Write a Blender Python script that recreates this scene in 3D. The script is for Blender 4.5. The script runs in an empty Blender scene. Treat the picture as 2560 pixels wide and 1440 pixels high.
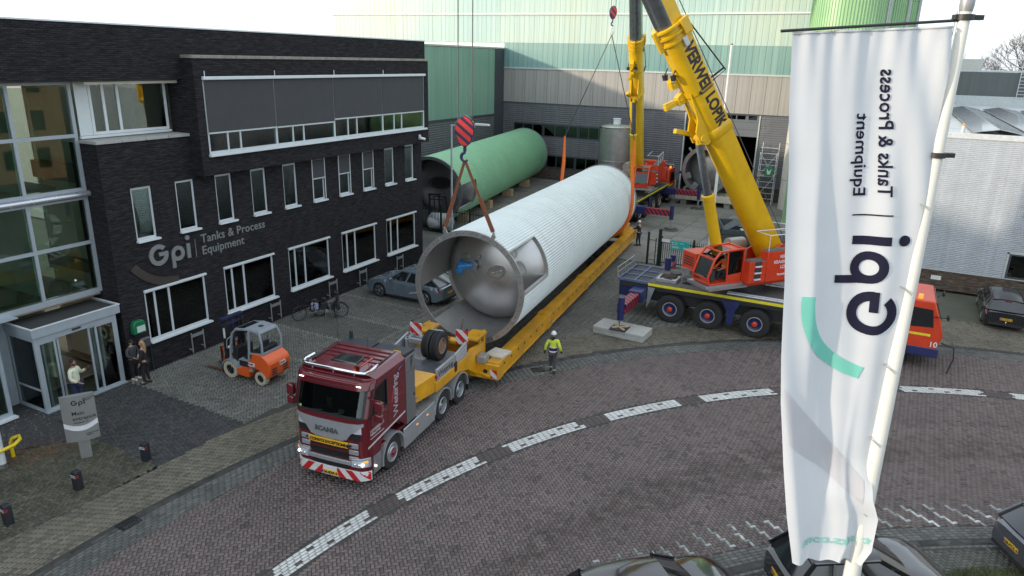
import bpy, bmesh, math, random
import numpy as np
from mathutils import Vector, Matrix, Euler
R = math.radians
random.seed(7)
rng = np.random.default_rng(7)
scene = bpy.context.scene
COL = scene.collection

# ------------------------------------------------------------------ camera
cam_d = bpy.data.cameras.new('camera')
cam = bpy.data.objects.new('camera', cam_d)
COL.objects.link(cam)
CR = ((0.886598, 0.461974, 0.022887), (-0.160601, 0.261061, 0.951869), (-0.433763, 0.847601, -0.30565))
cam.matrix_world = Matrix(((CR[0][0], CR[1][0], -CR[2][0], 0), (CR[0][1], CR[1][1], -CR[2][1], 0),
                           (CR[0][2], CR[1][2], -CR[2][2], 12.0), (0, 0, 0, 1)))
cam_d.sensor_width = 36.0
cam_d.lens = 36.0 * 1790.53 / 2560.0
cam_d.clip_start = 0.1
cam_d.clip_end = 2000.0
scene.camera = cam

# ------------------------------------------------------------------ world, sun, exposure
SUN_EL, SUN_DIR = R(12.5), Vector((0.70, 0.68, 0.0)).normalized()      # light travels towards +x +y
world = bpy.data.worlds.new('World')
scene.world = world
world.use_nodes = True
nt = world.node_tree
nt.nodes.clear()
wo = nt.nodes.new('ShaderNodeOutputWorld')
bg = nt.nodes.new('ShaderNodeBackground')
sky = nt.nodes.new('ShaderNodeTexSky')
sky.sky_type = 'NISHITA'
sky.sun_disc = False
sky.sun_elevation = SUN_EL
sky.sun_rotation = math.atan2(-SUN_DIR.x, -SUN_DIR.y)
sky.altitude = 0
sky.air_density = 1.0
sky.dust_density = 2.2
sky.ozone_density = 2.0
# thin high cloud: an even pale veil mixed over the clear sky
mixs = nt.nodes.new('ShaderNodeMix'); mixs.data_type = 'RGBA'
tc = nt.nodes.new('ShaderNodeTexCoord')
nz = nt.nodes.new('ShaderNodeTexNoise'); nz.inputs['Scale'].default_value = 2.2; nz.inputs['Detail'].default_value = 5
mp = nt.nodes.new('ShaderNodeMapping'); mp.inputs['Scale'].default_value = (1, 1, 3.5)
rm = nt.nodes.new('ShaderNodeMapRange')
rm.inputs['From Min'].default_value = 0.35; rm.inputs['From Max'].default_value = 0.7
rm.inputs['To Min'].default_value = 0.50; rm.inputs['To Max'].default_value = 0.74
nt.links.new(tc.outputs['Generated'], mp.inputs['Vector'])
nt.links.new(mp.outputs['Vector'], nz.inputs['Vector'])
nt.links.new(nz.outputs['Fac'], rm.inputs['Value'])
nt.links.new(rm.outputs['Result'], mixs.inputs['Factor'])
nt.links.new(sky.outputs['Color'], mixs.inputs['A'])
mixs.inputs['B'].default_value = (7.3, 7.9, 8.4, 1)
nt.links.new(mixs.outputs['Result'], bg.inputs['Color'])
bg.inputs['Strength'].default_value = 0.13
nt.links.new(bg.outputs['Background'], wo.inputs['Surface'])
sun_d = bpy.data.lights.new('sun', 'SUN')
sun_d.energy = 2.0
sun_d.angle = R(2.0)
sun_d.color = (1.0, 0.86, 0.68)
sun = bpy.data.objects.new('sun', sun_d)
COL.objects.link(sun)
sun.rotation_euler = Vector((SUN_DIR.x * math.cos(SUN_EL), SUN_DIR.y * math.cos(SUN_EL), -math.sin(SUN_EL))).to_track_quat('-Z', 'Y').to_euler()
sun.location = (-60, -60, 40)
vs = scene.view_settings
vs.view_transform = 'Standard'
try:
    vs.look = 'None'
except Exception:
    pass
vs.gamma = 1.0
vs.use_curve_mapping = False
vs.exposure = 0.95

# ------------------------------------------------------------------ materials
MATS = {}
def mat(name, rgb, rough=0.55, metal=0.0, var=0.12, scale=6.0, bump=0.0, bscale=40.0, emit=None, coat=0.0, streak=0.0, spec=None, dirt=None):
    """Principled with noise in colour and roughness; streak: vertical run-off marks; dirt: (rgb, amount) blotches."""
    if name in MATS:
        return MATS[name]
    m = bpy.data.materials.new(name)
    m.use_nodes = True
    t = m.node_tree
    b = t.nodes['Principled BSDF']
    b.inputs['Roughness'].default_value = rough
    b.inputs['Metallic'].default_value = metal
    if coat:
        b.inputs['Coat Weight'].default_value = coat
        b.inputs['Coat Roughness'].default_value = 0.06
    if spec is not None:
        b.inputs['Specular IOR Level'].default_value = spec
    c = t.nodes.new('ShaderNodeTexCoord')
    n = t.nodes.new('ShaderNodeTexNoise')
    n.inputs['Scale'].default_value = scale
    n.inputs['Detail'].default_value = 6
    n.inputs['Roughness'].default_value = 0.65
    t.links.new(c.outputs['Object'], n.inputs['Vector'])
    r = t.nodes.new('ShaderNodeMapRange')
    r.inputs['From Min'].default_value = 0.3; r.inputs['From Max'].default_value = 0.7
    r.inputs['To Min'].default_value = 1 - var; r.inputs['To Max'].default_value = 1 + var
    t.links.new(n.outputs['Fac'], r.inputs['Value'])
    mx = t.nodes.new('ShaderNodeMix'); mx.data_type = 'RGBA'; mx.blend_type = 'MULTIPLY'
    mx.inputs['Factor'].default_value = 1
    mx.inputs['A'].default_value = (*rgb, 1)
    t.links.new(r.outputs['Result'], mx.inputs['B'])
    out = mx.outputs['Result']
    if dirt:
        n2 = t.nodes.new('ShaderNodeTexNoise'); n2.inputs['Scale'].default_value = scale * 0.35; n2.inputs['Detail'].default_value = 8
        t.links.new(c.outputs['Object'], n2.inputs['Vector'])
        r2 = t.nodes.new('ShaderNodeMapRange')
        r2.inputs['From Min'].default_value = 0.45; r2.inputs['From Max'].default_value = 0.75
        r2.inputs['To Max'].default_value = dirt[1]
        t.links.new(n2.outputs['Fac'], r2.inputs['Value'])
        m2 = t.nodes.new('ShaderNodeMix'); m2.data_type = 'RGBA'
        t.links.new(r2.outputs['Result'], m2.inputs['Factor'])
        t.links.new(out, m2.inputs['A']); m2.inputs['B'].default_value = (*dirt[0], 1)
        out = m2.outputs['Result']
    if streak:
        mp = t.nodes.new('ShaderNodeMapping'); mp.inputs['Scale'].default_value = (5, 5, 0.12)
        n3 = t.nodes.new('ShaderNodeTexNoise'); n3.inputs['Scale'].default_value = 1.0; n3.inputs['Detail'].default_value = 5
        t.links.new(c.outputs['Object'], mp.inputs['Vector']); t.links.new(mp.outputs['Vector'], n3.inputs['Vector'])
        r3 = t.nodes.new('ShaderNodeMapRange')
        r3.inputs['From Min'].default_value = 0.3; r3.inputs['From Max'].default_value = 0.7
        r3.inputs['To Min'].default_value = 1 - streak; r3.inputs['To Max'].default_value = 1 + streak
        t.links.new(n3.outputs['Fac'], r3.inputs['Value'])
        m3 = t.nodes.new('ShaderNodeMix'); m3.data_type = 'RGBA'; m3.blend_type = 'MULTIPLY'; m3.inputs['Factor'].default_value = 1
        t.links.new(out, m3.inputs['A']); t.links.new(r3.outputs['Result'], m3.inputs['B'])
        out = m3.outputs['Result']
    t.links.new(out, b.inputs['Base Color'])
    rr = t.nodes.new('ShaderNodeMapRange')
    rr.inputs['To Min'].default_value = max(0.02, rough - 0.1); rr.inputs['To Max'].default_value = min(1, rough + 0.1)
    t.links.new(n.outputs['Fac'], rr.inputs['Value'])
    t.links.new(rr.outputs['Result'], b.inputs['Roughness'])
    if bump:
        nb = t.nodes.new('ShaderNodeTexNoise'); nb.inputs['Scale'].default_value = bscale; nb.inputs['Detail'].default_value = 4
        t.links.new(c.outputs['Object'], nb.inputs['Vector'])
        bp = t.nodes.new('ShaderNodeBump'); bp.inputs['Strength'].default_value = bump; bp.inputs['Distance'].default_value = 0.02
        t.links.new(nb.outputs['Fac'], bp.inputs['Height'])
        t.links.new(bp.outputs['Normal'], b.inputs['Normal'])
    if emit:
        b.inputs['Emission Color'].default_value = (*emit[0], 1)
        b.inputs['Emission Strength'].default_value = emit[1]
    MATS[name] = m
    return m

def glass_mat(name, tint, see=0.6, rough=0.02):
    """window glass: part see-through, part mirror by angle."""
    if name in MATS:
        return MATS[name]
    m = bpy.data.materials.new(name); m.use_nodes = True
    t = m.node_tree; t.nodes.clear()
    o = t.nodes.new('ShaderNodeOutputMaterial')
    tr = t.nodes.new('ShaderNodeBsdfTransparent'); tr.inputs['Color'].default_value = (tint[0] * see, tint[1] * see, tint[2] * see, 1)
    gl = t.nodes.new('ShaderNodeBsdfGlossy'); gl.inputs['Roughness'].default_value = rough
    gl.inputs['Color'].default_value = (0.9, 0.95, 0.95, 1)
    lw = t.nodes.new('ShaderNodeFresnel'); lw.inputs['IOR'].default_value = 1.65
    mx = t.nodes.new('ShaderNodeMixShader')
    t.links.new(lw.outputs['Fac'], mx.inputs['Fac'])
    t.links.new(tr.outputs['BSDF'], mx.inputs[1]); t.links.new(gl.outputs['BSDF'], mx.inputs[2])
    t.links.new(mx.outputs['Shader'], o.inputs['Surface'])
    MATS[name] = m
    return m

def brick_mat(name, c1, c2, mortar, bw=0.21, bh=0.065, axis='YZ', rough=0.8, mort=0.012, bump=0.5):
    """masonry courses; object coordinates in metres."""
    m = bpy.data.materials.new(name); m.use_nodes = True
    t = m.node_tree; b = t.nodes['Principled BSDF']
    c = t.nodes.new('ShaderNodeTexCoord')
    sx = t.nodes.new('ShaderNodeSeparateXYZ'); cx = t.nodes.new('ShaderNodeCombineXYZ')
    t.links.new(c.outputs['Object'], sx.inputs['Vector'])
    # run along x plus y so that both faces of a corner are laid
    ad = t.nodes.new('ShaderNodeMath'); ad.operation = 'ADD'
    t.links.new(sx.outputs['X'], ad.inputs[0]); t.links.new(sx.outputs['Y'], ad.inputs[1])
    t.links.new(ad.outputs[0], cx.inputs['X']); t.links.new(sx.outputs['Z'], cx.inputs['Y'])
    br = t.nodes.new('ShaderNodeTexBrick')
    br.inputs['Scale'].default_value = 1.0
    br.inputs['Brick Width'].default_value = bw; br.inputs['Row Height'].default_value = bh
    br.inputs['Mortar Size'].default_value = mort; br.inputs['Bias'].default_value = 0.0
    br.inputs['Color1'].default_value = (*c1, 1); br.inputs['Color2'].default_value = (*c2, 1); br.inputs['Mortar'].default_value = (*mortar, 1)
    br.offset = 0.5
    t.links.new(cx.outputs['Vector'], br.inputs['Vector'])
    # wild bond: single bricks and short runs of lighter bricks
    wn = t.nodes.new('ShaderNodeTexNoise'); wn.inputs['Scale'].default_value = 1.0; wn.inputs['Detail'].default_value = 3
    mp = t.nodes.new('ShaderNodeMapping'); mp.inputs['Scale'].default_value = (2.2, 15.0, 1)
    t.links.new(cx.outputs['Vector'], mp.inputs['Vector']); t.links.new(mp.outputs['Vector'], wn.inputs['Vector'])
    r = t.nodes.new('ShaderNodeMapRange'); r.inputs['From Min'].default_value = 0.35; r.inputs['From Max'].default_value = 0.7
    r.inputs['To Min'].default_value = 0.65; r.inputs['To Max'].default_value = 1.75
    t.links.new(wn.outputs['Fac'], r.inputs['Value'])
    mx = t.nodes.new('ShaderNodeMix'); mx.data_type = 'RGBA'; mx.blend_type = 'MULTIPLY'; mx.inputs['Factor'].default_value = 1
    t.links.new(br.outputs['Color'], mx.inputs['A']); t.links.new(r.outputs['Result'], mx.inputs['B'])
    t.links.new(mx.outputs['Result'], b.inputs['Base Color'])
    b.inputs['Roughness'].default_value = rough; b.inputs['Specular IOR Level'].default_value = 0.2
    bp = t.nodes.new('ShaderNodeBump'); bp.inputs['Strength'].default_value = bump; bp.inputs['Distance'].default_value = 0.008; bp.invert = True
    t.links.new(br.outputs['Fac'], bp.inputs['Height']); t.links.new(bp.outputs['Normal'], b.inputs['Normal'])
    MATS[name] = m
    return m

def tint_mat(name, stops, rough=0.8, blot=0.25, bscale=0.8, stain=None):
    """paving: each brick's own 'tint' (0..1) picks from stops; wide blotches of wear over all."""
    m = bpy.data.materials.new(name); m.use_nodes = True
    t = m.node_tree; b = t.nodes['Principled BSDF']
    a = t.nodes.new('ShaderNodeAttribute'); a.attribute_name = 'tint'
    rp = t.nodes.new('ShaderNodeValToRGB')
    el = rp.color_ramp.elements
    el[0].position, el[0].color = stops[0][0], (*stops[0][1], 1)
    el[1].position, el[1].color = stops[-1][0], (*stops[-1][1], 1)
    for p, c in stops[1:-1]:
        e = el.new(p); e.color = (*c, 1)
    t.links.new(a.outputs['Fac'], rp.inputs['Fac'])
    c = t.nodes.new('ShaderNodeNewGeometry')
    n = t.nodes.new('ShaderNodeTexNoise'); n.inputs['Scale'].default_value = bscale; n.inputs['Detail'].default_value = 7; n.inputs['Roughness'].default_value = 0.7
    t.links.new(c.outputs['Position'], n.inputs['Vector'])
    r = t.nodes.new('ShaderNodeMapRange'); r.inputs['From Min'].default_value = 0.3; r.inputs['From Max'].default_value = 0.7
    r.inputs['To Min'].default_value = 1 - blot; r.inputs['To Max'].default_value = 1 + blot
    t.links.new(n.outputs['Fac'], r.inputs['Value'])
    n2 = t.nodes.new('ShaderNodeTexNoise'); n2.inputs['Scale'].default_value = 45; n2.inputs['Detail'].default_value = 3
    t.links.new(c.outputs['Position'], n2.inputs['Vector'])
    r2 = t.nodes.new('ShaderNodeMapRange'); r2.inputs['From Min'].default_value = 0.3; r2.inputs['From Max'].default_value = 0.7
    r2.inputs['To Min'].default_value = 0.86; r2.inputs['To Max'].default_value = 1.14
    t.links.new(n2.outputs['Fac'], r2.inputs['Value'])
    mu = t.nodes.new('ShaderNodeMath'); mu.operation = 'MULTIPLY'
    t.links.new(r.outputs['Result'], mu.inputs[0]); t.links.new(r2.outputs['Result'], mu.inputs[1])
    mx = t.nodes.new('ShaderNodeMix'); mx.data_type = 'RGBA'; mx.blend_type = 'MULTIPLY'; mx.inputs['Factor'].default_value = 1
    t.links.new(rp.outputs['Color'], mx.inputs['A']); t.links.new(mu.outputs[0], mx.inputs['B'])
    out = mx.outputs['Result']
    if stain:      # trodden-in soil along a wheel track: ring about (cx, cy) between two radii, ragged by noise
        for (cx_, cy_, r0, wd, a0, a1, col, amt) in stain:
            vs_ = t.nodes.new('ShaderNodeVectorMath'); vs_.operation = 'SUBTRACT'; vs_.inputs[1].default_value = (cx_, cy_, 0)
            t.links.new(c.outputs['Position'], vs_.inputs[0])
            sp = t.nodes.new('ShaderNodeSeparateXYZ'); t.links.new(vs_.outputs[0], sp.inputs[0])
            at = t.nodes.new('ShaderNodeMath'); at.operation = 'ARCTAN2'
            t.links.new(sp.outputs['Y'], at.inputs[0]); t.links.new(sp.outputs['X'], at.inputs[1])
            ln = t.nodes.new('ShaderNodeVectorMath'); ln.operation = 'LENGTH'; t.links.new(vs_.outputs[0], ln.inputs[0])
            d = t.nodes.new('ShaderNodeMath'); d.operation = 'SUBTRACT'; d.inputs[1].default_value = r0
            t.links.new(ln.outputs['Value'], d.inputs[0])
            ab = t.nodes.new('ShaderNodeMath'); ab.operation = 'ABSOLUTE'; t.links.new(d.outputs[0], ab.inputs[0])
            f1 = t.nodes.new('ShaderNodeMapRange'); f1.interpolation_type = 'SMOOTHSTEP'
            f1.inputs['From Min'].default_value = wd; f1.inputs['From Max'].default_value = wd * 0.2
            t.links.new(ab.outputs[0], f1.inputs['Value'])
            f2 = t.nodes.new('ShaderNodeMapRange'); f2.interpolation_type = 'SMOOTHSTEP'
            f2.inputs['From Min'].default_value = a0; f2.inputs['From Max'].default_value = a1
            t.links.new(at.outputs[0], f2.inputs['Value'])
            n4 = t.nodes.new('ShaderNodeTexNoise'); n4.inputs['Scale'].default_value = 2.4; n4.inputs['Detail'].default_value = 8
            t.links.new(c.outputs['Position'], n4.inputs['Vector'])
            f3 = t.nodes.new('ShaderNodeMapRange'); f3.inputs['From Min'].default_value = 0.36; f3.inputs['From Max'].default_value = 0.62
            f3.inputs['To Max'].default_value = amt
            t.links.new(n4.outputs['Fac'], f3.inputs['Value'])
            k1 = t.nodes.new('ShaderNodeMath'); k1.operation = 'MULTIPLY'; k2 = t.nodes.new('ShaderNodeMath'); k2.operation = 'MULTIPLY'
            t.links.new(f1.outputs[0], k1.inputs[0]); t.links.new(f2.outputs[0], k1.inputs[1])
            t.links.new(k1.outputs[0], k2.inputs[0]); t.links.new(f3.outputs[0], k2.inputs[1])
            mm = t.nodes.new('ShaderNodeMix'); mm.data_type = 'RGBA'
            t.links.new(k2.outputs[0], mm.inputs['Factor']); t.links.new(out, mm.inputs['A']); mm.inputs['B'].default_value = (*col, 1)
            out = mm.outputs['Result']
    t.links.new(out, b.inputs['Base Color'])
    b.inputs['Roughness'].default_value = rough
    bp = t.nodes.new('ShaderNodeBump'); bp.inputs['Strength'].default_value = 0.35; bp.inputs['Distance'].default_value = 0.006
    t.links.new(n2.outputs['Fac'], bp.inputs['Height']); t.links.new(bp.outputs['Normal'], b.inputs['Normal'])
    MATS[name] = m
    return m

def stripe_mat(name, ca, cb, pitch, axis=(0.7071, 0, 0.7071), duty=0.5, rough=0.45):
    """slanting bands of two paints across an object (object coordinates)."""
    if name in MATS:
        return MATS[name]
    m = bpy.data.materials.new(name); m.use_nodes = True
    t = m.node_tree; b = t.nodes['Principled BSDF']
    c = t.nodes.new('ShaderNodeTexCoord')
    d = t.nodes.new('ShaderNodeVectorMath'); d.operation = 'DOT_PRODUCT'; d.inputs[1].default_value = axis
    t.links.new(c.outputs['Object'], d.inputs[0])
    dv = t.nodes.new('ShaderNodeMath'); dv.operation = 'DIVIDE'; dv.inputs[1].default_value = pitch
    t.links.new(d.outputs['Value'], dv.inputs[0])
    fr = t.nodes.new('ShaderNodeMath'); fr.operation = 'FRACT'; t.links.new(dv.outputs[0], fr.inputs[0])
    gt = t.nodes.new('ShaderNodeMath'); gt.operation = 'GREATER_THAN'; gt.inputs[1].default_value = duty
    t.links.new(fr.outputs[0], gt.inputs[0])
    mx = t.nodes.new('ShaderNodeMix'); mx.data_type = 'RGBA'
    t.links.new(gt.outputs[0], mx.inputs['Factor'])
    mx.inputs['A'].default_value = (*ca, 1); mx.inputs['B'].default_value = (*cb, 1)
    n = t.nodes.new('ShaderNodeTexNoise'); n.inputs['Scale'].default_value = 9; n.inputs['Detail'].default_value = 6
    t.links.new(c.outputs['Object'], n.inputs['Vector'])
    r = t.nodes.new('ShaderNodeMapRange'); r.inputs['To Min'].default_value = 0.7; r.inputs['To Max'].default_value = 1.2
    t.links.new(n.outputs['Fac'], r.inputs['Value'])
    m2 = t.nodes.new('ShaderNodeMix'); m2.data_type = 'RGBA'; m2.blend_type = 'MULTIPLY'; m2.inputs['Factor'].default_value = 1
    t.links.new(mx.outputs['Result'], m2.inputs['A']); t.links.new(r.outputs['Result'], m2.inputs['B'])
    t.links.new(m2.outputs['Result'], b.inputs['Base Color'])
    b.inputs['Roughness'].default_value = rough
    MATS[name] = m
    return m

# ------------------------------------------------------------------ mesh builder
class MB:
    def __init__(self, M=None):
        self.v = []; self.f = []; self.mi = []; self.M = M or Matrix.Identity(4); self.m = 0
    def _add(self, vs, fs):
        o = len(self.v)
        M = self.M
        self.v += [tuple(M @ Vector(p)) for p in vs]
        self.f += [tuple(i + o for i in f) for f in fs]
        self.mi += [self.m] * len(fs)
        return self
    def box(self, x0, x1, y0, y1, z0, z1):
        x0, x1 = min(x0, x1), max(x0, x1); y0, y1 = min(y0, y1), max(y0, y1); z0, z1 = min(z0, z1), max(z0, z1)
        return self._add([(x0, y0, z0), (x1, y0, z0), (x1, y1, z0), (x0, y1, z0), (x0, y0, z1), (x1, y0, z1), (x1, y1, z1), (x0, y1, z1)],
                         [(3, 2, 1, 0), (4, 5, 6, 7), (0, 1, 5, 4), (1, 2, 6, 5), (2, 3, 7, 6), (3, 0, 4, 7)])
    def cbox(self, c, s):
        return self.box(c[0] - s[0] / 2, c[0] + s[0] / 2, c[1] - s[1] / 2, c[1] + s[1] / 2, c[2] - s[2] / 2, c[2] + s[2] / 2)
    def hexa(self, p):
        """8 points: bottom ring of four, top ring of four"""
        return self._add(p, [(3, 2, 1, 0), (4, 5, 6, 7), (0, 1, 5, 4), (1, 2, 6, 5), (2, 3, 7, 6), (3, 0, 4, 7)])
    def beam(self, p0, p1, w, h, up=(0, 0, 1)):
        """rectangular bar from p0 to p1"""
        p0 = Vector(p0); p1 = Vector(p1); d = (p1 - p0).normalized(); u = Vector(up)
        if abs(d.dot(u)) > 0.98:
            u = Vector((1, 0, 0))
        s = d.cross(u).normalized() * (w / 2); t = s.normalized().cross(d).normalized() * (h / 2)
        return self.hexa([p0 - s - t, p0 + s - t, p1 + s - t, p1 - s - t, p0 - s + t, p0 + s + t, p1 + s + t, p1 - s + t])
    def poly(self, pts):
        return self._add(pts, [tuple(range(len(pts)))])
    def prism(self, pts, ext):
        """closed polygon (3D points) swept by the vector ext"""
        n = len(pts); e = Vector(ext)
        vs = [Vector(p) for p in pts] + [Vector(p) + e for p in pts]
        fs = [tuple(range(n))[::-1], tuple(range(n, 2 * n))] + [(i, (i + 1) % n, n + (i + 1) % n, n + i) for i in range(n)]
        return self._add(vs, fs)
    def xz(self, pts, y0, y1):
        return self.prism([(a, y0, b) for a, b in pts], (0, y1 - y0, 0))
    def yz(self, pts, x0, x1):
        return self.prism([(x0, a, b) for a, b in pts], (x1 - x0, 0, 0))
    def xy(self, pts, z0, z1):
        return self.prism([(a, b, z0) for a, b in pts], (0, 0, z1 - z0))
    def cyl(self, p0, p1, r0, r1=None, n=14, cap=True):
        r1 = r0 if r1 is None else r1
        p0 = Vector(p0); p1 = Vector(p1); d = (p1 - p0).normalized()
        a = d.orthogonal().normalized(); b = d.cross(a)
        vs = []
        for p, r in ((p0, r0), (p1, r1)):
            vs += [p + a * (r * math.cos(2 * math.pi * i / n)) + b * (r * math.sin(2 * math.pi * i / n)) for i in range(n)]
        fs = [(i, (i + 1) % n, n + (i + 1) % n, n + i) for i in range(n)]
        if cap:
            fs += [tuple(range(n))[::-1], tuple(range(n, 2 * n))]
        return self._add(vs, fs)
    def ring(self, c, axis, r0, r1, t, n=32):
        """flat ring (washer) centred at c, thickness t along axis"""
        prof = [(r0, -t / 2), (r1, -t / 2), (r1, t / 2), (r0, t / 2)]
        return self.lathe(prof, c, axis, n, closed=True)
    def lathe(self, prof, c=(0, 0, 0), axis=(0, 0, 1), n=24, closed=False, a0=0.0, a1=2 * math.pi):
        """profile of (radius, height along axis)"""
        c = Vector(c); d = Vector(axis).normalized()
        if abs(d.z) > 0.99:
            a = Vector((1, 0, 0))
        else:
            a = Vector((0, 0, 1)).cross(d).normalized()
        b = d.cross(a)
        full = abs(a1 - a0 - 2 * math.pi) < 1e-6
        k = n if full else n + 1
        vs = []
        for r, h in prof:
            for i in range(k):
                an = a0 + (a1 - a0) * i / n
                vs.append(c + d * h + a * (r * math.cos(an)) + b * (r * math.sin(an)))
        fs = []
        m = len(prof)
        for j in range(m if closed else m - 1):
            j2 = (j + 1) % m
            for i in range(n):
                i2 = (i + 1) % k
                fs.append((j * k + i, j * k + i2, j2 * k + i2, j2 * k + i))
        return self._add(vs, fs)
    def tube(self, pts, r, n=8, closed=False):
        P = [Vector(p) for p in pts]
        rr = r if isinstance(r, (list, tuple)) else [r] * len(P)
        vs = []; prev = None
        for i, p in enumerate(P):
            if closed:
                d = (P[(i + 1) % len(P)] - P[i - 1])
            else:
                d = (P[min(i + 1, len(P) - 1)] - P[max(i - 1, 0)])
            d.normalize()
            if prev is None:
                a = d.orthogonal().normalized()
            else:
                a = (prev - d * prev.dot(d)).normalized()
            prev = a; b = d.cross(a)
            vs += [p + a * (rr[i] * math.cos(2 * math.pi * k / n)) + b * (rr[i] * math.sin(2 * math.pi * k / n)) for k in range(n)]
        fs = []
        L = len(P)
        for i in range(L if closed else L - 1):
            j = (i + 1) % L
            fs += [(i * n + k, i * n + (k + 1) % n, j * n + (k + 1) % n, j * n + k) for k in range(n)]
        if not closed:
            fs += [tuple(range(n))[::-1], tuple((L - 1) * n + k for k in range(n))]
        return self._add(vs, fs)
    def sphere(self, c, r, n=14, m=9, sc=(1, 1, 1)):
        vs = []; fs = []
        for j in range(m + 1):
            th = math.pi * j / m
            for i in range(n):
                ph = 2 * math.pi * i / n
                vs.append((c[0] + r * sc[0] * math.sin(th) * math.cos(ph), c[1] + r * sc[1] * math.sin(th) * math.sin(ph), c[2] + r * sc[2] * math.cos(th)))
        for j in range(m):
            for i in range(n):
                q = (j * n + i, (j + 1) * n + i, (j + 1) * n + (i + 1) % n, j * n + (i + 1) % n)
                fs.append(q)
        return self._add(vs, fs)
    def loft(self, rings, cap=True, closed=True):
        """rings of equally many points"""
        n = len(rings[0]); vs = [p for r in rings for p in r]; fs = []
        for j in range(len(rings) - 1):
            for i in range(n if closed else n - 1):
                fs.append((j * n + i, j * n + (i + 1) % n, (j + 1) * n + (i + 1) % n, (j + 1) * n + i))
        if cap and closed:
            fs += [tuple(range(n))[::-1], tuple((len(rings) - 1) * n + i for i in range(n))]
        return self._add(vs, fs)

def mesh_of(name, mb, mats, smooth=True, angle=32):
    me = bpy.data.meshes.new(name)
    me.from_pydata(mb.v, [], mb.f)
    for m in (mats if isinstance(mats, (list, tuple)) else [mats]):
        me.materials.append(m)
    if len(set(mb.mi)) > 1 or (mb.mi and mb.mi[0]):
        me.polygons.foreach_set('material_index', mb.mi)
    bm = bmesh.new(); bm.from_mesh(me)
    bmesh.ops.recalc_face_normals(bm, faces=bm.faces)
    bm.to_mesh(me); bm.free()
    if smooth:
        me.polygons.foreach_set('use_smooth', [True] * len(me.polygons))
        me.set_sharp_from_angle(angle=R(angle))
    me.update()
    return me

PM = {}          # things: their world matrix (parts may be given in world coordinates)
def tag(o, label=None, cat=None, group=None, kind=None):
    if label: o['label'] = label
    if cat: o['category'] = cat
    if group: o['group'] = group
    if kind: o['kind'] = kind
    return o
def thing(name, label, cat, loc=(0, 0, 0), rotz=0.0, group=None):
    o = bpy.data.objects.new(name, None)
    o.empty_display_size = 0.2
    o.location = loc; o.rotation_euler = (0, 0, rotz)
    COL.objects.link(o)
    tag(o, label, cat, group)
    PM[o.name] = Matrix.Translation(Vector(loc)) @ Matrix.Rotation(rotz, 4, 'Z')
    return o
def obj(name, mb, mats, parent=None, world=False, smooth=True, angle=32, bevel=0.0, label=None, kind=None, subd=0):
    """link a mesh; world=True: geometry was given in world coordinates although it has a parent thing"""
    me = mb if isinstance(mb, bpy.types.Mesh) else mesh_of(name, mb, mats, smooth, angle)
    o = bpy.data.objects.new(name, me)
    COL.objects.link(o)
    if parent is not None:
        o.parent = parent
        if world:
            root = parent
            while root.parent is not None:
                root = root.parent
            o.matrix_basis = PM[root.name].inverted() if parent is root else Matrix.Identity(4)
    if bevel:
        b = o.modifiers.new('bevel', 'BEVEL'); b.width = bevel; b.segments = 2; b.limit_method = 'ANGLE'; b.angle_limit = R(40)
        b.harden_normals = False
    if subd:
        s = o.modifiers.new('subd', 'SUBSURF'); s.levels = subd; s.render_levels = subd
    if label: o['label'] = label
    if kind: o['kind'] = kind
    return o
def struct(name, mb, mats, **k):
    return obj(name, mb, mats, kind='structure', **k)
def link_copy(src, parent=None, loc=None, rot=None, name=None):
    c = src.copy(); COL.objects.link(c)
    if name: c.name = name
    if parent is not None: c.parent = parent
    if loc is not None: c.location = loc
    if rot is not None: c.rotation_euler = rot
    return c
def dup(root, loc, rotz=None, label=None, group=None):
    r = root.copy(); COL.objects.link(r); r.location = loc
    if rotz is not None: r.rotation_euler = (0, 0, rotz)
    if label: r['label'] = label
    if group: r['group'] = group
    PM[r.name] = Matrix.Translation(Vector(loc)) @ Matrix.Rotation(r.rotation_euler.z, 4, 'Z')
    for ch in list(root.children):
        c = ch.copy(); COL.objects.link(c); c.parent = r
        for g in list(ch.children):
            d = g.copy(); COL.objects.link(d); d.parent = c
    return r

_fonts = {}
def text_mesh(txt, size, extrude=0.01, bold=0.0, align='LEFT', shear=0.0, spacing=1.0, line=1.0, res=3):
    """a text as mesh in the xy plane, facing +z"""
    cu = bpy.data.curves.new('lettering', 'FONT')
    cu.body = txt; cu.size = size; cu.extrude = extrude; cu.offset = bold; cu.align_x = align; cu.shear = shear
    cu.space_character = spacing; cu.space_line = line; cu.resolution_u = res
    o = bpy.data.objects.new('lettering', cu)
    COL.objects.link(o)
    dg = bpy.context.evaluated_depsgraph_get()
    me = bpy.data.meshes.new_from_object(o.evaluated_get(dg))
    bpy.data.objects.remove(o); bpy.data.curves.remove(cu)
    return me
def face_matrix(origin, right, up):
    r = Vector(right).normalized(); u = Vector(up).normalized(); n = r.cross(u)
    return Matrix(((r.x, u.x, n.x, origin[0]), (r.y, u.y, n.y, origin[1]), (r.z, u.z, n.z, origin[2]), (0, 0, 0, 1)))
def text(name, txt, size, origin, right, up, m, parent=None, world=False, **k):
    me = text_mesh(txt, size, **k)
    me.name = name
    me.transform(face_matrix(origin, right, up))
    me.materials.clear(); me.materials.append(m)
    return obj(name, me, None, parent, world)

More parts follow.
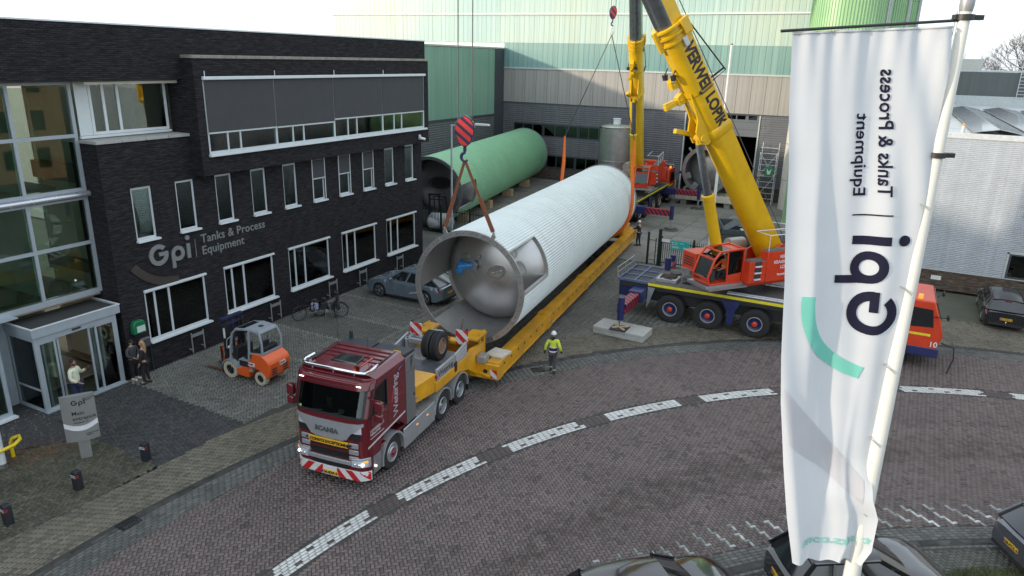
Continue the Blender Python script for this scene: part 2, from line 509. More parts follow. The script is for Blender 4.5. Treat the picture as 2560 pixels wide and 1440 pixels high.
def circle_pts(cx, cy, r, a0, a1, n):
    return [(cx + r * math.cos(R(a0 + (a1 - a0) * i / n)), cy + r * math.sin(R(a0 + (a1 - a0) * i / n))) for i in range(n + 1)]
def arc_band(cx, cy, r0, r1, a0, a1, n):
    return circle_pts(cx, cy, r1, a0, a1, n) + circle_pts(cx, cy, r0, a1, a0, n)
def logo_polys():
    """the rounded G, p and i of the company mark, as quads in a plane; cap height 1, baseline 0"""
    out = []
    def band(cx, cy, r0, r1, a0, a1, n):
        for i in range(n):
            b0 = a0 + (a1 - a0) * i / n; b1 = a0 + (a1 - a0) * (i + 1) / n
            out.append((arc_band(cx, cy, r0, r1, b0, b1, 1), 0))
    def rect(x0, x1, y0, y1, nx=1, ny=1):
        for i in range(nx):
            for j in range(ny):
                xa, xb = x0 + (x1 - x0) * i / nx, x0 + (x1 - x0) * (i + 1) / nx
                ya, yb = y0 + (y1 - y0) * j / ny, y0 + (y1 - y0) * (j + 1) / ny
                out.append(([(xa, ya), (xb, ya), (xb, yb), (xa, yb)], 1))
    band(0.5, 0.5, 0.29, 0.5, 42, 360, 26)
    rect(0.52, 0.99, 0.43, 0.60, 5, 2)
    band(1.52, 0.36, 0.175, 0.36, 0, 360, 26)
    rect(1.16, 1.34, -0.30, 0.36, 2, 6)
    rect(2.02, 2.21, 0.0, 0.72, 2, 6)
    for i in range(16):
        b0, b1 = 360 * i / 16, 360 * (i + 1) / 16
        out.append(([(2.115, 1.0), circle_pts(2.115, 1.0, 0.12, b0, b1, 1)[0], circle_pts(2.115, 1.0, 0.12, b0, b1, 1)[1]], 0))
    return out
def logo(name, height, origin, right, up, m, parent=None, world=False, thick=0.03):
    mb = MB(face_matrix(origin, right, up))
    for p, lay in logo_polys():
        mb.prism([(a * height, b * height, 0) for a, b in p], (0, 0, thick + 0.004 * lay))
    return obj(name, mb, m, parent, world, smooth=False)

# ================================================================== ground and paving
FC, FR = (12.28, 8.52), 28.74        # far edge of the road (circle)
CC, CRD = (12.80, 8.05), 24.32       # centre line
NC, NR = (15.71, -0.52), 24.52       # near edge
CAM = np.array([0, 0, 12.0])
CRM = np.array(CR)
def project(P):
    q = (P - CAM) @ CRM.T
    return q[:, 0] / q[:, 2] * 1790.53, -q[:, 1] / q[:, 2] * 1790.53, q[:, 2]

soil = mat('ground_soil', (0.09, 0.095, 0.07), 0.95, var=0.3, scale=0.3)
mb = MB(); mb.poly([(-700, -700, -0.14), (700, -700, -0.14), (700, 900, -0.14), (-700, 900, -0.14)])
struct('ground', mb, soil)
joint = mat('paving_joint_sand', (0.045, 0.043, 0.038), 0.95, var=0.3, scale=3)
def rfar(x, y): return np.hypot(x - FC[0], y - FC[1])
def rnear(x, y): return np.hypot(x - NC[0], y - NC[1])
def rcen(x, y): return np.hypot(x - CC[0], y - CC[1])

def bed(name, pts, z, m):
    b = MB(); b.poly([(x, y, z) for x, y in pts])
    return struct(name, b, m)
road_pts = circle_pts(FC[0], FC[1], FR, 78, 215, 60)
near_pts = circle_pts(NC[0], NC[1], NR, 215, 80, 60)
road = bed('road', road_pts + near_pts, -0.012, joint)

def herring(x0, x1, y0, y1, ang, a=0.1):
    """centres, angles of a herringbone of 2a x a bricks over a world rectangle"""
    cx, cy = (x0 + x1) / 2, (y0 + y1) / 2
    L = math.hypot(x1 - x0, y1 - y0) / 2 + 0.5
    n = int(L / a)
    I, J = np.meshgrid(np.arange(-n, n), np.arange(-n, n), indexing='ij')
    k = (I - J) % 4
    h = k == 0; v = k == 3
    X = np.concatenate([(I[h] + 1) * a, (I[v] + 0.5) * a]); Y = np.concatenate([(J[h] + 0.5) * a, (J[v] + 1) * a])
    A = np.concatenate([np.zeros(h.sum()), np.full(v.sum(), np.pi / 2)])
    c, s = math.cos(ang), math.sin(ang)
    x = cx + X * c - Y * s; y = cy + X * s + Y * c
    ok = (x > x0) & (x < x1) & (y > y0) & (y < y1)
    return x[ok], y[ok], (A + ang)[ok]
def arcs(c, radii, a0, a1, length, stagger=True):
    """running courses along circles: centres and angles"""
    X, Y, A = [], [], []
    for i, r in enumerate(radii):
        st = length / r
        an = np.arange(R(a0) + (st / 2 if (i % 2 and stagger) else 0), R(a1), st)
        X.append(c[0] + r * np.cos(an)); Y.append(c[1] + r * np.sin(an)); A.append(an + np.pi / 2)
    return np.concatenate(X), np.concatenate(Y), np.concatenate(A)

def in_view(x, y, far=52, margin=1.12):
    u, v, w = project(np.stack([x, y, np.zeros_like(x)], 1))
    return (w > 1) & (w < far) & (np.abs(u) < 1280 * margin) & (v < 720 * 1.22) & (v > -720)

def brick_block(x, y, a, tint, L, W, H=0.06, jointw=0.004, z=0.0, rise=0.0015, tilt=0.012):
    """numpy block of chamfered bricks -> verts, faces, tints"""
    n = len(x)
    l, w = L / 2 - jointw, W / 2 - jointw
    li, wi = l - 0.006, w - 0.006
    base = np.array([(-l, -w, -H), (l, -w, -H), (l, w, -H), (-l, w, -H), (-li, -wi, 0), (li, -wi, 0), (li, wi, 0), (-li, wi, 0)])
    top = np.array([0, 0, 0, 0, 1, 1, 1, 1.0])
    c, s = np.cos(a)[:, None], np.sin(a)[:, None]
    px = x[:, None] + base[None, :, 0] * c - base[None, :, 1] * s
    py = y[:, None] + base[None, :, 0] * s + base[None, :, 1] * c
    dz = rng.normal(0, rise, (n, 1)) + rng.normal(0, tilt, (n, 1)) * base[None, :, 0] * top + rng.normal(0, tilt, (n, 1)) * base[None, :, 1] * top
    pz = z + base[None, :, 2] + dz
    V = np.stack([px, py, pz], 2).reshape(-1, 3)
    f = np.array([(4, 5, 6, 7), (0, 1, 5, 4), (1, 2, 6, 5), (2, 3, 7, 6), (3, 0, 4, 7)])
    F = (f[None] + 8 * np.arange(n)[:, None, None]).reshape(-1, 4)
    return V, F, np.repeat(tint, 8)
def quads_mesh(name, V, F, T, m):
    me = bpy.data.meshes.new(name)
    me.vertices.add(len(V)); me.vertices.foreach_set('co', V.astype(np.float32).ravel())
    me.loops.add(F.size); me.loops.foreach_set('vertex_index', F.astype(np.int32).ravel())
    me.polygons.add(len(F)); me.polygons.foreach_set('loop_start', np.arange(0, F.size, 4, dtype=np.int32))
    at = me.attributes.new('tint', 'FLOAT', 'POINT'); at.data.foreach_set('value', T.astype(np.float32))
    me.materials.append(m)
    me.update(calc_edges=True); me.validate()
    return me
_brick_meshes = {}
def lay(parent, name, x, y, a, tint, L, W, m, singles=300, z=0.0, jointw=0.004, extra=''):
    """the nearest bricks as single parts, the others as one part"""
    v = in_view(x, y)
    x, y, a, tint = x[v], y[v], a[v], tint[v]
    d = np.hypot(np.hypot(x, y), 12)
    u, vv, w = project(np.stack([x, y, np.zeros_like(x)], 1))
    d = d + np.where((np.abs(u) < 1280) & (vv < 720), 0, 1000)
    o = np.argsort(d)
    one, rest = o[:singles], o[singles:]
    for i in one:
        q = min(7, max(0, int(tint[i] * 8)))
        key = (m.name, L, W, q)
        if key not in _brick_meshes:
            V, F, T = brick_block(np.zeros(1), np.zeros(1), np.zeros(1), np.array([(q + 0.5) / 8]), L, W, jointw=jointw)
            _brick_meshes[key] = quads_mesh(name, V, F, T, m)
        b = bpy.data.objects.new(name, _brick_meshes[key])
        b.location = (x[i], y[i], z); b.rotation_euler = (random.gauss(0, .006), random.gauss(0, .006), a[i])
        COL.objects.link(b); b.parent = parent
    if len(rest):
        V, F, T = brick_block(x[rest], y[rest], a[rest], tint[rest], L, W, z=z, jointw=jointw)
        b = bpy.data.objects.new(name + '_field' + extra, quads_mesh(name + '_field', V, F, T, m))
        COL.objects.link(b); b.parent = parent; b['kind'] = 'stuff'

# --- road herringbone (red-brown clinkers)
soilc = (0.035, 0.026, 0.02)
road_m = tint_mat('road_clinker', [(0.0, (0.075, 0.062, 0.06)), (0.35, (0.125, 0.10, 0.096)), (0.6, (0.15, 0.118, 0.112)), (0.75, (0.135, 0.12, 0.112)), (0.84, (0.165, 0.125, 0.112)), (0.86, (0.13, 0.145, 0.135)), (0.92, (0.24, 0.26, 0.245)), (1.0, (0.56, 0.58, 0.56))], 0.78, 0.2, 0.45,
    stain=[(CC[0], CC[1], 20.15, 0.75, 1.5, 2.35, soilc, 0.55), (CC[0], CC[1], 19.4, 0.55, 2.95, 2.55, soilc, 0.55), (CC[0], CC[1], 21.6, 0.4, 2.75, 2.2, soilc, 0.25)])
x, y, a = herring(-16.8, 12, 3, 38, R(43))
rf, rn, rc = rfar(x, y), rnear(x, y), rcen(x, y)
ok = (rf < FR - 1.02) & (rn > NR + 0.04) & (np.abs(rc - CRD) > 0.36)
x, y, a, rn = x[ok], y[ok], a[ok], rn[ok]
tint = np.clip(rng.normal(0.45, 0.2, len(x)), 0.02, 0.84)
# give-way teeth: chains of whitened bricks running in from the near edge
an = np.arctan2(y - NC[1], x - NC[0])
tooth = (((x * .53 + y * .848) % 0.57) < 0.13) & (rn - NR > 0.08) & (rn - NR < 1.0) & (an < R(150)) & (an > R(100))
fresh = np.clip((R(146) - an) / R(14), 0.08, 1)
hit = tooth & (rng.random(len(x)) < 0.25 + 0.75 * np.minimum(1, fresh * 1.2))
tint[hit] = np.clip(0.875 + 0.125 * fresh[hit] * rng.uniform(0.3, 1.1, hit.sum()) * np.clip(1.25 - (rn[hit] - NR) * .7, .3, 1), 0.87, 1)
lay(road, 'paving_brick', x, y, a, tint, 0.2, 0.1, road_m)
# --- centre line courses: dashes of white bricks 3 m long, dark courses between
white_m = tint_mat('line_brick', [(0.0, (0.07, 0.058, 0.056)), (0.2, (0.085, 0.068, 0.064)), (0.5, (0.44, 0.45, 0.44)), (1.0, (0.60, 0.61, 0.59))], 0.7, 0.14, 0.7)
radii = [CRD + (i - 2) * 0.104 for i in range(5)]
x, y, a = arcs(CC, radii, 84, 206, 0.205)
row = np.concatenate([np.full(len(np.arange(R(84) + (0.1025 / r if i % 2 else 0), R(206), 0.205 / r)), i) for i, r in enumerate(radii)])[:len(x)]
s0 = math.atan2(14.27 - CC[1], -10.65 - CC[0])          # start of one dash
s0 = s0 if s0 > 0 else s0 + 2 * math.pi
ang = np.arctan2(y - CC[1], x - CC[0]); ang = np.where(ang < 0, ang + 2 * np.pi, ang)
arc = ((s0 - ang) * CRD) % 4.14
dash = arc < 3.03
k = np.floor(arc / 0.2).astype(int)
dark = ((row == 1) & (k % 6 == 2)) | ((row == 3) & (k % 6 == 5)) | ((row == 3) & (k == 0) & False)
tint = np.where(dash & ~dark, np.clip(rng.normal(0.8, 0.12, len(x)), 0.5, 1), np.clip(rng.normal(0.12, 0.08, len(x)), 0, 0.22))
line = struct('road_centre_line', MB().xy(arc_band(CC[0], CC[1], CRD - 0.27, CRD + 0.27, 84, 206, 60), -0.03, -0.0095), joint)
lay(line, 'line_brick', x, y, a, tint, 0.205, 0.104, white_m)
# --- grey running courses beside both gutters
grey_m = tint_mat('grey_course_brick', [(0, (0.075, 0.078, 0.074)), (0.5, (0.115, 0.118, 0.11)), (1, (0.16, 0.16, 0.145))], 0.8, 0.3, 0.6)
x, y, a = arcs(FC, [FR - 0.24 - i * 0.104 for i in range(8)], 80, 212, 0.205)
x2, y2, a2 = arcs(NC, [NR - 0.055 - i * 0.104 for i in range(5)], 80, 212, 0.205)
x, y, a = np.concatenate([x, x2]), np.concatenate([y, y2]), np.concatenate([a, a2])
courses = struct('gutter_courses', MB().xy(arc_band(FC[0], FC[1], FR - 1.03, FR + .3, 78, 214, 60), -0.03, -0.0105).xy(arc_band(NC[0], NC[1], NR - 1.05, NR + 0.03, 78, 214, 60), -0.03, -0.0105), joint)
lay(courses, 'course_brick', x, y, a, np.clip(rng.normal(0.4, 0.2, len(x)), 0, 1), 0.205, 0.104, grey_m)
# --- gutters: long dark stones, a little sunk
gut_m = tint_mat('gutter_stone', [(0, (0.028, 0.028, 0.028)), (1, (0.06, 0.06, 0.056))], 0.75, 0.45, 1.4)
x, y, a = arcs(FC, [FR - 0.06], 80, 212, 0.5)
x2, y2, a2 = arcs(NC, [NR - 0.65], 80, 212, 0.5)
x, y, a = np.concatenate([x, x2]), np.concatenate([y, y2]), np.concatenate([a, a2])
lay(courses, 'gutter_stone', x, y, a, rng.random(len(x)), 0.5, 0.22, gut_m, z=-0.008)

# --- tan strip along the far edge
strip_pts = [(-19.0, -4), (-18.4, 7.8), (-18.1, 9.6), (-17.98, 12), (-17.95, 15.2), (-17.7, 17.3), (-16.6, 20.2), (-15.2, 23.0), (-12.9, 26.4), (-10.2, 29.6), (-8.6, 31.2), (-6.0, 33.6), (-2.5, 37.6), (1, 40.3), (7, 40.3), (16, 41.5)]
SX = np.array([p[0] for p in strip_pts]); SY = np.array([p[1] for p in strip_pts])
edge_far = circle_pts(FC[0], FC[1], FR, 82, 207, 50)
strip = bed('pavement', edge_far + [(-19, -4)] + strip_pts[1:], -0.011, joint)
def poly_mask(x, y, pts):
    ins = np.zeros(len(x), bool)
    n = len(pts)
    for i in range(n):
        x0, y0 = pts[i]; x1, y1 = pts[(i + 1) % n]
        if y0 == y1: continue
        c = (y0 > y) != (y1 > y)
        ins ^= c & (x < (x1 - x0) * (y - y0) / (y1 - y0) + x0)
    return ins
tan_m = tint_mat('tan_paver', [(0, (0.085, 0.08, 0.062)), (0.4, (0.135, 0.125, 0.096)), (0.7, (0.165, 0.15, 0.112)), (1, (0.155, 0.118, 0.088))], 0.8, 0.28, 0.5)
tan_poly = edge_far + [(-19, -4)] + strip_pts[1:]
# running courses on the bend, herringbone on the wide part by the crane
xs, ys, as_ = arcs(FC, [FR + 0.16 + i * 0.104 for i in range(18)], 150, 207, 0.205)
xh, yh, ah = herring(-16, 16, 22, 42, R(0))
okh = (np.arctan2(yh - FC[1], xh - FC[0]) < R(150)) & (rfar(xh, yh) > FR + 0.16)
x, y, a = np.concatenate([xs, xh[okh]]), np.concatenate([ys, yh[okh]]), np.concatenate([as_, ah[okh]])
ok = poly_mask(x, y, tan_poly) & (rfar(x, y) > FR + 0.1)
x, y, a = x[ok], y[ok], a[ok]
lay(strip, 'tan_paver', x, y, a, np.clip(rng.normal(0.42, 0.22, len(x)), 0, 1), 0.205, 0.104, tan_m)

# --- grey parking court between office, strip and fence
park_poly = [(-24.2, 15.4), (-17.92, 15.2)] + strip_pts[5:13] + [(1, 40.3), (3, 46), (-8, 42.0), (-30, 42.0), (-30, 35.6), (-24.2, 35.6)]
court = bed('parking_court', park_poly, -0.0115, joint)
park_m = tint_mat('grey_paver', [(0, (0.085, 0.088, 0.08)), (0.5, (0.145, 0.147, 0.132)), (0.85, (0.18, 0.18, 0.16)), (1, (0.25, 0.245, 0.215))], 0.8, 0.3, 0.35)
x, y, a = herring(-30, 4, 15, 46, R(45))
ok = poly_mask(x, y, park_poly)
x, y, a = x[ok], y[ok], a[ok]
t = np.clip(rng.normal(0.5, 0.18, len(x)), 0, 0.88)
bay = (x < -18.4) & (y > 20)
ln = bay & ((np.abs((y - 22.6) % 2.55) < 0.1) | ((np.abs(x + 18.5) < 0.1)))
t = np.where(ln, np.clip(rng.normal(0.92, 0.05, len(x)), 0.85, 1), t)
band = bay & (((y - 22.6) // 2.55) % 2 == 0)
t = np.where(band & ~ln, t * 0.5, t)
# yellow patch near the estate car
lay(court, 'grey_paver', x, y, a, t, 0.2, 0.1, park_m)

# --- dark carpet of pavers before the entrance, mossy herringbone beside it, chippings by the glazing
dark_poly = [(-24.2, 15.4), (-17.92, 15.2), (-18.0, 12.0), (-21.47, 12.13), (-24.12, 12.3)]
dark = bed('entrance_pavement', dark_poly, -0.0105, joint)
dark_m = tint_mat('black_paver', [(0, (0.03, 0.031, 0.033)), (1, (0.062, 0.062, 0.064))], 0.78, 0.3, 0.6)
x, y, a = herring(-24.3, -17.8, 11.8, 15.5, R(0))
ok = poly_mask(x, y, dark_poly); x, y, a = x[ok], y[ok], a[ok]
lay(dark, 'black_paver', x, y, a, rng.random(len(x)), 0.2, 0.1, dark_m)
moss_poly = [(-18.1, 12.0), (-21.47, 12.13), (-22.6, 10.4), (-23.4, 6), (-24.0, -4), (-19.0, -4), (-18.4, 7.8), (-18.1, 9.6)]
mossb = bed('mossy_pavement', moss_poly, -0.0095, joint)
moss_m = tint_mat('mossy_paver', [(0, (0.05, 0.052, 0.032)), (0.5, (0.078, 0.078, 0.052)), (1, (0.10, 0.095, 0.072))], 0.9, 0.4, 0.9)
x, y, a = herring(-24, -18, 4, 12.3, R(20))
ok = poly_mask(x, y, moss_poly); x, y, a = x[ok], y[ok], a[ok]
lay(mossb, 'mossy_paver', x, y, a, rng.random(len(x)), 0.2, 0.1, moss_m, jointw=0.003)
grav = mat('slate_chippings', (0.045, 0.044, 0.045), 0.9, var=0.5, scale=30, bump=1.0, bscale=70)
bed('chippings_bed', [(-26, 12.4), (-24.15, 12.33), (-21.6, 12.0), (-22.62, 10.4), (-23.4, 6), (-26, 6)], 0.0, grav)
# loose chippings and leaves on the bed
n = 5200
gx = rng.uniform(-25.2, -21.4, n); gy = rng.uniform(7.0, 12.4, n)
ok = poly_mask(gx, gy, [(-25.6, 12.35), (-24.15, 12.3), (-21.8, 11.6), (-22.7, 10.4), (-23.4, 6), (-26, 6)])
gx, gy = gx[ok], gy[ok]
def scatter_chips(name, gx, gy, gz, s, m, flat=0.5, tintr=None):
    n = len(gx)
    tet = np.array([(1, 0, 0), (-0.6, 0.8, 0), (-0.5, -0.8, 0.1), (0.05, 0, 0.9)])
    an = rng.uniform(0, 6.28, n); sc = s * rng.uniform(0.5, 1.4, n)
    c, sn = np.cos(an)[:, None], np.sin(an)[:, None]
    px = gx[:, None] + (tet[None, :, 0] * c - tet[None, :, 1] * sn) * sc[:, None]
    py = gy[:, None] + (tet[None, :, 0] * sn + tet[None, :, 1] * c) * sc[:, None]
    pz = gz + tet[None, :, 2] * sc[:, None] * flat
    V = np.stack([px, py, np.broadcast_to(pz, px.shape)], 2).reshape(-1, 3)
    f = np.array([(0, 1, 3, 3), (1, 2, 3, 3), (2, 0, 3, 3)])
    me = bpy.data.meshes.new(name)
    Fl = (np.array([(0, 1, 3), (1, 2, 3), (2, 0, 3)])[None] + 4 * np.arange(n)[:, None, None]).reshape(-1, 3)
    me.from_pydata(V.tolist(), [], Fl.tolist()); me.materials.append(m)
    at = me.attributes.new('tint', 'FLOAT', 'POINT'); at.data.foreach_set('value', np.repeat(rng.random(n), 4).astype(np.float32))
    o = bpy.data.objects.new(name, me); COL.objects.link(o)
    return o
chip_m = tint_mat('slate_chip', [(0, (0.03, 0.03, 0.032)), (0.8, (0.075, 0.074, 0.075)), (1, (0.2, 0.2, 0.19))], 0.8, 0.2, 3)
tag(scatter_chips('slate_chippings', gx, gy, 0.002, 0.035, chip_m), 'dark slate chippings along the foot of the entrance glazing', 'gravel', kind='stuff')
n = 900
lx = rng.normal(-22.0, 0.55, n); ly = rng.normal(10.5, 0.6, n) + (lx + 22) * 0.7
leaf_m = tint_mat('dead_leaf', [(0, (0.07, 0.035, 0.02)), (1, (0.16, 0.085, 0.045))], 0.9, 0.2, 3)
tag(scatter_chips('leaf_litter', lx, ly, 0.008, 0.035, leaf_m, 0.25), 'brown leaf litter on the paving by the sign', 'leaves', kind='stuff')

# --- near right corner: grey herringbone parking and grass
near_poly = circle_pts(NC[0], NC[1], NR - 0.82, 88, 200, 50) + [(6, -6), (18, -6), (18, 24)]
lot = bed('car_park', near_poly, -0.0115, joint)
x, y, a = herring(-6, 9, 9, 22, R(33))
ok = (rnear(x, y) < NR - 0.98); x, y, a = x[ok], y[ok], a[ok]
lot_m = tint_mat('car_park_paver', [(0, (0.06, 0.064, 0.054)), (0.5, (0.098, 0.102, 0.088)), (1, (0.13, 0.13, 0.11))], 0.8, 0.3, 0.5)
lay(lot, 'car_park_paver', x, y, a, np.clip(rng.normal(0.5, 0.2, len(x)), 0, 1), 0.2, 0.1, lot_m)
x, y, a = arcs(NC, [NR - 0.84], 84, 200, 0.205)
lay(courses, 'edge_brick', x, y, a, np.clip(rng.normal(0.4, 0.2, len(x)), 0, 1), 0.205, 0.1, grey_m, singles=60)
# grass verge in the corner
verge = MB(); verge.poly([(1.5, 17.0, 0.02), (2.9, 18.2, 0.02), (3.8, 18.9, 0.02), (4.7, 19.3, 0.02), (9, 19.4, 0.02), (9, 12, 0.02), (1.5, 12, 0.02)])
struct('grass_bed', verge, mat('turf_soil', (0.05, 0.055, 0.025), 0.95, var=0.4, scale=4))
n = 26000
gx = rng.uniform(1.4, 7.5, n); gy = rng.uniform(15.5, 19.5, n)
ok = poly_mask(gx, gy, [(1.5, 17.1), (2.9, 18.3), (3.8, 19.0), (4.7, 19.4), (8, 19.5), (8, 14), (1.5, 14)]); gx, gy = gx[ok], gy[ok]
n = len(gx)
an = rng.uniform(0, 6.28, n); hgt = rng.uniform(0.05, 0.13, n); wd = 0.008
ca, sa = np.cos(an), np.sin(an); lean = rng.uniform(0.01, 0.06, n)
V = np.stack([np.stack([gx - ca * wd, gy - sa * wd, np.full(n, .02)], 1), np.stack([gx + ca * wd, gy + sa * wd, np.full(n, .02)], 1), np.stack([gx - sa * lean, gy + ca * lean, .02 + hgt], 1)], 1).reshape(-1, 3)
me = bpy.data.meshes.new('grass'); me.from_pydata(V.tolist(), [], (np.arange(3)[None] + 3 * np.arange(n)[:, None]).tolist())
at = me.attributes.new('tint', 'FLOAT', 'POINT'); at.data.foreach_set('value', np.repeat(rng.random(n), 3).astype(np.float32))
me.materials.append(tint_mat('grass_blade', [(0, (0.05, 0.075, 0.02)), (0.7, (0.085, 0.115, 0.035)), (1, (0.14, 0.14, 0.06))], 0.8, 0.25, 1.5))
go = bpy.data.objects.new('grass', me); COL.objects.link(go)
tag(go, 'short green grass in the near corner of the car park', 'grass', kind='stuff')

# --- yard of concrete slabs behind the fence
yard = bed('yard', [(-37, 42.0), (-8, 42.0), (3, 46), (3, 69), (-37, 69)], -0.013, joint)
slab_m = [mat('yard_slab', (0.20, 0.192, 0.176), 0.85, var=0.22, scale=1.2, bump=0.15, bscale=30, dirt=((0.10, 0.095, 0.085), 0.6)),
          mat('yard_slab_worn', (0.178, 0.172, 0.158), 0.85, var=0.25, scale=1.6, bump=0.15, bscale=30, dirt=((0.09, 0.088, 0.08), 0.6))]
slab_me = []
for k in range(2):
    slab_me.append(mesh_of('yard_slab', MB().hexa([(-.99, -.99, -.1), (.99, -.99, -.1), (.99, .99, -.1), (-.99, .99, -.1), (-.98, -.98, 0), (.98, -.98, 0), (.98, .98, 0), (-.98, .98, 0)]), slab_m[k], smooth=False))
for i in range(19):
    for j in range(13):
        sx, sy = -35.65 + 2 * i, 43.3 + 2 * j
        if sx > -5 and sy < 46: continue
        s_ = bpy.data.objects.new('yard_slab', random.choice(slab_me)); COL.objects.link(s_)
        s_.location = (sx, sy, random.gauss(0, 0.003)); s_.rotation_euler = (random.gauss(0, .001), random.gauss(0, .001), random.choice((0, R(90), R(180))))
        s_.parent = yard

# ================================================================== office building
FX = -24.2
brick = brick_mat('black_brick', (0.015, 0.014, 0.017), (0.030, 0.027, 0.031), (0.011, 0.0105, 0.012))
alu = mat('aluminium_frame', (0.50, 0.54, 0.56), 0.45, 0.0, var=0.06, scale=3)
white_al = mat('white_aluminium', (0.62, 0.66, 0.68), 0.45, var=0.05, scale=3)
steel_al = mat('curtain_wall_aluminium', (0.36, 0.41, 0.45), 0.4, 0.2, var=0.06, scale=3)
conc = mat('concrete_coping', (0.26, 0.25, 0.22), 0.85, var=0.25, scale=5, bump=0.25, bscale=40, dirt=((0.10, 0.11, 0.06), 0.7))
conc_l = mat('concrete_ledge', (0.36, 0.36, 0.34), 0.85, var=0.15, scale=5, bump=0.2, bscale=40)
screen_m = mat('screen_fabric', (0.055, 0.057, 0.062), 0.85, var=0.12, scale=2, bump=0.1, bscale=200)
pane_m = glass_mat('window_glass', (0.90, 0.96, 0.92), 0.95)
pane_c = glass_mat('curtain_glass', (0.74, 0.88, 0.82), 0.92)
pane_g = glass_mat('oriel_glass', (0.62, 0.98, 0.80), 0.92)
inner_w = mat('interior_wall', (0.74, 0.72, 0.62), 0.9, var=0.1, scale=1)
inner_f = mat('interior_floor', (0.34, 0.26, 0.18), 0.7, var=0.2, scale=2)
wood_d = mat('desk_wood', (0.30, 0.19, 0.10), 0.5, var=0.15, scale=4)
black_pl = mat('black_plastic', (0.02, 0.02, 0.022), 0.5, var=0.1)
roof_m = mat('roof_membrane', (0.16, 0.16, 0.16), 0.9, var=0.2, scale=1)

office = thing('office_building', 'dark brick office block with slit windows, screened oriel and glazed entrance hall', 'office building', (FX, 15.5, 0))
def wall_x(mb, X, y0, y1, z0, z1, holes, dep=0.14, sgn=1):
    """wall on the plane x = X facing +x, with openings (y0, y1, z0, z1) and their reveals"""
    ys = sorted({y0, y1, *[h[0] for h in holes], *[h[1] for h in holes]}); zs = sorted({z0, z1, *[h[2] for h in holes], *[h[3] for h in holes]})
    for a, b in zip(ys, ys[1:]):
        run = None
        for c, d in zip(zs, zs[1:]):
            my, mz = (a + b) / 2, (c + d) / 2
            if any(h[0] < my < h[1] and h[2] < mz < h[3] for h in holes):
                continue
            mb.poly([(X, a, c), (X, b, c), (X, b, d), (X, a, d)])
    for h in holes:
        a, b, c, d = h
        mb.poly([(X, a, c), (X - dep * sgn, a, c), (X - dep * sgn, a, d), (X, a, d)]); mb.poly([(X, b, c), (X - dep * sgn, b, c), (X - dep * sgn, b, d), (X, b, d)])
        mb.poly([(X, a, c), (X - dep * sgn, a, c), (X - dep * sgn, b, c), (X, b, c)]); mb.poly([(X, a, d), (X - dep * sgn, a, d), (X - dep * sgn, b, d), (X, b, d)])
slits = [(16.60 + 1.885 * k, 16.60 + 1.885 * k + 0.87, 5.18, 7.16) for k in range(10)]
gfs = [(16.57 + 3.775 * k, 16.57 + 3.775 * k + 2.82, 1.18, 3.20) for k in range(5)]
ORX, OY0, OY1, OZ0, OZ1 = -23.6, 19.38, 35.1, 7.30, 11.72
wm = MB()
wall_x(wm, FX, 15.57, 35.2, 0, 7.30, slits + gfs)
wall_x(wm, FX, 15.57, OY0, 7.30, 8.82, [])
wall_x(wm, FX, OY1, 35.2, 7.30, 10.95, [])
wm.poly([(FX, 15.57, 0), (-25.7, 15.57, 0), (-25.7, 15.57, 8.82), (FX, 15.57, 8.82)])          # return to the entrance
wm.poly([(FX, OY0, 8.82), (-25.1, OY0, 8.82), (-25.1, OY0, 10.95), (FX, OY0, 10.95)])            # return of the recess
wm.poly([(FX, 35.2, 0), (-38, 35.2, 0), (-38, 35.2, 10.95), (FX, 35.2, 10.95)])                # end wall
wm.box(-24.5, FX, -40, 35.68, 10.95, 12.78)                                                     # roof band
wm.box(-38, -24.5, 35.3, 35.68, 10.95, 12.78)
wm.box(-38, -24.75, -40, 5.0, 0, 10.94)                                                         # the block goes on beyond the glazing
obj('wall', wm, brick, office, True, smooth=False)
om = MB()
wall_x(om, ORX, OY0, OY1, OZ0, OZ1, [(19.76, 34.74, 8.10, 11.02)], 0.16)
om.poly([(ORX, OY0, OZ0), (FX, OY0, OZ0), (FX, OY0, OZ1), (ORX, OY0, OZ1)]); om.poly([(ORX, OY1, OZ0), (FX, OY1, OZ0), (FX, OY1, OZ1), (ORX, OY1, OZ1)])
om.poly([(ORX, OY0, OZ0), (FX, OY0, OZ0), (FX, OY1, OZ0), (ORX, OY1, OZ0)]); om.poly([(ORX, OY0, OZ1), (FX, OY0, OZ1), (FX, OY1, OZ1), (ORX, OY1, OZ1)])
obj('oriel', om, brick, office, True, smooth=False)
for k in range(15):
    a = OY0 - 0.03 + k * (15.78 / 15)
    obj('coping_slab', MB().box(FX + .005, ORX + 0.04, a + 0.008, a + 15.78 / 15 - 0.008, OZ1 + 0.002, OZ1 + 0.12), conc, office, True, bevel=0.01)
obj('roof', MB().box(-38, -24.52, -39.8, 35.28, 12.3, 12.45).box(-36, -30, 5, 26, 12.45, 12.47), roof_m, office, True)
obj('roof_edging', MB().box(-24.53, FX + 0.03, -40, 35.71, 12.78, 12.83).box(-38, -24.53, 35.66, 35.71, 12.78, 12.83), white_al, office, True)
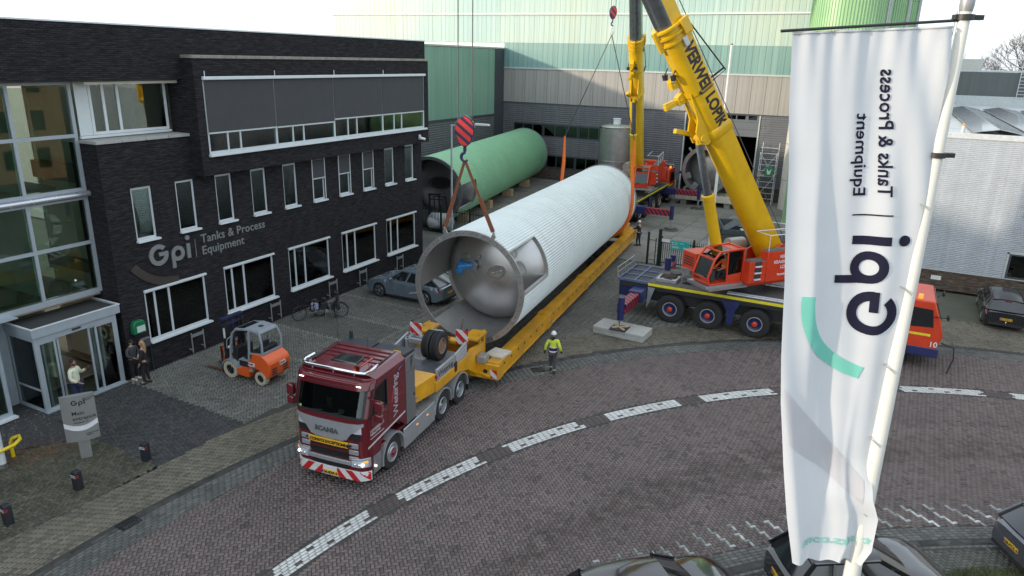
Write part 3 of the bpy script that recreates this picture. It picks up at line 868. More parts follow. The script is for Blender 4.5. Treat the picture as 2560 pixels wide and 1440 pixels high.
# soffit over the recess and its window
obj('soffit', MB().box(-25.6, FX - 0.3, -40, OY0, 10.9, 10.949), roof_m, office, True)
for k in range(4):
    a = 15.57 + k * 0.955
    obj('ledge_slab', MB().box(-25.08, FX + 0.05, a + 0.01 - (0.03 if k == 0 else 0), a + 0.945, 8.822, 8.93), conc_l, office, True, bevel=0.008)
def frame_x(name, X, y0, y1, z0, z1, bars_y, t=0.07, d=0.08, bars_z=(), m=alu, glass=pane_m, parent=office, sill=True, top=0.0, sillm=None, panes=True):
    """window on the plane x = X: frame with mullions; panes and sill are its children"""
    f = MB()
    f.box(X - d, X, y0, y0 + t, z0, z1).box(X - d, X, y1 - t, y1, z0, z1)
    f.box(X - d, X - .002, y0 + t, y1 - t, z0, z0 + t).box(X - d, X - .002, y0 + t, y1 - t, z1 - t, z1)
    for b in bars_y:
        f.box(X - d, X + .003, b - t / 2, b + t / 2, z0 + t, z1 - t)
    for b in bars_z:
        f.box(X - d + .004, X - .001, y0 + t, y1 - t, b - t / 2, b + t / 2)
    w = obj(name, f, m, parent, True, smooth=False)
    if panes:
        ed = [y0 + t] + [e for b in bars_y for e in (b - t / 2, b + t / 2)] + [y1 - t]
        ez = [z0 + t] + [e for b in bars_z for e in (b - t / 2, b + t / 2)] + [z1 - t]
        for i in range(0, len(ed), 2):
            for j in range(0, len(ez), 2):
                obj('pane', MB().box(X - d * 0.6, X - d * 0.6 + 0.02, ed[i] + .001, ed[i + 1] - .001, ez[j] + .001, ez[j + 1] - .001), glass, w, True, smooth=False)
    if sill:
        obj('sill', MB().box(X - 0.02, X + 0.20, y0 - 0.04, y1 + 0.06, z0 - 0.075, z0 - 0.003), sillm or white_al, w, True, bevel=0.006)
    return w
blind_m = bpy.data.materials.new('venetian_blind'); blind_m.use_nodes = True
_t = blind_m.node_tree; _c = _t.nodes.new('ShaderNodeTexCoord'); _w = _t.nodes.new('ShaderNodeTexWave'); _w.bands_direction = 'Z'; _w.inputs['Scale'].default_value = 7.0
_r = _t.nodes.new('ShaderNodeValToRGB'); _r.color_ramp.elements[0].color = (0.07, 0.075, 0.085, 1); _r.color_ramp.elements[1].color = (0.16, 0.17, 0.185, 1)
_t.links.new(_c.outputs['Object'], _w.inputs['Vector']); _t.links.new(_w.outputs['Fac'], _r.inputs['Fac']); _t.links.new(_r.outputs['Color'], _t.nodes['Principled BSDF'].inputs['Base Color'])
_bp = _t.nodes.new('ShaderNodeBump'); _bp.inputs['Strength'].default_value = 0.15; _t.links.new(_w.outputs['Fac'], _bp.inputs['Height']); _t.links.new(_bp.outputs['Normal'], _t.nodes['Principled BSDF'].inputs['Normal'])
for k, (a, b, c, d) in enumerate(slits):
    w = frame_x('window', FX - 0.06, a + .01, b - .01, c + .01, d - .01, (), t=0.075)
    if k in (0, 1, 3, 4, 6, 7, 9):
        obj('blind', MB().box(FX - 0.24, FX - 0.235, a + 0.08, b - (0.25 if k % 2 else 0.08), c + (0.1 if k % 3 else 0.6), d - .05), blind_m, w, True, smooth=False)
    if k == 8:
        obj('roller_blind', MB().box(FX - 0.24, FX - 0.235, a + 0.08, b - 0.08, c + 0.95, d - .05), inner_w, w, True, smooth=False)
    if k in (5, 6, 7):
        s = MB().box(FX + 0.01, FX + 0.02, a + 0.03, b - 0.03, 6.28, 7.14)
        sc = obj('sun_screen', s, screen_m, office, True, smooth=False)
        obj('guide_rail', MB().box(FX + .005, FX + .03, a - 0.02, a + 0.025, 5.2, 7.29).box(FX + .005, FX + .03, b - 0.025, b + 0.02, 5.2, 7.29).box(FX + 0.004, FX + 0.04, a + .026, b - .026, 6.23, 6.279), alu, sc, True, smooth=False)
for k, (a, b, c, d) in enumerate(gfs):
    w = frame_x('window', FX - 0.05, a + .01, b - .01, c + .01, d - .01, (a + 0.46, a + 1.10), t=0.08)
    obj('head_trim', MB().box(FX - 0.06, FX + 0.09, a - 0.02, b + 0.02, d - 0.015, d + 0.065), white_al, w, True, bevel=0.006)
# oriel glazing: four bays, each with a fabric screen let down over the upper part
w = frame_x('oriel_window', ORX - 0.04, 19.77, 34.73, 8.11, 11.0, (23.42, 27.16, 30.91), t=0.10, d=0.1, panes=False, sill=False)
obj('sill', MB().box(ORX - 0.05, ORX + 0.14, 19.72, 34.82, 8.02, 8.108), white_al, w, True, bevel=0.008)
bays = [(19.87, 23.37, 8.95), (23.47, 27.11, 8.94), (27.21, 30.86, 9.06), (30.96, 34.63, 9.06)]
for i, (a, b, zs_) in enumerate(bays):
    sc = obj('sun_screen', MB().box(ORX - 0.02, ORX - 0.01, a - .03, b + .03, zs_, 10.93), screen_m, office, True, smooth=False)
    obj('screen_rail', MB().box(ORX - 0.025, ORX + 0.005, a - .03, b + .03, zs_ - 0.06, zs_ - .002), alu, sc, True, smooth=False)
    m1 = a + (b - a) * 0.255; m2 = a + (b - a) * 0.44
    obj('mullion', MB().box(ORX - 0.12, ORX - .035, m1 - .035, m1 + .035, 8.21, 10.9), alu, w, True, smooth=False)
    obj('mullion', MB().box(ORX - 0.12, ORX - .035, m2 - .035, m2 + .035, 8.21, 10.9), alu, w, True, smooth=False)
    for p0, p1 in ((a, m1 - .035), (m1 + .035, m2 - .035), (m2 + .035, b)):
        obj('pane', MB().box(ORX - 0.09, ORX - 0.07, p0, p1, 8.21, 10.9), pane_g if i > 0 else pane_m, w, True, smooth=False)
    if i == 0:
        obj('blind', MB().box(ORX - .3, ORX - .295, a, m2, 8.3, 10.9), blind_m, w, True, smooth=False)
    obj('screen_box_strut', MB().cyl((ORX + .06, a - .03, 11.0), (ORX + .06, a - .03, 11.27), 0.018, n=8), white_al, office, True)
obj('screen_box', MB().box(ORX - .03, ORX + 0.11, 19.74, 34.72, 10.935, 11.06), white_al, office, True, bevel=0.015)
# recessed window above the ledge
w = frame_x('window', -25.06, 16.12, 19.22, 9.06, 10.88, (16.66, 17.22), t=0.10, m=white_al, sill=False)
obj('spandrel_panel', MB().box(-25.10, -25.07, 15.64, 16.11, 9.06, 10.88), mat('white_panel', (0.60, 0.65, 0.66), 0.5, var=0.04, scale=2), office, True, smooth=False)
obj('sill', MB().box(-25.10, -24.98, 15.6, 19.25, 8.96, 9.05), white_al, w, True, bevel=0.006)
obj('blind', MB().box(-25.3, -25.295, 16.2, 18.0, 9.1, 10.85), blind_m, w, True, smooth=False)
# curtain wall over the entrance
CX = -25.1
f = MB()
f.box(CX - .1, CX, 15.44, 15.56, 3.4, 10.95)
f.box(CX - .1, CX - .003, 5.0, 15.44, 10.78, 10.95)
for yy in (13.46, 11.36, 9.26, 7.16):
    f.box(CX - .1, CX + .003, yy - .055, yy + .055, 3.45, 10.78)
for zz_ in (9.08, 7.22, 6.92, 5.30, 3.50):
    f.box(CX - .1, CX + .006, 5.0, 15.44, zz_ - (0.06 if zz_ != 3.5 else 0.14), zz_ + 0.06)
cw = obj('curtain_wall', f, steel_al, office, True, smooth=False)
f = MB().tube([(CX + 0.10, 5.0, 7.06), (CX + 0.10, 15.62, 7.06)], 0.11, 14)
obj('awning_box', f, mat('polished_aluminium', (0.55, 0.58, 0.62), 0.25, 0.7, var=0.05), cw, True)
ys = [5.0, 7.16, 9.26, 11.36, 13.46, 15.44]; zs = [3.56, 5.30, 6.92, 7.22, 9.08, 10.78]
for i in range(5):
    for j in range(5):
        if j == 2: continue
        obj('pane', MB().box(CX - .07, CX - .05, ys[i] + .05, ys[i + 1] - .05, zs[j] + .06, zs[j + 1] - .06), pane_c, cw, True, smooth=False)
# lower glazing nearer the road, with its own corner post
w = frame_x('window', -24.76, 5.0, 11.62, 0.12, 3.36, (9.5, 7.4), t=0.12, d=0.12, m=steel_al, glass=pane_c, sill=True)
obj('soffit_plate', MB().box(-25.75, -24.76, 5.0, 12.35, 3.362, 3.40), steel_al, office, True, smooth=False)
obj('recess_wall', MB().box(-25.78, -25.72, 11.56, 12.36, 0, 3.36).box(-25.72, -24.78, 11.56, 11.615, 0.1, 3.36), steel_al, office, True, smooth=False)
# rooms behind the glass
rm_ = MB()
rm_.box(-28.6, -28.5, 15.9, 35.1, 0.1, 10.9).box(-30.0, -29.9, 5, 15.9, 0.1, 10.9)
for yy in (16.0, 20.0, 23.7, 27.5, 31.3, 35.0):
    rm_.box(-28.5, FX - 0.3 if yy > 19.9 else -25.4, yy, yy + 0.1, 0.15, 10.9)
rm_.box(-30.9, -26.4, 14.0, 14.1, 0.15, 10.9)
obj('room_wall', rm_, inner_w, office, True, smooth=False)
fl = MB()
fl.box(-28.5, FX - 0.28, 15.7, 35.0, 0.05, 0.14).box(-28.5, FX - 0.28, 15.7, 35.0, 3.9, 4.3).box(-28.5, FX - 0.28, 15.7, 35.0, 7.32, 7.95)
fl.box(-30.9, -25.8, 5.0, 15.6, -.01, 0.03).box(-30.9, -25.25, 5, 15.6, 3.25, 3.38).box(-30.9, -27.0, 5, 15.6, 6.98, 7.10)
obj('room_floor', fl, inner_f, office, True, smooth=False)
obj('ceiling', MB().box(-28.5, FX - .35, 15.7, 35, 10.8, 10.89).box(-28.5, FX - .35, 15.7, 35, 3.75, 3.89), inner_w, office, True, smooth=False)
for i, (yy, xx) in enumerate(((17.2, -25.6), (20.9, -25.6), (24.7, -25.5), (28.6, -25.6), (32.3, -25.6), (18.4, -27.4), (26.0, -27.2), (29.8, -27.3))):
    t_ = thing('desk', 'wooden desk with dark monitor ' + ('close behind the %s ground floor window from the porch' % ('first', 'second', 'third', 'fourth', 'fifth')[i] if i < 5 else 'deep in the room behind the %s window' % ('first', 'third', 'fourth')[i - 5]), 'desk', (xx, yy, 0.14), 0, 'desks behind the ground floor windows')
    obj('desk_top', MB().box(-.45, .45, 0, 1.6, 0.70, 0.74), wood_d, t_)
    obj('desk_leg', MB().box(-.4, .4, .03, .08, 0, .7).box(-.4, .4, 1.52, 1.57, 0, .7), black_pl, t_, smooth=False)
    obj('monitor', MB().box(-.06, -.02, .5, 1.05, .84, 1.16).box(-.1, .06, .7, .85, .74, .76).box(-.05, -.03, .75, .8, .75, .9), black_pl, t_, smooth=False)
# downpipes, sensor light by the corner
for yy in (15.87, 16.50):
    obj('downpipe', MB().cyl((FX + .05, yy, 0.0), (FX + .05, yy, 1.42), 0.03, n=8), black_pl, office, True)
# wall lettering
sign_m = mat('brushed_sign_metal', (0.30, 0.32, 0.33), 0.4, 0.5, var=0.08, scale=8)
sg = thing('wall_sign', 'raised metal lettering with the firm name and a curved stroke on the dark brick', 'sign', (FX + .01, 17.0, 3.95))
logo('logo_letters', 0.83, (FX + .012, 16.96, 4.07), (0, 1, 0), (0, 0, 1), sign_m, sg, True, 0.05)
obj('divider', MB().box(FX + .012, FX + .03, 19.06, 19.085, 4.02, 4.75), sign_m, sg, True)
text('lettering', 'Tanks & Process\nEquipment', 0.50, (FX + .012, 19.36, 4.53), (0, 1, 0), (0, 0, 1), sign_m, sg, True, extrude=0.012, bold=0.004, line=0.98, spacing=1.03)
arc_m = mat('bronze_sign_stroke', (0.075, 0.065, 0.058), 0.45, 0.4, var=0.1)
am = MB()
pts = arc_band(18.05, 5.55, 2.05, 2.36, 216, 272, 26)
n_ = len(pts) // 2
for i in range(n_ - 1):
    am.prism([(FX + .012, *pts[i]), (FX + .012, *pts[i + 1]), (FX + .012, *pts[-2 - i]), (FX + .012, *pts[-1 - i])], (0.03, 0, 0))
obj('curved_stroke', am, arc_m, sg, True, smooth=False)

# ---- entrance porch
porch = thing('entrance_porch', 'glazed entrance porch with flat gravel roof and sliding doors', 'porch', (-24.15, 13.8, 0))
PX, PB, P0, P1 = -24.15, -25.69, 12.36, 15.30
obj('roof', MB().box(PB, PX + .01, P0 - .01, P1 + .12, 2.93, 3.0), mat('roof_chippings', (0.05, 0.05, 0.05), 0.95, var=0.5, scale=25, bump=1.0, bscale=60), porch, True)
obj('fascia', MB().box(PX + .011, PX + .06, P0 - .05, P1 + .16, 2.75, 3.06).box(PB, PX + .011, P0 - .05, P0 - .011, 2.75, 3.06).box(PB, PX + .011, P1 + .121, P1 + .16, 2.75, 3.06), steel_al, porch, True, bevel=0.006)
obj('fascia_edging', MB().box(PX + .0, PX + .075, P0 - .07, P1 + .18, 3.062, 3.09).box(PB, PX, P0 - .07, P0 - .0, 3.062, 3.09).box(PB, PX, P1 + .11, P1 + .18, 3.062, 3.09), white_al, porch, True)
obj('header', MB().box(PX - .10, PX, P0 + .101, P1 - .101, 2.54, 2.749), steel_al, porch, True)
for yy in (P0, P1 - .1):
    obj('post', MB().box(PX - .1, PX + .005, yy, yy + .1, 0.02, 2.748), steel_al, porch, True, bevel=.005)
for yy in (P0, P1 - .1):
    obj('post', MB().box(PB, PB + .1, yy, yy + .1, 0.02, 2.748), steel_al, porch, True, bevel=.005)
obj('threshold', MB().box(PX - .12, PX + .10, P0 - .02, P1 + .02, 0, 0.05).box(PB, PX - .121, P0 - .02, P0 + .08, 0, .05).box(PB, PX - .121, P1 - .08, P1 + .02, 0, .05), steel_al, porch, True)
def glazed(name, y0, y1, z0, z1, X, t=0.07, d=0.05):
    f = MB().box(X - d, X, y0, y0 + t, z0, z1).box(X - d, X, y1 - t, y1, z0, z1).box(X - d, X - .002, y0 + t, y1 - t, z0, z0 + t).box(X - d, X - .002, y0 + t, y1 - t, z1 - t, z1)
    o = obj(name, f, steel_al, porch, True, smooth=False)
    obj('pane', MB().box(X - .03, X - .015, y0 + t + .001, y1 - t - .001, z0 + t + .001, z1 - t - .001), pane_m, o, True, smooth=False)
    return o
glazed('side_light', P0 + .10, 13.06, 0.05, 2.54, PX - .005)
glazed('sliding_door', 12.62, 13.20, 0.055, 2.53, PX - .07)
glazed('sliding_door', 14.24, 14.74, 0.055, 2.53, PX - .07)
glazed('side_light', 14.46, P1 - .10, 0.05, 2.54, PX - .005)
for yy in (P0 + .03, P1 - .03):
    f = MB().box(PB + .1, PX - .1, yy - .025, yy + .025, 0.05, .12).box(PB + .1, PX - .1, yy - .025, yy + .025, 2.6, 2.74).box(PB + .1, PX - .1, yy - .02, yy + .02, .78, .86)
    o = obj('side_panel', f, steel_al, porch, True, smooth=False)
    obj('pane', MB().box(PB + .101, PX - .101, yy - .008, yy + .008, .121, .779).box(PB + .101, PX - .101, yy - .008, yy + .008, .861, 2.599), pane_m, o, True, smooth=False)
obj('door_sensor', MB().box(PX + .001, PX + .05, 13.66, 13.96, 2.63, 2.69), black_pl, porch, True, bevel=.01)

# ================================================================== factory hall
corr_d = mat('corrugated_grey', (0.15, 0.155, 0.17), 0.5, 0.15, var=0.08, scale=1.5, streak=0.12)
corr_l = mat('corrugated_silver', (0.46, 0.50, 0.54), 0.45, 0.25, var=0.06, scale=1.0, streak=0.08)
panel_m = mat('grey_wall_panel', (0.30, 0.29, 0.275), 0.6, var=0.06, scale=0.6, streak=0.12)
trim_d = mat('dark_trim', (0.055, 0.062, 0.075), 0.5, var=0.08)
trim_l = mat('light_trim', (0.45, 0.48, 0.48), 0.5, var=0.08)
plinth = brick_mat('grey_brick', (0.085, 0.075, 0.068), (0.125, 0.105, 0.09), (0.04, 0.037, 0.034))
def corr(mb, o, along, up, w, h, pitch, dep, nrm):
    """sheet with horizontal trapezoid ribs: o corner, along/up unit vectors"""
    o = Vector(o); al = Vector(along) * w; u = Vector(up); n = Vector(nrm)
    prof = [(0, 0), (0.32, 0), (0.5, 1), (0.82, 1)]
    pts = []
    k = int(round(h / pitch))
    for i in range(k):
        for a, d in prof:
            z = (i + a) * h / k
            pts.append(o + u * z + n * (d * dep))
    pts.append(o + u * h)
    vs = [p for p in pts] + [p + al for p in pts]
    m = len(pts)
    mb._add(vs, [(i, i + 1, m + i + 1, m + i) for i in range(m - 1)])
    return mb
def poly_mat(name, c1, c2, c3):
    """weathered green-blue polycarbonate: wide tonal drift, fine vertical run-off, own tone per panel"""
    m = bpy.data.materials.new(name); m.use_nodes = True
    t = m.node_tree; b = t.nodes['Principled BSDF']
    c = t.nodes.new('ShaderNodeNewGeometry'); oi = t.nodes.new('ShaderNodeObjectInfo')
    n = t.nodes.new('ShaderNodeTexNoise'); n.inputs['Scale'].default_value = 0.06; n.inputs['Detail'].default_value = 4
    t.links.new(c.outputs['Position'], n.inputs['Vector'])
    rp = t.nodes.new('ShaderNodeValToRGB'); e = rp.color_ramp.elements
    e[0].position, e[0].color = 0.36, (*c1, 1); e[1].position, e[1].color = 0.68, (*c3, 1); q = e.new(0.5); q.color = (*c2, 1)
    ad = t.nodes.new('ShaderNodeMath'); ad.operation = 'MULTIPLY_ADD'; ad.inputs[1].default_value = 0.07; ad.inputs[2].default_value = -0.035
    t.links.new(oi.outputs['Random'], ad.inputs[0])
    a2 = t.nodes.new('ShaderNodeMath'); t.links.new(n.outputs['Fac'], a2.inputs[0]); t.links.new(ad.outputs[0], a2.inputs[1])
    t.links.new(a2.outputs[0], rp.inputs['Fac'])
    mp = t.nodes.new('ShaderNodeMapping'); mp.inputs['Scale'].default_value = (4.5, 4.5, 0.05)
    n2 = t.nodes.new('ShaderNodeTexNoise'); n2.inputs['Scale'].default_value = 1; n2.inputs['Detail'].default_value = 6; n2.inputs['Roughness'].default_value = 0.6
    t.links.new(c.outputs['Position'], mp.inputs['Vector']); t.links.new(mp.outputs['Vector'], n2.inputs['Vector'])
    r = t.nodes.new('ShaderNodeMapRange'); r.inputs['From Min'].default_value = 0.3; r.inputs['From Max'].default_value = 0.7
    r.inputs['To Min'].default_value = 0.84; r.inputs['To Max'].default_value = 1.14
    t.links.new(n2.outputs['Fac'], r.inputs['Value'])
    mx = t.nodes.new('ShaderNodeMix'); mx.data_type = 'RGBA'; mx.blend_type = 'MULTIPLY'; mx.inputs['Factor'].default_value = 1
    t.links.new(rp.outputs['Color'], mx.inputs['A']); t.links.new(r.outputs['Result'], mx.inputs['B'])
    t.links.new(mx.outputs['Result'], b.inputs['Base Color'])
    b.inputs['Roughness'].default_value = 0.28
    b.inputs['Specular IOR Level'].default_value = 0.45
    MATS[name] = m
    return m
pc_up = poly_mat('pale_polycarbonate', (0.33, 0.48, 0.46), (0.40, 0.53, 0.49), (0.45, 0.53, 0.45))
pc_lo = poly_mat('teal_polycarbonate', (0.14, 0.26, 0.26), (0.18, 0.31, 0.30), (0.24, 0.37, 0.34))  # lower row: shade and the dark hall behind are put into the colour
pc_wing = poly_mat('green_polycarbonate', (0.16, 0.29, 0.24), (0.20, 0.35, 0.28), (0.25, 0.40, 0.32))
hall = thing('factory_hall', 'tall factory hall with pale translucent upper walls, grey panels and an open sectional door', 'factory hall', (-17, 68.5, 0))
HY, H0, H1 = 68.5, -36.6, -5.3
mb = MB()
DX0, DX1 = -17.15, -10.6
def corr_y(x0, x1, z0, z1):
    corr(mb, (x0, HY, z0), (1, 0, 0), (0, 0, 1), x1 - x0, z1 - z0, 0.2, 0.05, (0, -1, 0))
corr_y(H0, DX0 - .12, 5.62, 7.62); corr_y(H0, -35.3, 4.35, 5.62); corr_y(-24.7, DX0 - .12, 4.35, 5.62); corr_y(H0, -24.7, 2.5, 4.35)
corr_y(-24.7, -19.1, 1.2, 4.35); corr_y(-19.1, -17.9, 2.62, 4.35); corr_y(-17.9, DX0 - .12, 1.2, 4.35); corr_y(DX1 + .12, H1, 1.2, 7.62); corr_y(-36.6, -31.4, 1.2, 2.5)
obj('corrugated_cladding', mb, corr_d, hall, True, angle=20)
mb = MB().box(H0, -19.06, HY - .02, HY + .3, 0, 1.2).box(-17.93, DX0, HY - .02, HY + .3, 0, 1.2).box(DX1, H1, HY - .02, HY + .3, 0, 1.2)
obj('brick_plinth', mb, plinth, hall, True, smooth=False)
obj('flashing', MB().box(H0, H1, HY - .09, HY - .01, 7.6, 7.68), trim_d, hall, True, smooth=False)
obj('flashing', MB().box(H0, H1, HY - .14, HY - .01, 10.98, 11.12), trim_l, hall, True, smooth=False)
# flat panels
pm = mesh_of('wall_panel', MB().hexa([(0.012, -.05, 0), (1.238, -.05, 0), (1.238, .05, 0), (.012, .05, 0), (0.012, -.05, 3.28), (1.238, -.05, 3.28), (1.238, .05, 3.28), (.012, .05, 3.28)]), panel_m, smooth=False)
for k in range(25):
    o = obj('wall_panel', pm, None, hall); o.location = (H0 + 17 + k * 1.25, 0, 7.69)
obj('wall_backing', MB().box(H0, DX0, HY + .08, HY + .3, 1.2, 7.6).box(DX1, H1, HY + .08, HY + .3, 1.2, 7.6).box(H0, H1, HY + .08, HY + .3, 7.6, 11.0), trim_d, hall, True, smooth=False)
# polycarbonate: lower row of panels, upper row, girt between, white gutter pipe
def pc_panel(w, h): return MB().hexa([(0.01, -.03, 0), (w - .01, -.03, 0), (w - .01, .03, 0), (.01, .03, 0), (.01, -.03, h), (w - .01, -.03, h), (w - .01, .03, h), (.01, .03, h)])
lo = mesh_of('translucent_panel', pc_panel(0.55, 2.38), pc_lo, smooth=False); up = mesh_of('translucent_panel', pc_panel(0.55, 9.0), pc_up, smooth=False)
for k in range(57):
    o = obj('translucent_panel', lo, None, hall); o.location = (H0 + 17 + k * 0.55, 0, 11.125)
for k in range(98):
    o = obj('translucent_panel', up, None, hall); o.location = (-59.1 + 17 + k * 0.55, -0.0, 13.52)
obj('panel_joint_strip', MB().box(-59.1, H1, HY + .04, HY + .1, 11.1, 22.4), mat('joint_aluminium', (0.42, 0.55, 0.52), 0.4, 0.2), hall, True, smooth=False)
obj('panel_rail', MB().box(-59.1, H1, HY - .05, HY - .031, 13.505, 13.52), trim_l, hall, True, smooth=False)
obj('white_wall_pipe', MB().tube([(-59.1, HY - .12, 16.3), (-20, HY - .12, 16.14), (H1, HY - .12, 16.17)], 0.07, 8), mat('white_pipe', (0.75, 0.77, 0.75), 0.5), hall, True)
obj('roof_edge', MB().box(-59.2, H1, HY - .2, HY + .3, 22.5, 22.9), trim_l, hall, True, smooth=False)
obj('side_wall', MB().box(-59.2, -59.0, HY + .1, 118, 0, 22.5).box(H1 - .2, H1, HY + .1, 118, 0, 22.5).box(-59, H1 - .2, 117.8, 118, 0, 22.5), pc_up, hall, True, smooth=False)
obj('roof', MB().box(-59.2, H1, HY, 118, 22.5, 22.6), roof_m, hall, True, smooth=False)
# windows in two strips
def strip_window(x0, x1, z0, z1, bars, name='window'):
    f = MB().box(x0, x1, HY - .06, HY + .02, z0, z0 + .08).box(x0, x1, HY - .06, HY + .02, z1 - .08, z1)
    for b in (x0, *bars, x1 - .08):
        f.box(b, b + .08, HY - .062, HY + .02, z0 + .08, z1 - .08)
    o = obj(name, f, trim_d, hall, True, smooth=False)
    e = [x0, *bars, x1 - .08]
    for a, b in zip(e, e[1:]):
        obj('pane', MB().box(a + .081, b - .001, HY - .02, HY, z0 + .081, z1 - .081), glass_mat('hall_glass', (0.5, 0.7, 0.6), 0.45), o, True, smooth=False)
    return o
strip_window(-35.28, -31.9, 4.37, 5.6, (-34.2, -33.1)); strip_window(-31.8, -28.0, 4.37, 5.6, (-30.55, -29.3)); strip_window(-27.9, -24.72, 4.37, 5.6, (-26.85, -25.8))
strip_window(-31.35, -28.2, 1.22, 2.48, (-30.3, -29.25)); strip_window(-28.1, -24.75, 1.22, 2.48, (-27.0, -25.9))
obj('interior_wall', MB().box(-36, -24, HY + 4, HY + 4.1, 0, 7).box(-36, -17.3, HY + .4, HY + 4, 3.0, 3.2), mat('hall_interior', (0.12, 0.13, 0.12), 0.9, var=0.4, scale=0.8), hall, True, smooth=False)
# personnel door
dr = obj('door', MB().box(-19.05, -17.96, HY - .06, HY + .02, 0.02, 2.6), mat('blue_grey_door', (0.055, 0.07, 0.095), 0.5, var=0.1), hall, True, smooth=False)
obj('door_glass', MB().box(-18.85, -18.16, HY - .075, HY - .061, 1.25, 2.45), glass_mat('door_glass', (0.3, 0.25, 0.2), 0.3), dr, True, smooth=False)
obj('door_notice', MB().box(-18.75, -18.3, HY - .085, HY - .076, 1.85, 2.12), mat('orange_notice', (0.45, 0.16, 0.03), 0.6), dr, True, smooth=False)
obj('door_frame', MB().box(-19.12, -19.055, HY - .08, HY, 0, 2.66).box(-17.955, -17.89, HY - .08, HY, 0, 2.66).box(-19.055, -17.955, HY - .08, HY, 2.605, 2.66), trim_l, dr, True, smooth=False)
# sectional door half up, dark hall behind it
gd = obj('sectional_door', MB().box(DX0 + .05, DX1 - .05, HY + .1, HY + .16, 5.68, 7.6), mat('door_panel_grey', (0.12, 0.135, 0.15), 0.5, var=0.06), hall, True, smooth=False)
for z_ in (6.3, 6.95):
    obj('door_rib', MB().box(DX0 + .05, DX1 - .05, HY + .085, HY + .099, z_, z_ + .03), trim_d, gd, True, smooth=False)
for x_ in (-16.6, -15.0, -13.4, -12.56, -11.56):
    obj('door_window', MB().box(x_, x_ + .72, HY + .07, HY + .098, 7.18, 7.52), glass_mat('hall_glass', (0.5, 0.7, 0.6), 0.45), gd, True, smooth=False)
obj('door_jamb', MB().box(DX0 - .12, DX0, HY - .09, HY + .05, 0, 7.62), trim_l, hall, True, smooth=False)
obj('door_jamb', MB().box(DX1, DX1 + .12, HY - .09, HY + .05, 0, 7.62), trim_l, hall, True, smooth=False)
din = mat('dark_hall_interior', (0.05, 0.05, 0.052), 0.9, var=0.4, scale=0.6)
obj('hall_interior', MB().box(-24, -23.9, HY + .4, 92, 0, 11).box(-5.9, -5.8, HY + .4, 92, 0, 11).box(-24, -5.8, 92, 92.1, 0, 11).box(-24, -5.8, HY + .4, 92, 11, 11.1).box(-24, -5.8, HY + .05, 92, -.05, 0.0), din, hall, True, smooth=False)
obj('door_bollard', MB().cyl((-17.5, HY - .5, 0), (-17.5, HY - .5, 1.25), .06, n=10), trim_l, hall, True)

# ---- lower wing in front of the hall
wing = thing('factory_wing', 'lower green glazed wing with dark corrugated base between office and hall', 'factory wing', (-36.6, 60, 0))
WX = -36.6
mb = MB(); corr(mb, (WX, 30, 0.0), (0, 1, 0), (0, 0, 1), 36.6, 6.36, 0.2, 0.05, (1, 0, 0))
obj('corrugated_cladding', mb, corr_d, wing, True, angle=20)
obj('flashing', MB().box(WX, WX + .12, 30, 66.6, 6.36, 6.50), trim_d, wing, True, smooth=False)
wp = mesh_of('translucent_panel', MB().box(-.03, .03, .008, .542, 0, 6.3), pc_wing, smooth=False)
for k in range(66):
    o = obj('translucent_panel', wp, None, wing); o.location = (0.0, -29.85 + k * 0.55, 6.51)
obj('panel_joint_strip', MB().box(WX - .1, WX - .04, 30, 66.4, 6.5, 12.8), trim_d, wing, True, smooth=False)
obj('corner_panel', MB().box(WX - .2, WX + .06, 66.46, 68.4, 0, 12.86), trim_d, wing, True, smooth=False)
obj('roof', MB().box(-59, WX - .05, 30, 68.3, 12.75, 12.86), roof_m, wing, True, smooth=False)
obj('roof_edging', MB().box(WX - .12, WX + .1, 30, 68.42, 12.865, 13.0), mat('pale_edging', (0.42, 0.42, 0.38), 0.7), wing, True, smooth=False)
obj('back_wall', MB().box(-59, WX - .2, 30, 30.2, 0, 12.7).box(-59.1, -59, 30, 68, 0, 12.7), corr_d, wing, True, smooth=False)

# ================================================================== silver building by the estate car
sb = thing('silver_building', 'low silver ribbed building on a brick plinth with solar panels on its roof', 'building', (3, 45.84, 0))
SY0, SX0 = 45.84, 1.3
mb = MB(); corr(mb, (SX0, SY0, 1.15), (1, 0, 0), (0, 0, 1), 40, 7.3, 0.1, 0.03, (0, -1, 0))
corr(mb, (SX0, 80, 1.15), (0, -1, 0), (0, 0, 1), 80 - SY0, 7.3, 0.1, 0.03, (-1, 0, 0))
obj('ribbed_cladding', mb, corr_l, sb, True, angle=20)
bp_ = brick_mat('brown_brick', (0.10, 0.075, 0.058), (0.15, 0.115, 0.085), (0.045, 0.04, 0.036))
obj('brick_plinth', MB().box(SX0, 38, SY0, SY0 + .3, 0, 1.1).box(SX0, SX0 + .3, SY0 + .3, 80, 0, 1.1), bp_, sb, True, smooth=False)
obj('plinth_trim', MB().box(SX0 - .02, 38, SY0 - .06, SY0 + .02, 1.1, 1.155), trim_l, sb, True, smooth=False)
obj('roof_edging', MB().box(SX0 - .03, 38.4, SY0 - .08, SY0 + .25, 8.45, 8.72), mat('pale_roof_trim', (0.52, 0.55, 0.56), 0.5), sb, True, smooth=False)
obj('roof', MB().box(SX0, 38.4, SY0 + .25, 88, 8.3, 8.5), mat('pale_roof_membrane', (0.50, 0.52, 0.52), 0.8, var=0.15, scale=0.7), sb, True, smooth=False)
obj('wall_backing', MB().box(SX0 + .05, 38.3, SY0 + .04, SY0 + .2, 1.15, 8.4).box(SX0 + .05, SX0 + .2, SY0 + .2, 80, 1.15, 8.4), trim_d, sb, True, smooth=False)
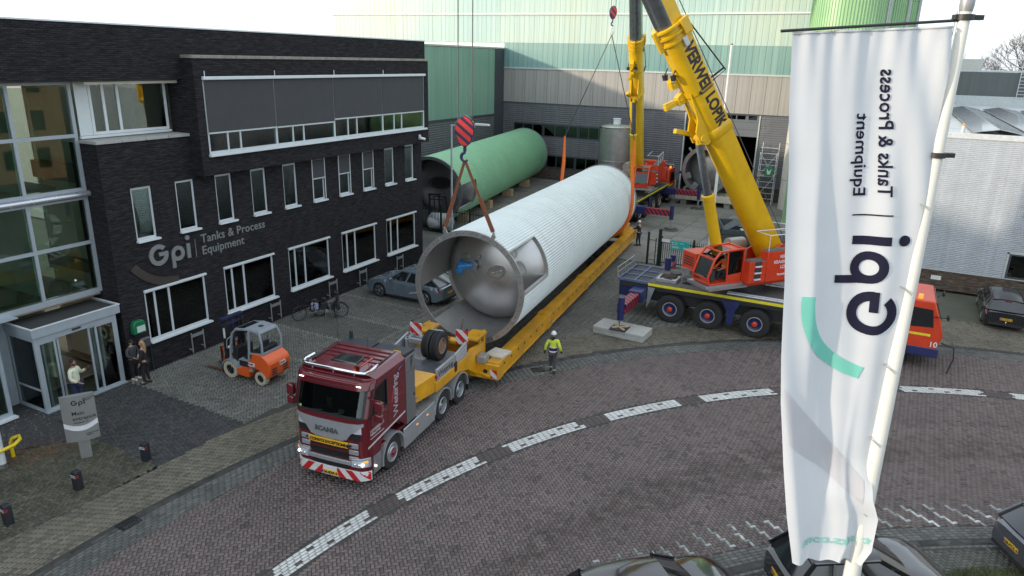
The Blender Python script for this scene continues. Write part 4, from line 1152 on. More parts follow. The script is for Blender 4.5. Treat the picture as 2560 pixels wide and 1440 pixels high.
w = obj('window', MB().box(6.78, 9.6, SY0 - .07, SY0 - .02, 1.17, 1.27).box(6.78, 9.6, SY0 - .07, SY0 - .02, 2.44, 2.52).box(6.78, 6.88, SY0 - .07, SY0 - .02, 1.27, 2.44).box(9.5, 9.6, SY0 - .07, SY0 - .02, 1.27, 2.44), trim_d, sb, True, smooth=False)
obj('pane', MB().box(6.88, 9.5, SY0 - .05, SY0 - .03, 1.27, 2.44), glass_mat('green_glass', (0.3, 0.5, 0.4), 0.3), w, True, smooth=False)
obj('window_back', MB().box(6.8, 9.58, SY0 - .03, SY0 + .03, 1.2, 2.5), mat('window_back', (0.05, 0.08, 0.065), 0.8), w, True, smooth=False)
obj('window_trim', MB().box(6.68, 6.775, SY0 - .08, SY0, 1.16, 2.6).box(6.68, 9.7, SY0 - .08, SY0, 2.525, 2.6), trim_l, w, True, smooth=False)
obj('number_plate', MB().box(3.36, 3.86, SY0 - .03, SY0 - .005, .55, .79), mat('white_sign_plate', (0.7, 0.72, 0.72), 0.5), sb, True, smooth=False)
pvg = mat('solar_cell', (0.016, 0.018, 0.024), 0.22, 0.0, var=0.1, coat=0.5); pvf = mat('solar_frame', (0.35, 0.36, 0.37), 0.4, 0.5)
def pv(w, l):
    m = MB().box(0, w, 0.01, l - .01, -.035, 0); m.m = 1; m.box(.025, w - .025, .04, l - .04, 0.0, 0.004)
    return mesh_of('solar_panel', m, [pvf, pvg], smooth=False)
pvm = pv(1.25, 1.02)
for r_ in range(4):
    for k in range(28):
        for sd in (0, 1):
            o = obj('solar_panel', pvm, None, sb)
            xr = 4.15 + 2.75 * r_ + (1.27 if sd else 0.0)
            o.location = (xr - 3, 48.6 + k * 1.03 - SY0, 8.62 if sd == 0 else 8.84)
            o.rotation_euler = (0, R(-10) if sd == 0 else R(10), 0)
obj('roof_vent', MB().cyl((3.55, 47.6, 8.5), (3.55, 47.6, 9.0), .1, n=10), trim_l, sb, True)
obj('warning_lamp', MB().sphere((3.55, 47.6, 9.06), .08, 10, 6), mat('amber_lens', (0.6, 0.3, 0.03), 0.3), sb, True)

# ---- building behind it, with roof rail and cage ladder
bb = thing('grey_hall', 'long dark grey hall behind the solar roof with a rail and ladder', 'building', (10, 88, 0))
obj('wall', MB().box(-1, 70, 88, 88.3, 0, 11.75).box(-1, -.7, 88.3, 120, 0, 11.75), mat('vertical_grey_cladding', (0.11, 0.125, 0.125), 0.6, var=0.05, scale=0.5, streak=0.1), bb, True, smooth=False)
obj('roof', MB().box(-1, 70, 88, 130, 11.76, 11.9), mat('snowy_roof', (0.55, 0.57, 0.57), 0.7), bb, True, smooth=False)
obj('upstand', MB().box(-1, 70, 87.7, 87.99, 8.4, 9.45), mat('pale_roof_trim', (0.52, 0.55, 0.56), 0.5), bb, True, smooth=False)
obj('roof_unit', MB().box(4.6, 7.4, 92, 96, 11.9, 13.0), mat('cream_cladding', (0.5, 0.5, 0.45), 0.6), bb, True, smooth=False)
rail = MB()
for i in range(8):
    x_ = 8.6 + i * 1.3
    rail.cyl((x_, 88.4, 11.9), (x_, 88.4, 13.0), .04, n=6)
rail.tube([(8.6, 88.4, 13.0), (18, 88.4, 13.0)], .04, 6).tube([(8.6, 88.4, 12.25), (18, 88.4, 12.25)], .035, 6)
obj('roof_rail', rail, white_al, bb, True)
ld = MB()
ld.cyl((10.4, 87.6, 9.3), (10.4, 87.6, 13.2), .035, n=6).cyl((11.05, 87.6, 9.3), (11.05, 87.6, 13.2), .035, n=6)
for i in range(12):
    ld.cyl((10.4, 87.6, 9.4 + i * .32), (11.05, 87.6, 9.4 + i * .32), .025, n=6)
for i in range(4):
    ld.lathe([(0.38, -.02), (.40, -.02), (.40, .02), (.38, .02)], (10.72, 87.4, 11.4 + i * .6), (0, 0, 1), 14, closed=True)
obj('ladder', ld, white_al, bb, True)
# far industrial sheds towards the horizon
for i, (x0, x1, y0, z, c) in enumerate(((20, 60, 175, 8, (0.35, 0.36, 0.36)), (70, 120, 210, 9, (0.3, 0.28, 0.26)), (-140, -75, 120, 10, (0.3, 0.31, 0.32)))):
    t_ = thing('shed', ('pale shed far beyond the grey hall', 'brownish shed farthest away near the trees', 'grey shed beyond the factory')[i], 'shed', (x0, y0, 0))
    obj('wall', MB().box(0, x1 - x0, 0, 20, 0, z), mat('shed_wall_%s' % 'abc'[i], c, 0.7), t_, smooth=False)
    obj('roof', MB().box(-.3, x1 - x0 + .3, -.3, 20.3, z + .01, z + .4), trim_l, t_, smooth=False)
# ---- brick office across the road, outside the picture: it shows only as a reflection in the glazing
ob = thing('orange_brick_office', 'orange brick office across the road mirrored in the entrance glazing', 'office building', (20, 38, 0))
obm = brick_mat('orange_brick', (0.30, 0.14, 0.075), (0.36, 0.18, 0.10), (0.2, 0.16, 0.12))
wl = MB(); hs = [(y_, y_ + 1.1, z_, z_ + 1.8) for y_ in (30.5, 33.5, 36.5, 39.5) for z_ in (1.2, 4.6, 8.0)]
wl.poly([(20, 29, 0), (20, 42.5, 0), (20, 42.5, 11.5), (20, 29, 11.5)]); wl.poly([(20, 29, 0), (36, 29, 0), (36, 29, 11.5), (20, 29, 11.5)]); wl.poly([(20, 42.5, 0), (36, 42.5, 0), (36, 42.5, 11.5), (20, 42.5, 11.5)]); wl.poly([(20, 29, 11.5), (36, 29, 11.5), (36, 42.5, 11.5), (20, 42.5, 11.5)])
obj('wall', wl, obm, ob, True, smooth=False)
for h in hs:
    obj('window', MB().box(19.9, 19.995, h[0], h[1], h[2], h[3]), glass_mat('green_glass', (0.3, 0.5, 0.4), 0.3), ob, True, smooth=False)

# ================================================================== tanks and silos
inox = mat('stainless_steel', (0.46, 0.455, 0.45), 0.34, 0.85, var=0.08, scale=2.5, bump=0.05, bscale=8)
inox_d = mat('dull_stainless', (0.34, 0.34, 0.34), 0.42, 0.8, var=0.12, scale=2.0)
inox_b = mat('bright_stainless', (0.55, 0.55, 0.55), 0.2, 0.95, var=0.06, scale=3)
clad_w = mat('pale_tank_cladding', (0.62, 0.675, 0.67), 0.42, 0.0, var=0.05, scale=1.2, dirt=((0.52, 0.57, 0.56), 0.5))
clad_g = mat('green_tank_cladding', (0.22, 0.46, 0.28), 0.42, 0.0, var=0.07, scale=1.2, dirt=((0.17, 0.37, 0.22), 0.5))
silo_g = mat('green_silo_cladding', (0.27, 0.46, 0.24), 0.4, 0.0, var=0.06, scale=0.8, streak=0.1)
orange_sl = mat('orange_sling', (0.75, 0.15, 0.02), 0.7, var=0.12, scale=8)
brown_sl = mat('brown_sling', (0.20, 0.07, 0.035), 0.8, var=0.2, scale=10)
cable_m = mat('steel_cable', (0.10, 0.10, 0.10), 0.5, 0.6)
shackle_m = mat('galvanised_steel', (0.36, 0.38, 0.40), 0.45, 0.6, var=0.12, scale=6)
timber = mat('sawn_timber', (0.42, 0.32, 0.20), 0.8, var=0.2, scale=6, bump=0.2, bscale=30)
timber_p = mat('pale_timber', (0.50, 0.46, 0.38), 0.8, var=0.18, scale=6, bump=0.2, bscale=30)

def ribbed_shell(c, ax, L, Rr, ribs, windows=(), y_from=0.0, dep=0.028):
    """tube of small ribs along the axis; windows: (a0, a1, s0, s1) cut-outs in angle (degrees, from up, clockwise seen from the near end) and length"""
    c = Vector(c); ax = Vector(ax).normalized()
    up = Vector((0, 0, 1)); up = (up - ax * up.dot(ax)).normalized(); rt = ax.cross(up).normalized() * 1.0
    if rt.x < 0: rt = -rt
    mb = MB()
    ss = sorted({y_from, L, *[w[2] for w in windows], *[w[3] for w in windows]})
    n = ribs * 4
    def P(i, s):
        ph = i % 4
        r = Rr + (dep if ph in (1, 2) else 0)
        a = 2 * math.pi * (i + (0.25 if ph in (1, 3) else (-0.1 if ph == 2 else 0.1))) / n
        return c + ax * s + up * (r * math.cos(a)) + rt * (r * math.sin(a))
    vs = []; fs = []
    for s in ss:
        vs += [P(i, s) for i in range(n)]
    for j in range(len(ss) - 1):
        ms = (ss[j] + ss[j + 1]) / 2
        for i in range(n):
            an = 360 * (i + .5) / n
            if any(w[0] < an < w[1] and w[2] < ms < w[3] for w in windows):
                continue
            fs.append((j * n + i, j * n + (i + 1) % n, (j + 1) * n + (i + 1) % n, (j + 1) * n + i))
    mb._add(vs, fs)
    return mb, up, rt, ax
def on(c, up, rt, ax, r, a, s):
    return Vector(c) + ax * s + up * (r * math.cos(R(a))) + rt * (r * math.sin(R(a)))

def big_tank(name, label, c, az, tilt, L, Rr, clad, dark_end, win, group=None, ribs=120, detail=True):
    ax = Vector((math.sin(az) * math.cos(tilt), math.cos(az) * math.cos(tilt), math.sin(tilt)))
    t = thing(name, label, 'tank', (c[0], c[1], 0), 0)
    W = [(w_[0], w_[1], 0.12, win[2]) for w_ in win[:2]]
    mb, up, rt, ax = ribbed_shell(c, ax, L, Rr - .03, ribs, W, 0.12)
    obj('ribbed_cladding', mb, clad, t, True, angle=25)
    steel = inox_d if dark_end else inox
    # skirt (inner shell) with the same openings
    sk = MB(); n = 120; ri = Rr - 0.11
    skl = 3.3
    ss = [0.0, 0.12, win[2] if win else 1.8, skl] if win else [0.0, skl]
    for j in range(len(ss) - 1):
        for i in range(n):
            an = 360 * (i + .5) / n
            if j < 2 and any(w_[0] < an < w_[1] for w_ in win[:2]):
                continue
            a0, a1 = 360 * i / n, 360 * (i + 1) / n
            sk.poly([on(c, up, rt, ax, ri, a0, ss[j]), on(c, up, rt, ax, ri, a1, ss[j]), on(c, up, rt, ax, ri, a1, ss[j + 1]), on(c, up, rt, ax, ri, a0, ss[j + 1])])
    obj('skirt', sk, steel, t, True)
    fl = MB(); fl.lathe([(Rr - .20, -.04), (Rr + .02, -.04), (Rr + .02, 0.02), (Rr - .20, 0.02)], Vector(c), ax, 96, closed=True)
    obj('end_flange', fl, steel, t, True)
    fl = MB(); fl.lathe([(Rr - .12, -.04), (Rr + .05, -.04), (Rr + .05, 0.04), (Rr - .12, 0.04)], Vector(c) + ax * (L + .05), ax, 96, closed=True)
    obj('top_flange', fl, inox_d, t, True)
    # dished bottom inside the skirt
    def head_s(r): return 3.2 - math.sqrt(max(0, 1 - .97 * (r / ri) ** 2))
    prof = [(max(.001, ri * k / 16), head_s(ri * k / 16)) for k in range(17)]
    d = MB(); d.lathe(prof, Vector(c), ax, 72)
    obj('dished_end', d, steel, t, True, angle=60)
    for k in range(12 if detail else 0):
        s = 3.9 + k * (L - 4.3) / 11
        sm = MB(); sm.lathe([(Rr + .006, -.008), (Rr + .006, .008)], Vector(c) + ax * s, ax, 96)
        obj('seam', sm, mat('seam_' + clad.name, tuple(0.55 * q for q in clad.node_tree.nodes['Mix'].inputs['A'].default_value[:3]) if 'Mix' in clad.node_tree.nodes else (.2, .25, .22), 0.6), t, True)
    if win:
        for a0, a1 in win[:2]:
            f = MB()
            # deep jambs of the opening
            for an in (a0, a1):
                p = [on(c, up, rt, ax, Rr - .13, an, .0), on(c, up, rt, ax, Rr + .03, an, .0), on(c, up, rt, ax, Rr + .03, an, win[2] + .02), on(c, up, rt, ax, Rr - .13, an, win[2] + .02)]
                tt = (on(c, up, rt, ax, Rr, an + .8, 0) - on(c, up, rt, ax, Rr, an - .8, 0)).normalized() * .02
                f.hexa([q - tt for q in p] + [q + tt for q in p])
            m_ = 12
            for i in range(m_):
                b0, b1 = a0 + (a1 - a0) * i / m_, a0 + (a1 - a0) * (i + 1) / m_
                f.hexa([on(c, up, rt, ax, Rr - .13, b0, win[2]), on(c, up, rt, ax, Rr - .13, b1, win[2]), on(c, up, rt, ax, Rr - .13, b1, win[2] + .03), on(c, up, rt, ax, Rr - .13, b0, win[2] + .03),
                        on(c, up, rt, ax, Rr + .035, b0, win[2]), on(c, up, rt, ax, Rr + .035, b1, win[2]), on(c, up, rt, ax, Rr + .035, b1, win[2] + .03), on(c, up, rt, ax, Rr + .035, b0, win[2] + .03)])
            obj('opening_frame', f, steel, t, True)
    return t, up, rt, ax, head_s

# --- white tank hanging over the trailer
TC = (-13.62, 22.895, 3.413); TR, TL = 2.28, 22.44
tank, up, rt, ax, hs_ = big_tank('white_tank', 'long pale corrugated tank hanging in slings over the yellow trailer, open stainless skirt end forward', TC, -0.128, -0.015, TL, TR, clad_w, False, ((45, 89), (224, 264), 3.0))
def disc_on_head(name, r, a, rad, m, dep=.05, stretch=1.0, n=24, ring=None, ang=0):
    """a round or oval fitting on the dished end"""
    s = hs_(r); p = on(TC, up, rt, ax, r, a, s)
    e = 0.02
    nrm = -(ax - (on(TC, up, rt, ax, 1, a, 0) - Vector(TC)).normalized() * ((hs_(r + e) - hs_(r - e)) / (2 * e))).normalized()
    b = nrm.cross(up).normalized(); d = b.cross(nrm)
    c0, s0_ = math.cos(R(ang)), math.sin(R(ang)); b, d = b * c0 + d * s0_, d * c0 - b * s0_
    mb = MB()
    def R_(k, h): return [p + nrm * h + b * (math.cos(2 * math.pi * i / n) * rad * k * stretch) + d * (math.sin(2 * math.pi * i / n) * rad * k) for i in range(n)]
    mb.loft([R_(1.0, -.05), R_(1.0, dep), R_(0.82, dep), R_(0.78, dep * .4), R_(0.3, dep * .3)])
    return obj(name, mb, m, tank, True), p, nrm, b, d
for r, a, rad, st, an in ((1.33, -64, .17, 1, 0), (0.85, -34, .10, 1, 0), (0.34, 66, .29, 1.45, -20), (1.36, 74, .19, 1.75, 62), (1.28, 44, .24, 1, 0), (0.74, -92, .09, 1, 0)):
    o, p, nrm, b, d = disc_on_head('manhole' if rad > .2 else 'nozzle', r, a, rad, inox_b if rad > .25 else inox_d, .06, st, ang=an)
    if rad > .2:
        h = MB()
        for sg_ in (-1, 1):
            h.cyl(p + b * (sg_ * rad * .45 * st) - nrm * .02, p + b * (sg_ * rad * .45 * st) + nrm * .09, .035, n=8)
        h.beam(p - b * (rad * .5 * st) + nrm * .06, p + b * (rad * .5 * st) + nrm * .06, .05, .025)
        obj('clamp', h, inox, o, True)
# outlet pipe with blue film tied over it
o, p, nrm, b, d = disc_on_head('outlet_flange', 0.71, -61, .19, inox_d, .08)
obj('outlet_pipe', MB().cyl(p, p + nrm * .28, .13, n=18).lathe([(.13, 0), (.2, 0), (.2, .04), (.13, .04)], p + nrm * .27, nrm, 18, closed=True), inox, tank, True)
film = mat('blue_film', (0.015, 0.15, 0.36), 0.35, 0.0, var=0.25, scale=6, coat=0.3)
fb = MB(); rings = []
for k in range(9):
    q = k / 8
    cc = p + nrm * (.30 + .25 * q) - Vector((0, 0, 1)) * (.16 * q * q) - rt * (.62 * q)
    w = (.12, .16, .13, .15, .21, .27, .30, .24, .05)[k]
    rings.append([cc + ax * (w * math.cos(2 * math.pi * i / 14) * (1 + .22 * random.uniform(-1, 1))) + d * (w * 1.0 * math.sin(2 * math.pi * i / 14) * (1 + .22 * random.uniform(-1, 1))) for i in range(14)])
fb.loft(rings)
obj('plastic_film', fb, film, tank, True, angle=40)
# inner stiffeners, welded tabs
st_ = MB()
st_.lathe([(TR - .11, -.02), (TR - .17, -.02), (TR - .17, .02), (TR - .11, .02)], Vector(TC) + ax * 3.1, ax, 72, closed=True)
obj('stiffening_ring', st_, inox, tank, True)
pl = MB()
pl.beam(on(TC, up, rt, ax, TR - .13, 190, .05), on(TC, up, rt, ax, TR - .95, 190, .05), .06, .05, ax)
obj('stub_pipe', pl, inox, tank, True)
tb = MB()
for a_ in (258, 236):
    q0 = on(TC, up, rt, ax, TR - .02, a_, -.02); q1 = on(TC, up, rt, ax, TR + .36, a_, -.02)
    tb = MB().beam(q0, q1, .16, .025, (q1 - q0).cross(ax))
    obj('anchor_tab', tb, inox_d, tank, True)
for a_ in (-34, -8, 14, 47, 70, 120, 150, 205, 240, 300):
    obj('weld_plate', MB().beam(on(TC, up, rt, ax, TR - .17, a_, -.055), on(TC, up, rt, ax, TR - .01, a_, -.055), .05, .03, ax), inox_d, tank, True)
bolt = MB()
for k in range(48):
    q = on(TC, up, rt, ax, TR - .09, k * 7.5 + 2, -.05); bolt.cyl(q, q - ax * .012, .018, n=6)
obj('bolt_holes', bolt, mat('dark_hole', (.03, .03, .03), .7), tank, True, kind='stuff')
lugs = []
for a_ in (-25, 25):
    q0 = on(TC, up, rt, ax, TR - .04, a_, -.01); q1 = on(TC, up, rt, ax, TR + .17, a_, -.01)
    obj('lifting_lug', MB().beam(q0, q1, .16, .05, ax), inox, tank, True)
    lugs.append(q1)
# --- hook block, slings
nav = mat('navy_paint', (0.022, 0.026, 0.075), 0.4, 0.0, var=0.15, scale=4, coat=0.2)
hook_s = stripe_mat('hook_block_bands', (0.020, 0.020, 0.055), (0.62, 0.035, 0.03), 0.26, (0.63, 0, 0.77), 0.42)
def hook_block(name, label, pos, sc, rz, cable_top, n_c=2, spread=.33):
    t = thing(name, label, 'hook block', pos, rz)
    pts = [(-.10, -.66), (-.26, -.52), (-.44, -.1), (-.48, .2), (-.40, .45), (-.22, .66), (0, .76), (.22, .66), (.40, .45), (.48, .2), (.44, -.1), (.26, -.52), (.10, -.66)]
    P_ = [(a * sc, b * sc) for a, b in pts]
    obj('side_plate', MB().xz([(a * .9, b * .93) for a, b in P_], -.17 * sc, -.12 * sc), hook_s, t, smooth=False)
    obj('side_plate', MB().xz([(a * .9, b * .93) for a, b in P_], .12 * sc, .17 * sc), hook_s, t, smooth=False)
    obj('sheave_housing', MB().xz(P_, -.119 * sc, .119 * sc), nav, t, smooth=False, bevel=.02 * sc)
    obj('swivel', MB().cyl((0, 0, -.9 * sc), (0, 0, -.64 * sc), .08 * sc, n=10), nav, t)
    pts = [(0, 0, -.88 * sc)] + [(-.17 * sc * math.sin(q) , 0, (-1.16 + .2 * math.cos(q)) * sc) for q in [R(k) for k in range(10, 250, 20)]]
    obj('hook', MB().tube(pts, [.06 * sc] + [.085 * sc - .003 * sc * k for k in range(12)], 10), nav, t)
    cb = MB()
    for sg_ in ((-1, 1) if n_c == 2 else (-1, 0, 1)):
        cb = MB().cyl((sg_ * spread * sc, 0, .3 * sc), (sg_ * spread * sc, 0, cable_top - pos[2]), .022, n=6)
        obj('hoist_cable', cb, cable_m, t)
    return t
HK = Vector((-13.66, 22.66, 9.42))
hook_block('hook_block', 'large red and navy banded crane hook block above the open tank end', tuple(HK), 0.78, R(20), 30)
apex = HK - Vector((0, 0, 1.02))
for k, q in enumerate(lugs):
    s = thing('lifting_sling', ('brown webbing sling from the big hook to the lug nearer the office', 'brown webbing sling from the big hook to the lug nearer the trailer beam')[k], 'sling', tuple(apex), 0)
    d_ = q - apex; L_ = d_.length
    obj('webbing', MB().beam(apex + d_ * .01, apex + d_ * .5, .10, .04, ax).beam(apex + d_ * .5, apex + d_ * .955, .15, .06, ax), brown_sl, s, True)
    obj('shackle', MB().tube([q + Vector((0, 0, -.02)) + ax * .05, q + d_ * (-.03) + ax * .06, q - d_ * .045, q + d_ * (-.03) - ax * .06, q + Vector((0, 0, -.02)) - ax * .05], .025, 8), shackle_m, s, True)
# rear slings
HK2 = Vector((-15.35, 42.0, 14.62))
hook_block('hook_block', 'small distant red and navy hook block high over the rear of the white tank', tuple(HK2), 0.52, R(60), 30)
c2 = Vector(TC) + ax * 20.6
ap2 = HK2 - Vector((0, 0, .75))
chain = thing('lifting_chain', 'pair of thin chain legs spreading from the distant hook to the orange slings', 'chain', tuple(ap2), 0)
obj('link', MB().tube([ap2 + Vector((.1 * math.cos(q), 0, -.25 + .25 * math.sin(q))) for q in [R(k) for k in range(0, 360, 30)]], .03, 6, closed=True), shackle_m, chain, True)
for sg_ in (-1, 1):
    e = c2 + rt * (sg_ * 2.25) + Vector((0, 0, 4.2))
    obj('chain_leg', MB().cyl(ap2 - Vector((0, 0, .45)), e, .03, n=6), cable_m, chain, True)
    s = thing('round_sling', 'bright orange round sling hanging beside the tank end next to the ' + ('office side' if sg_ < 0 else 'rear crane cab'), 'sling', tuple(e), 0)
    pts = [e, e - Vector((0, 0, 1.6)), c2 + rt * (sg_ * (TR + .12)) + Vector((0, 0, .4))]
    pts += [on(c2, up, rt, ax, TR + .09, sg_ * a_, 0) for a_ in range(95, 181, 12)]
    obj('webbing', MB().tube(pts, [.06, .12] + [.11] * (len(pts) - 2), 8), orange_sl, s, True)
# --- green tank lying in the yard
GC = (-28.7, 42.75, 2.74)
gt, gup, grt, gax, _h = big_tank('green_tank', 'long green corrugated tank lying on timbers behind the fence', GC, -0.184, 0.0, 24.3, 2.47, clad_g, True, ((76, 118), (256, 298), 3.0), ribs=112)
mm_ = MB()
q = Vector(GC) + gax * 1.15
mm_.loft([[q + grt * (.35 + math.cos(2 * math.pi * i / 28) * w) * 1.0 + gup * (.45 + .5 * w * math.sin(2 * math.pi * i / 28)) - gax * h for i in range(28)] for w, h in ((.95, 0), (.95, .06), (.8, .06), (.75, .0))])
obj('manhole', mm_, mat('dark_fitting', (0.05, 0.05, 0.05), 0.5, 0.3), gt, True)
for k, s in enumerate((3.5, 9.0, 15.0, 20.5)):
    for sg_ in (-1, 1):
        q = Vector(GC) + gax * s + grt * (1.25 * sg_)
        b_ = thing('timber_block', 'stacked timber blocks under the green tank', 'timber', (q.x, q.y, 0), -0.184 * -1, 'timber blocks under the green tank')
        for j in range(3):
            obj('beam', MB().box(-.45, .45, -.35, .35, j * .23, j * .23 + .22) if j < 2 else MB().hexa([(-.45, -.3, .46), (.45, -.3, .46), (.45, .3, .46), (-.45, .3, .46), (-.45, -.3, .62), (.45, -.3, .62), (.45, .3, .62), (-.45, .3, .62)]), timber, b_, bevel=.01)
# --- upright stainless tank before the hall
def upright(name, label, x, y, r, h, m, dome=.25, bands=(), z0=0.0, n=36):
    t = thing(name, label, 'tank', (x, y, 0))
    obj('shell', MB().lathe([(r, z0), (r, h)], (0, 0, 0), (0, 0, 1), n), m, t)
    obj('lid', MB().lathe([(r + .02, h - .08), (r + .05, h), (r * .92, h + dome * .4), (r * .6, h + dome * .85), (.001, h + dome)], (0, 0, 0), (0, 0, 1), n), inox_b if m is inox_d else m, t, angle=40)
    for z in bands:
        obj('band', MB().lathe([(r + .015, z - .03), (r + .03, z), (r + .015, z + .03)], (0, 0, 0), (0, 0, 1), n), inox_d, t)
    return t
t = upright('upright_tank', 'upright stainless steel tank by the hall wall beside the rear crane', -22.6, 64.9, 1.62, 6.15, inox_d, .3, (3.1, 1.2))
obj('lid_valve', MB().cyl((0, -.2, 6.3), (0, -.2, 6.85), .34, n=14).cyl((0, -.2, 6.85), (0, -.2, 6.92), .4, n=14), white_al, t)
for a_ in range(6):
    obj('lifting_ear', MB().cbox((1.6 * math.cos(a_ * 1.05), 1.6 * math.sin(a_ * 1.05), 5.95), (.16, .16, .2)), inox, t)
t = upright('storage_tank', 'tall cream white storage tank standing by the factory wall', -6.55, 66.2, 1.25, 8.55, mat('cream_tank', (0.56, 0.55, 0.49), 0.4, 0, var=.06, scale=1, streak=.08), .3, (2.55, 5.6))
obj('lid_valve', MB().cyl((-.3, -.3, 8.7), (-.3, -.3, 9.05), .12, n=10), inox, t)
for i, (x, y, w) in enumerate(((-3.9, 59.15, 'nearest of the three, with a lit flank'), (-2.75, 64.6, 'middle one of the row of three'), (-2.04, 70.1, 'last one of the row of three, mostly hidden'))):
    t = thing('green_silo', 'towering green ribbed silo behind the banner, ' + w, 'silo', (x, y, 0), 0, 'green silos behind the banner')
    r = 2.6
    mb = MB(); nr = 76; pr = []
    for k in range(nr):
        for a_, d_ in ((0, 0), (.6, 0), (.68, .05), (.92, .05)):
            an = 2 * math.pi * (k + a_) / nr
            pr.append(((r - .05 + d_) * math.cos(an), (r - .05 + d_) * math.sin(an)))
    m_ = len(pr)
    mb._add([(a, b, 0.3) for a, b in pr] + [(a, b, 24) for a, b in pr], [(k, (k + 1) % m_, m_ + (k + 1) % m_, m_ + k) for k in range(m_)])
    obj('ribbed_shell', mb, silo_g, t, angle=20)
    obj('base_ring', MB().lathe([(r + .05, 0), (r + .05, .3), (r - .1, .3)], n=48), conc_l, t)
    obj('roof', MB().lathe([(r + .1, 24), (r + .1, 24.1), (.3, 25.2), (.001, 25.2)], n=48), silo_g, t)
    for z in (14.1, 17.0):
        obj('seam', MB().lathe([(r + .008, z), (r + .008, z + .03)], n=64), mat('silo_seam', (.10, .2, .09), .6), t)
    dp = MB()
    for a_ in (-24, -20, -16):
        dp.cyl((r * 1.03 * math.cos(R(a_)), r * 1.03 * math.sin(R(a_)), .3), (r * 1.03 * math.cos(R(a_)), r * 1.03 * math.sin(R(a_)), 24), .05, n=6)
    obj('riser_pipes', dp, trim_l, t)
# --- open cylinder section on pallets in the hall door
t = thing('tank_section', 'open grey tank section lying on pallets before the dark hall door', 'tank section', (-13.4, 64.0, 0))
cc = Vector((-13.75, 63.2, 3.05)); a2 = Vector((0.10, 1, 0)).normalized()
obj('shell', MB().lathe([(2.02, 0), (2.02, 3.4)], cc, a2, 48).lathe([(1.98, 0), (1.98, 3.4)], cc, a2, 48), inox_d, t, True)
obj('end_ring', MB().lathe([(1.78, -.05), (2.1, -.05), (2.1, .06), (1.78, .06)], cc, a2, 48, closed=True), inox_d, t, True)
obj('dished_end', MB().lathe([(.001, .7), (.8, .75), (1.5, 1.0), (1.97, 1.6)], cc, a2, 40), inox_d, t, True, angle=60)
for an in (100, 130, 225, 255, 300, 60):
    q0 = cc + Vector((math.cos(R(an)), 0, math.sin(R(an)))) * 2.0; q1 = cc + Vector((math.cos(R(an)), 0, math.sin(R(an)))) * 2.45
    obj('anchor_tab', MB().beam(q0, q1, .2, .03, (0, 1, 0)), inox_d, t, True)
for an in (200, 240, 285, 330):
    q0 = cc + Vector((math.cos(R(an)), 0, math.sin(R(an)))) * 1.95; q1 = cc + Vector((math.cos(R(an)), 0, math.sin(R(an)))) * 1.3
    obj('stiffener', MB().beam(q0, q1, .5, .04, (0, 1, 0)), inox_d, t, True)
t = thing('pallet', 'pale wooden pallet under the open grey tank section', 'pallet', (-13.4, 63.4, 0))
for k in range(3):
    obj('bearer', MB().box(-2.2 + k * 1.9, -1.7 + k * 1.9, -.5, 1.6, 0, .45), conc, t)
obj('deck', MB().box(-2.7, 2.6, -.6, 1.7, .452, .95), timber_p, t, bevel=.01)

# ================================================================== tractor unit
maroon = mat('maroon_paint', (0.115, 0.006, 0.012), 0.22, 0.0, var=0.08, scale=2, coat=0.8)
silver_p = mat('silver_paint', (0.42, 0.44, 0.46), 0.32, 0.5, var=0.06, scale=3, coat=0.3)
grey_box = mat('grey_side_box', (0.22, 0.22, 0.225), 0.35, 0.5, var=0.08, scale=3)
chrome = mat('chrome', (0.75, 0.76, 0.78), 0.08, 1.0, var=0.02)
checker = mat('chequer_plate', (0.34, 0.35, 0.36), 0.42, 0.7, var=0.15, scale=10, bump=0.5, bscale=55)
rubber = mat('tyre_rubber', (0.018, 0.018, 0.019), 0.85, var=0.25, scale=8, bump=0.2, bscale=60)
rim_m = mat('rim_silver', (0.38, 0.40, 0.42), 0.38, 0.6, var=0.1, scale=8)
dark_gl = mat('dark_glass', (0.010, 0.013, 0.015), 0.06, 0.0, var=0.05, coat=1.0)
cab_gl = glass_mat('cab_glass', (0.55, 0.65, 0.62), 0.75)
lamp_gl = mat('lamp_lens', (0.62, 0.66, 0.70), 0.12, 0.3, var=0.05, coat=0.8)
lamp_on = mat('lit_lamp', (0.9, 0.9, 0.9), 0.2, emit=((1.0, 0.97, 0.92), 2.5))
amber = mat('amber_lamp', (0.60, 0.16, 0.02), 0.25, emit=((1, .35, .05), 0.6))
plate_y = mat('yellow_plate', (0.75, 0.42, 0.02), 0.45, var=0.05)
ink = mat('black_lettering', (0.012, 0.012, 0.014), 0.5)
white_l = mat('white_lettering', (0.65, 0.65, 0.66), 0.5)
grille_m = mat('black_grille', (0.014, 0.014, 0.015), 0.45, var=0.2, scale=20)
yel = mat('trailer_yellow', (0.62, 0.30, 0.008), 0.42, 0.0, var=0.14, scale=2.5, coat=0.2, dirt=((0.22, 0.12, 0.02), 0.55))
rw_s = stripe_mat('red_white_bands', (0.60, 0.60, 0.58), (0.50, 0.02, 0.02), 0.40, (0.78, 0, 0.9), 0.5)
blue_m = mat('blue_plate_band', (0.02, 0.05, 0.35), 0.5)
TM = Matrix.Translation((-12.89, 13.88, 0)) @ Matrix.Rotation(R(6.3), 4, 'Z')
truck = thing('tractor_unit', 'dark red heavy haulage tractor with white lettering and a yellow convoy board', 'truck', (-12.89, 13.88, 0), R(6.3))
def yf(x):
    """plan curve of the cab front"""
    a = abs(x)
    return 0.05 * (a / 1.2) ** 2 + 1.6 * max(0, a - 0.98) ** 1.6
def zrake(z): return max(0, z - 2.28) * 0.36
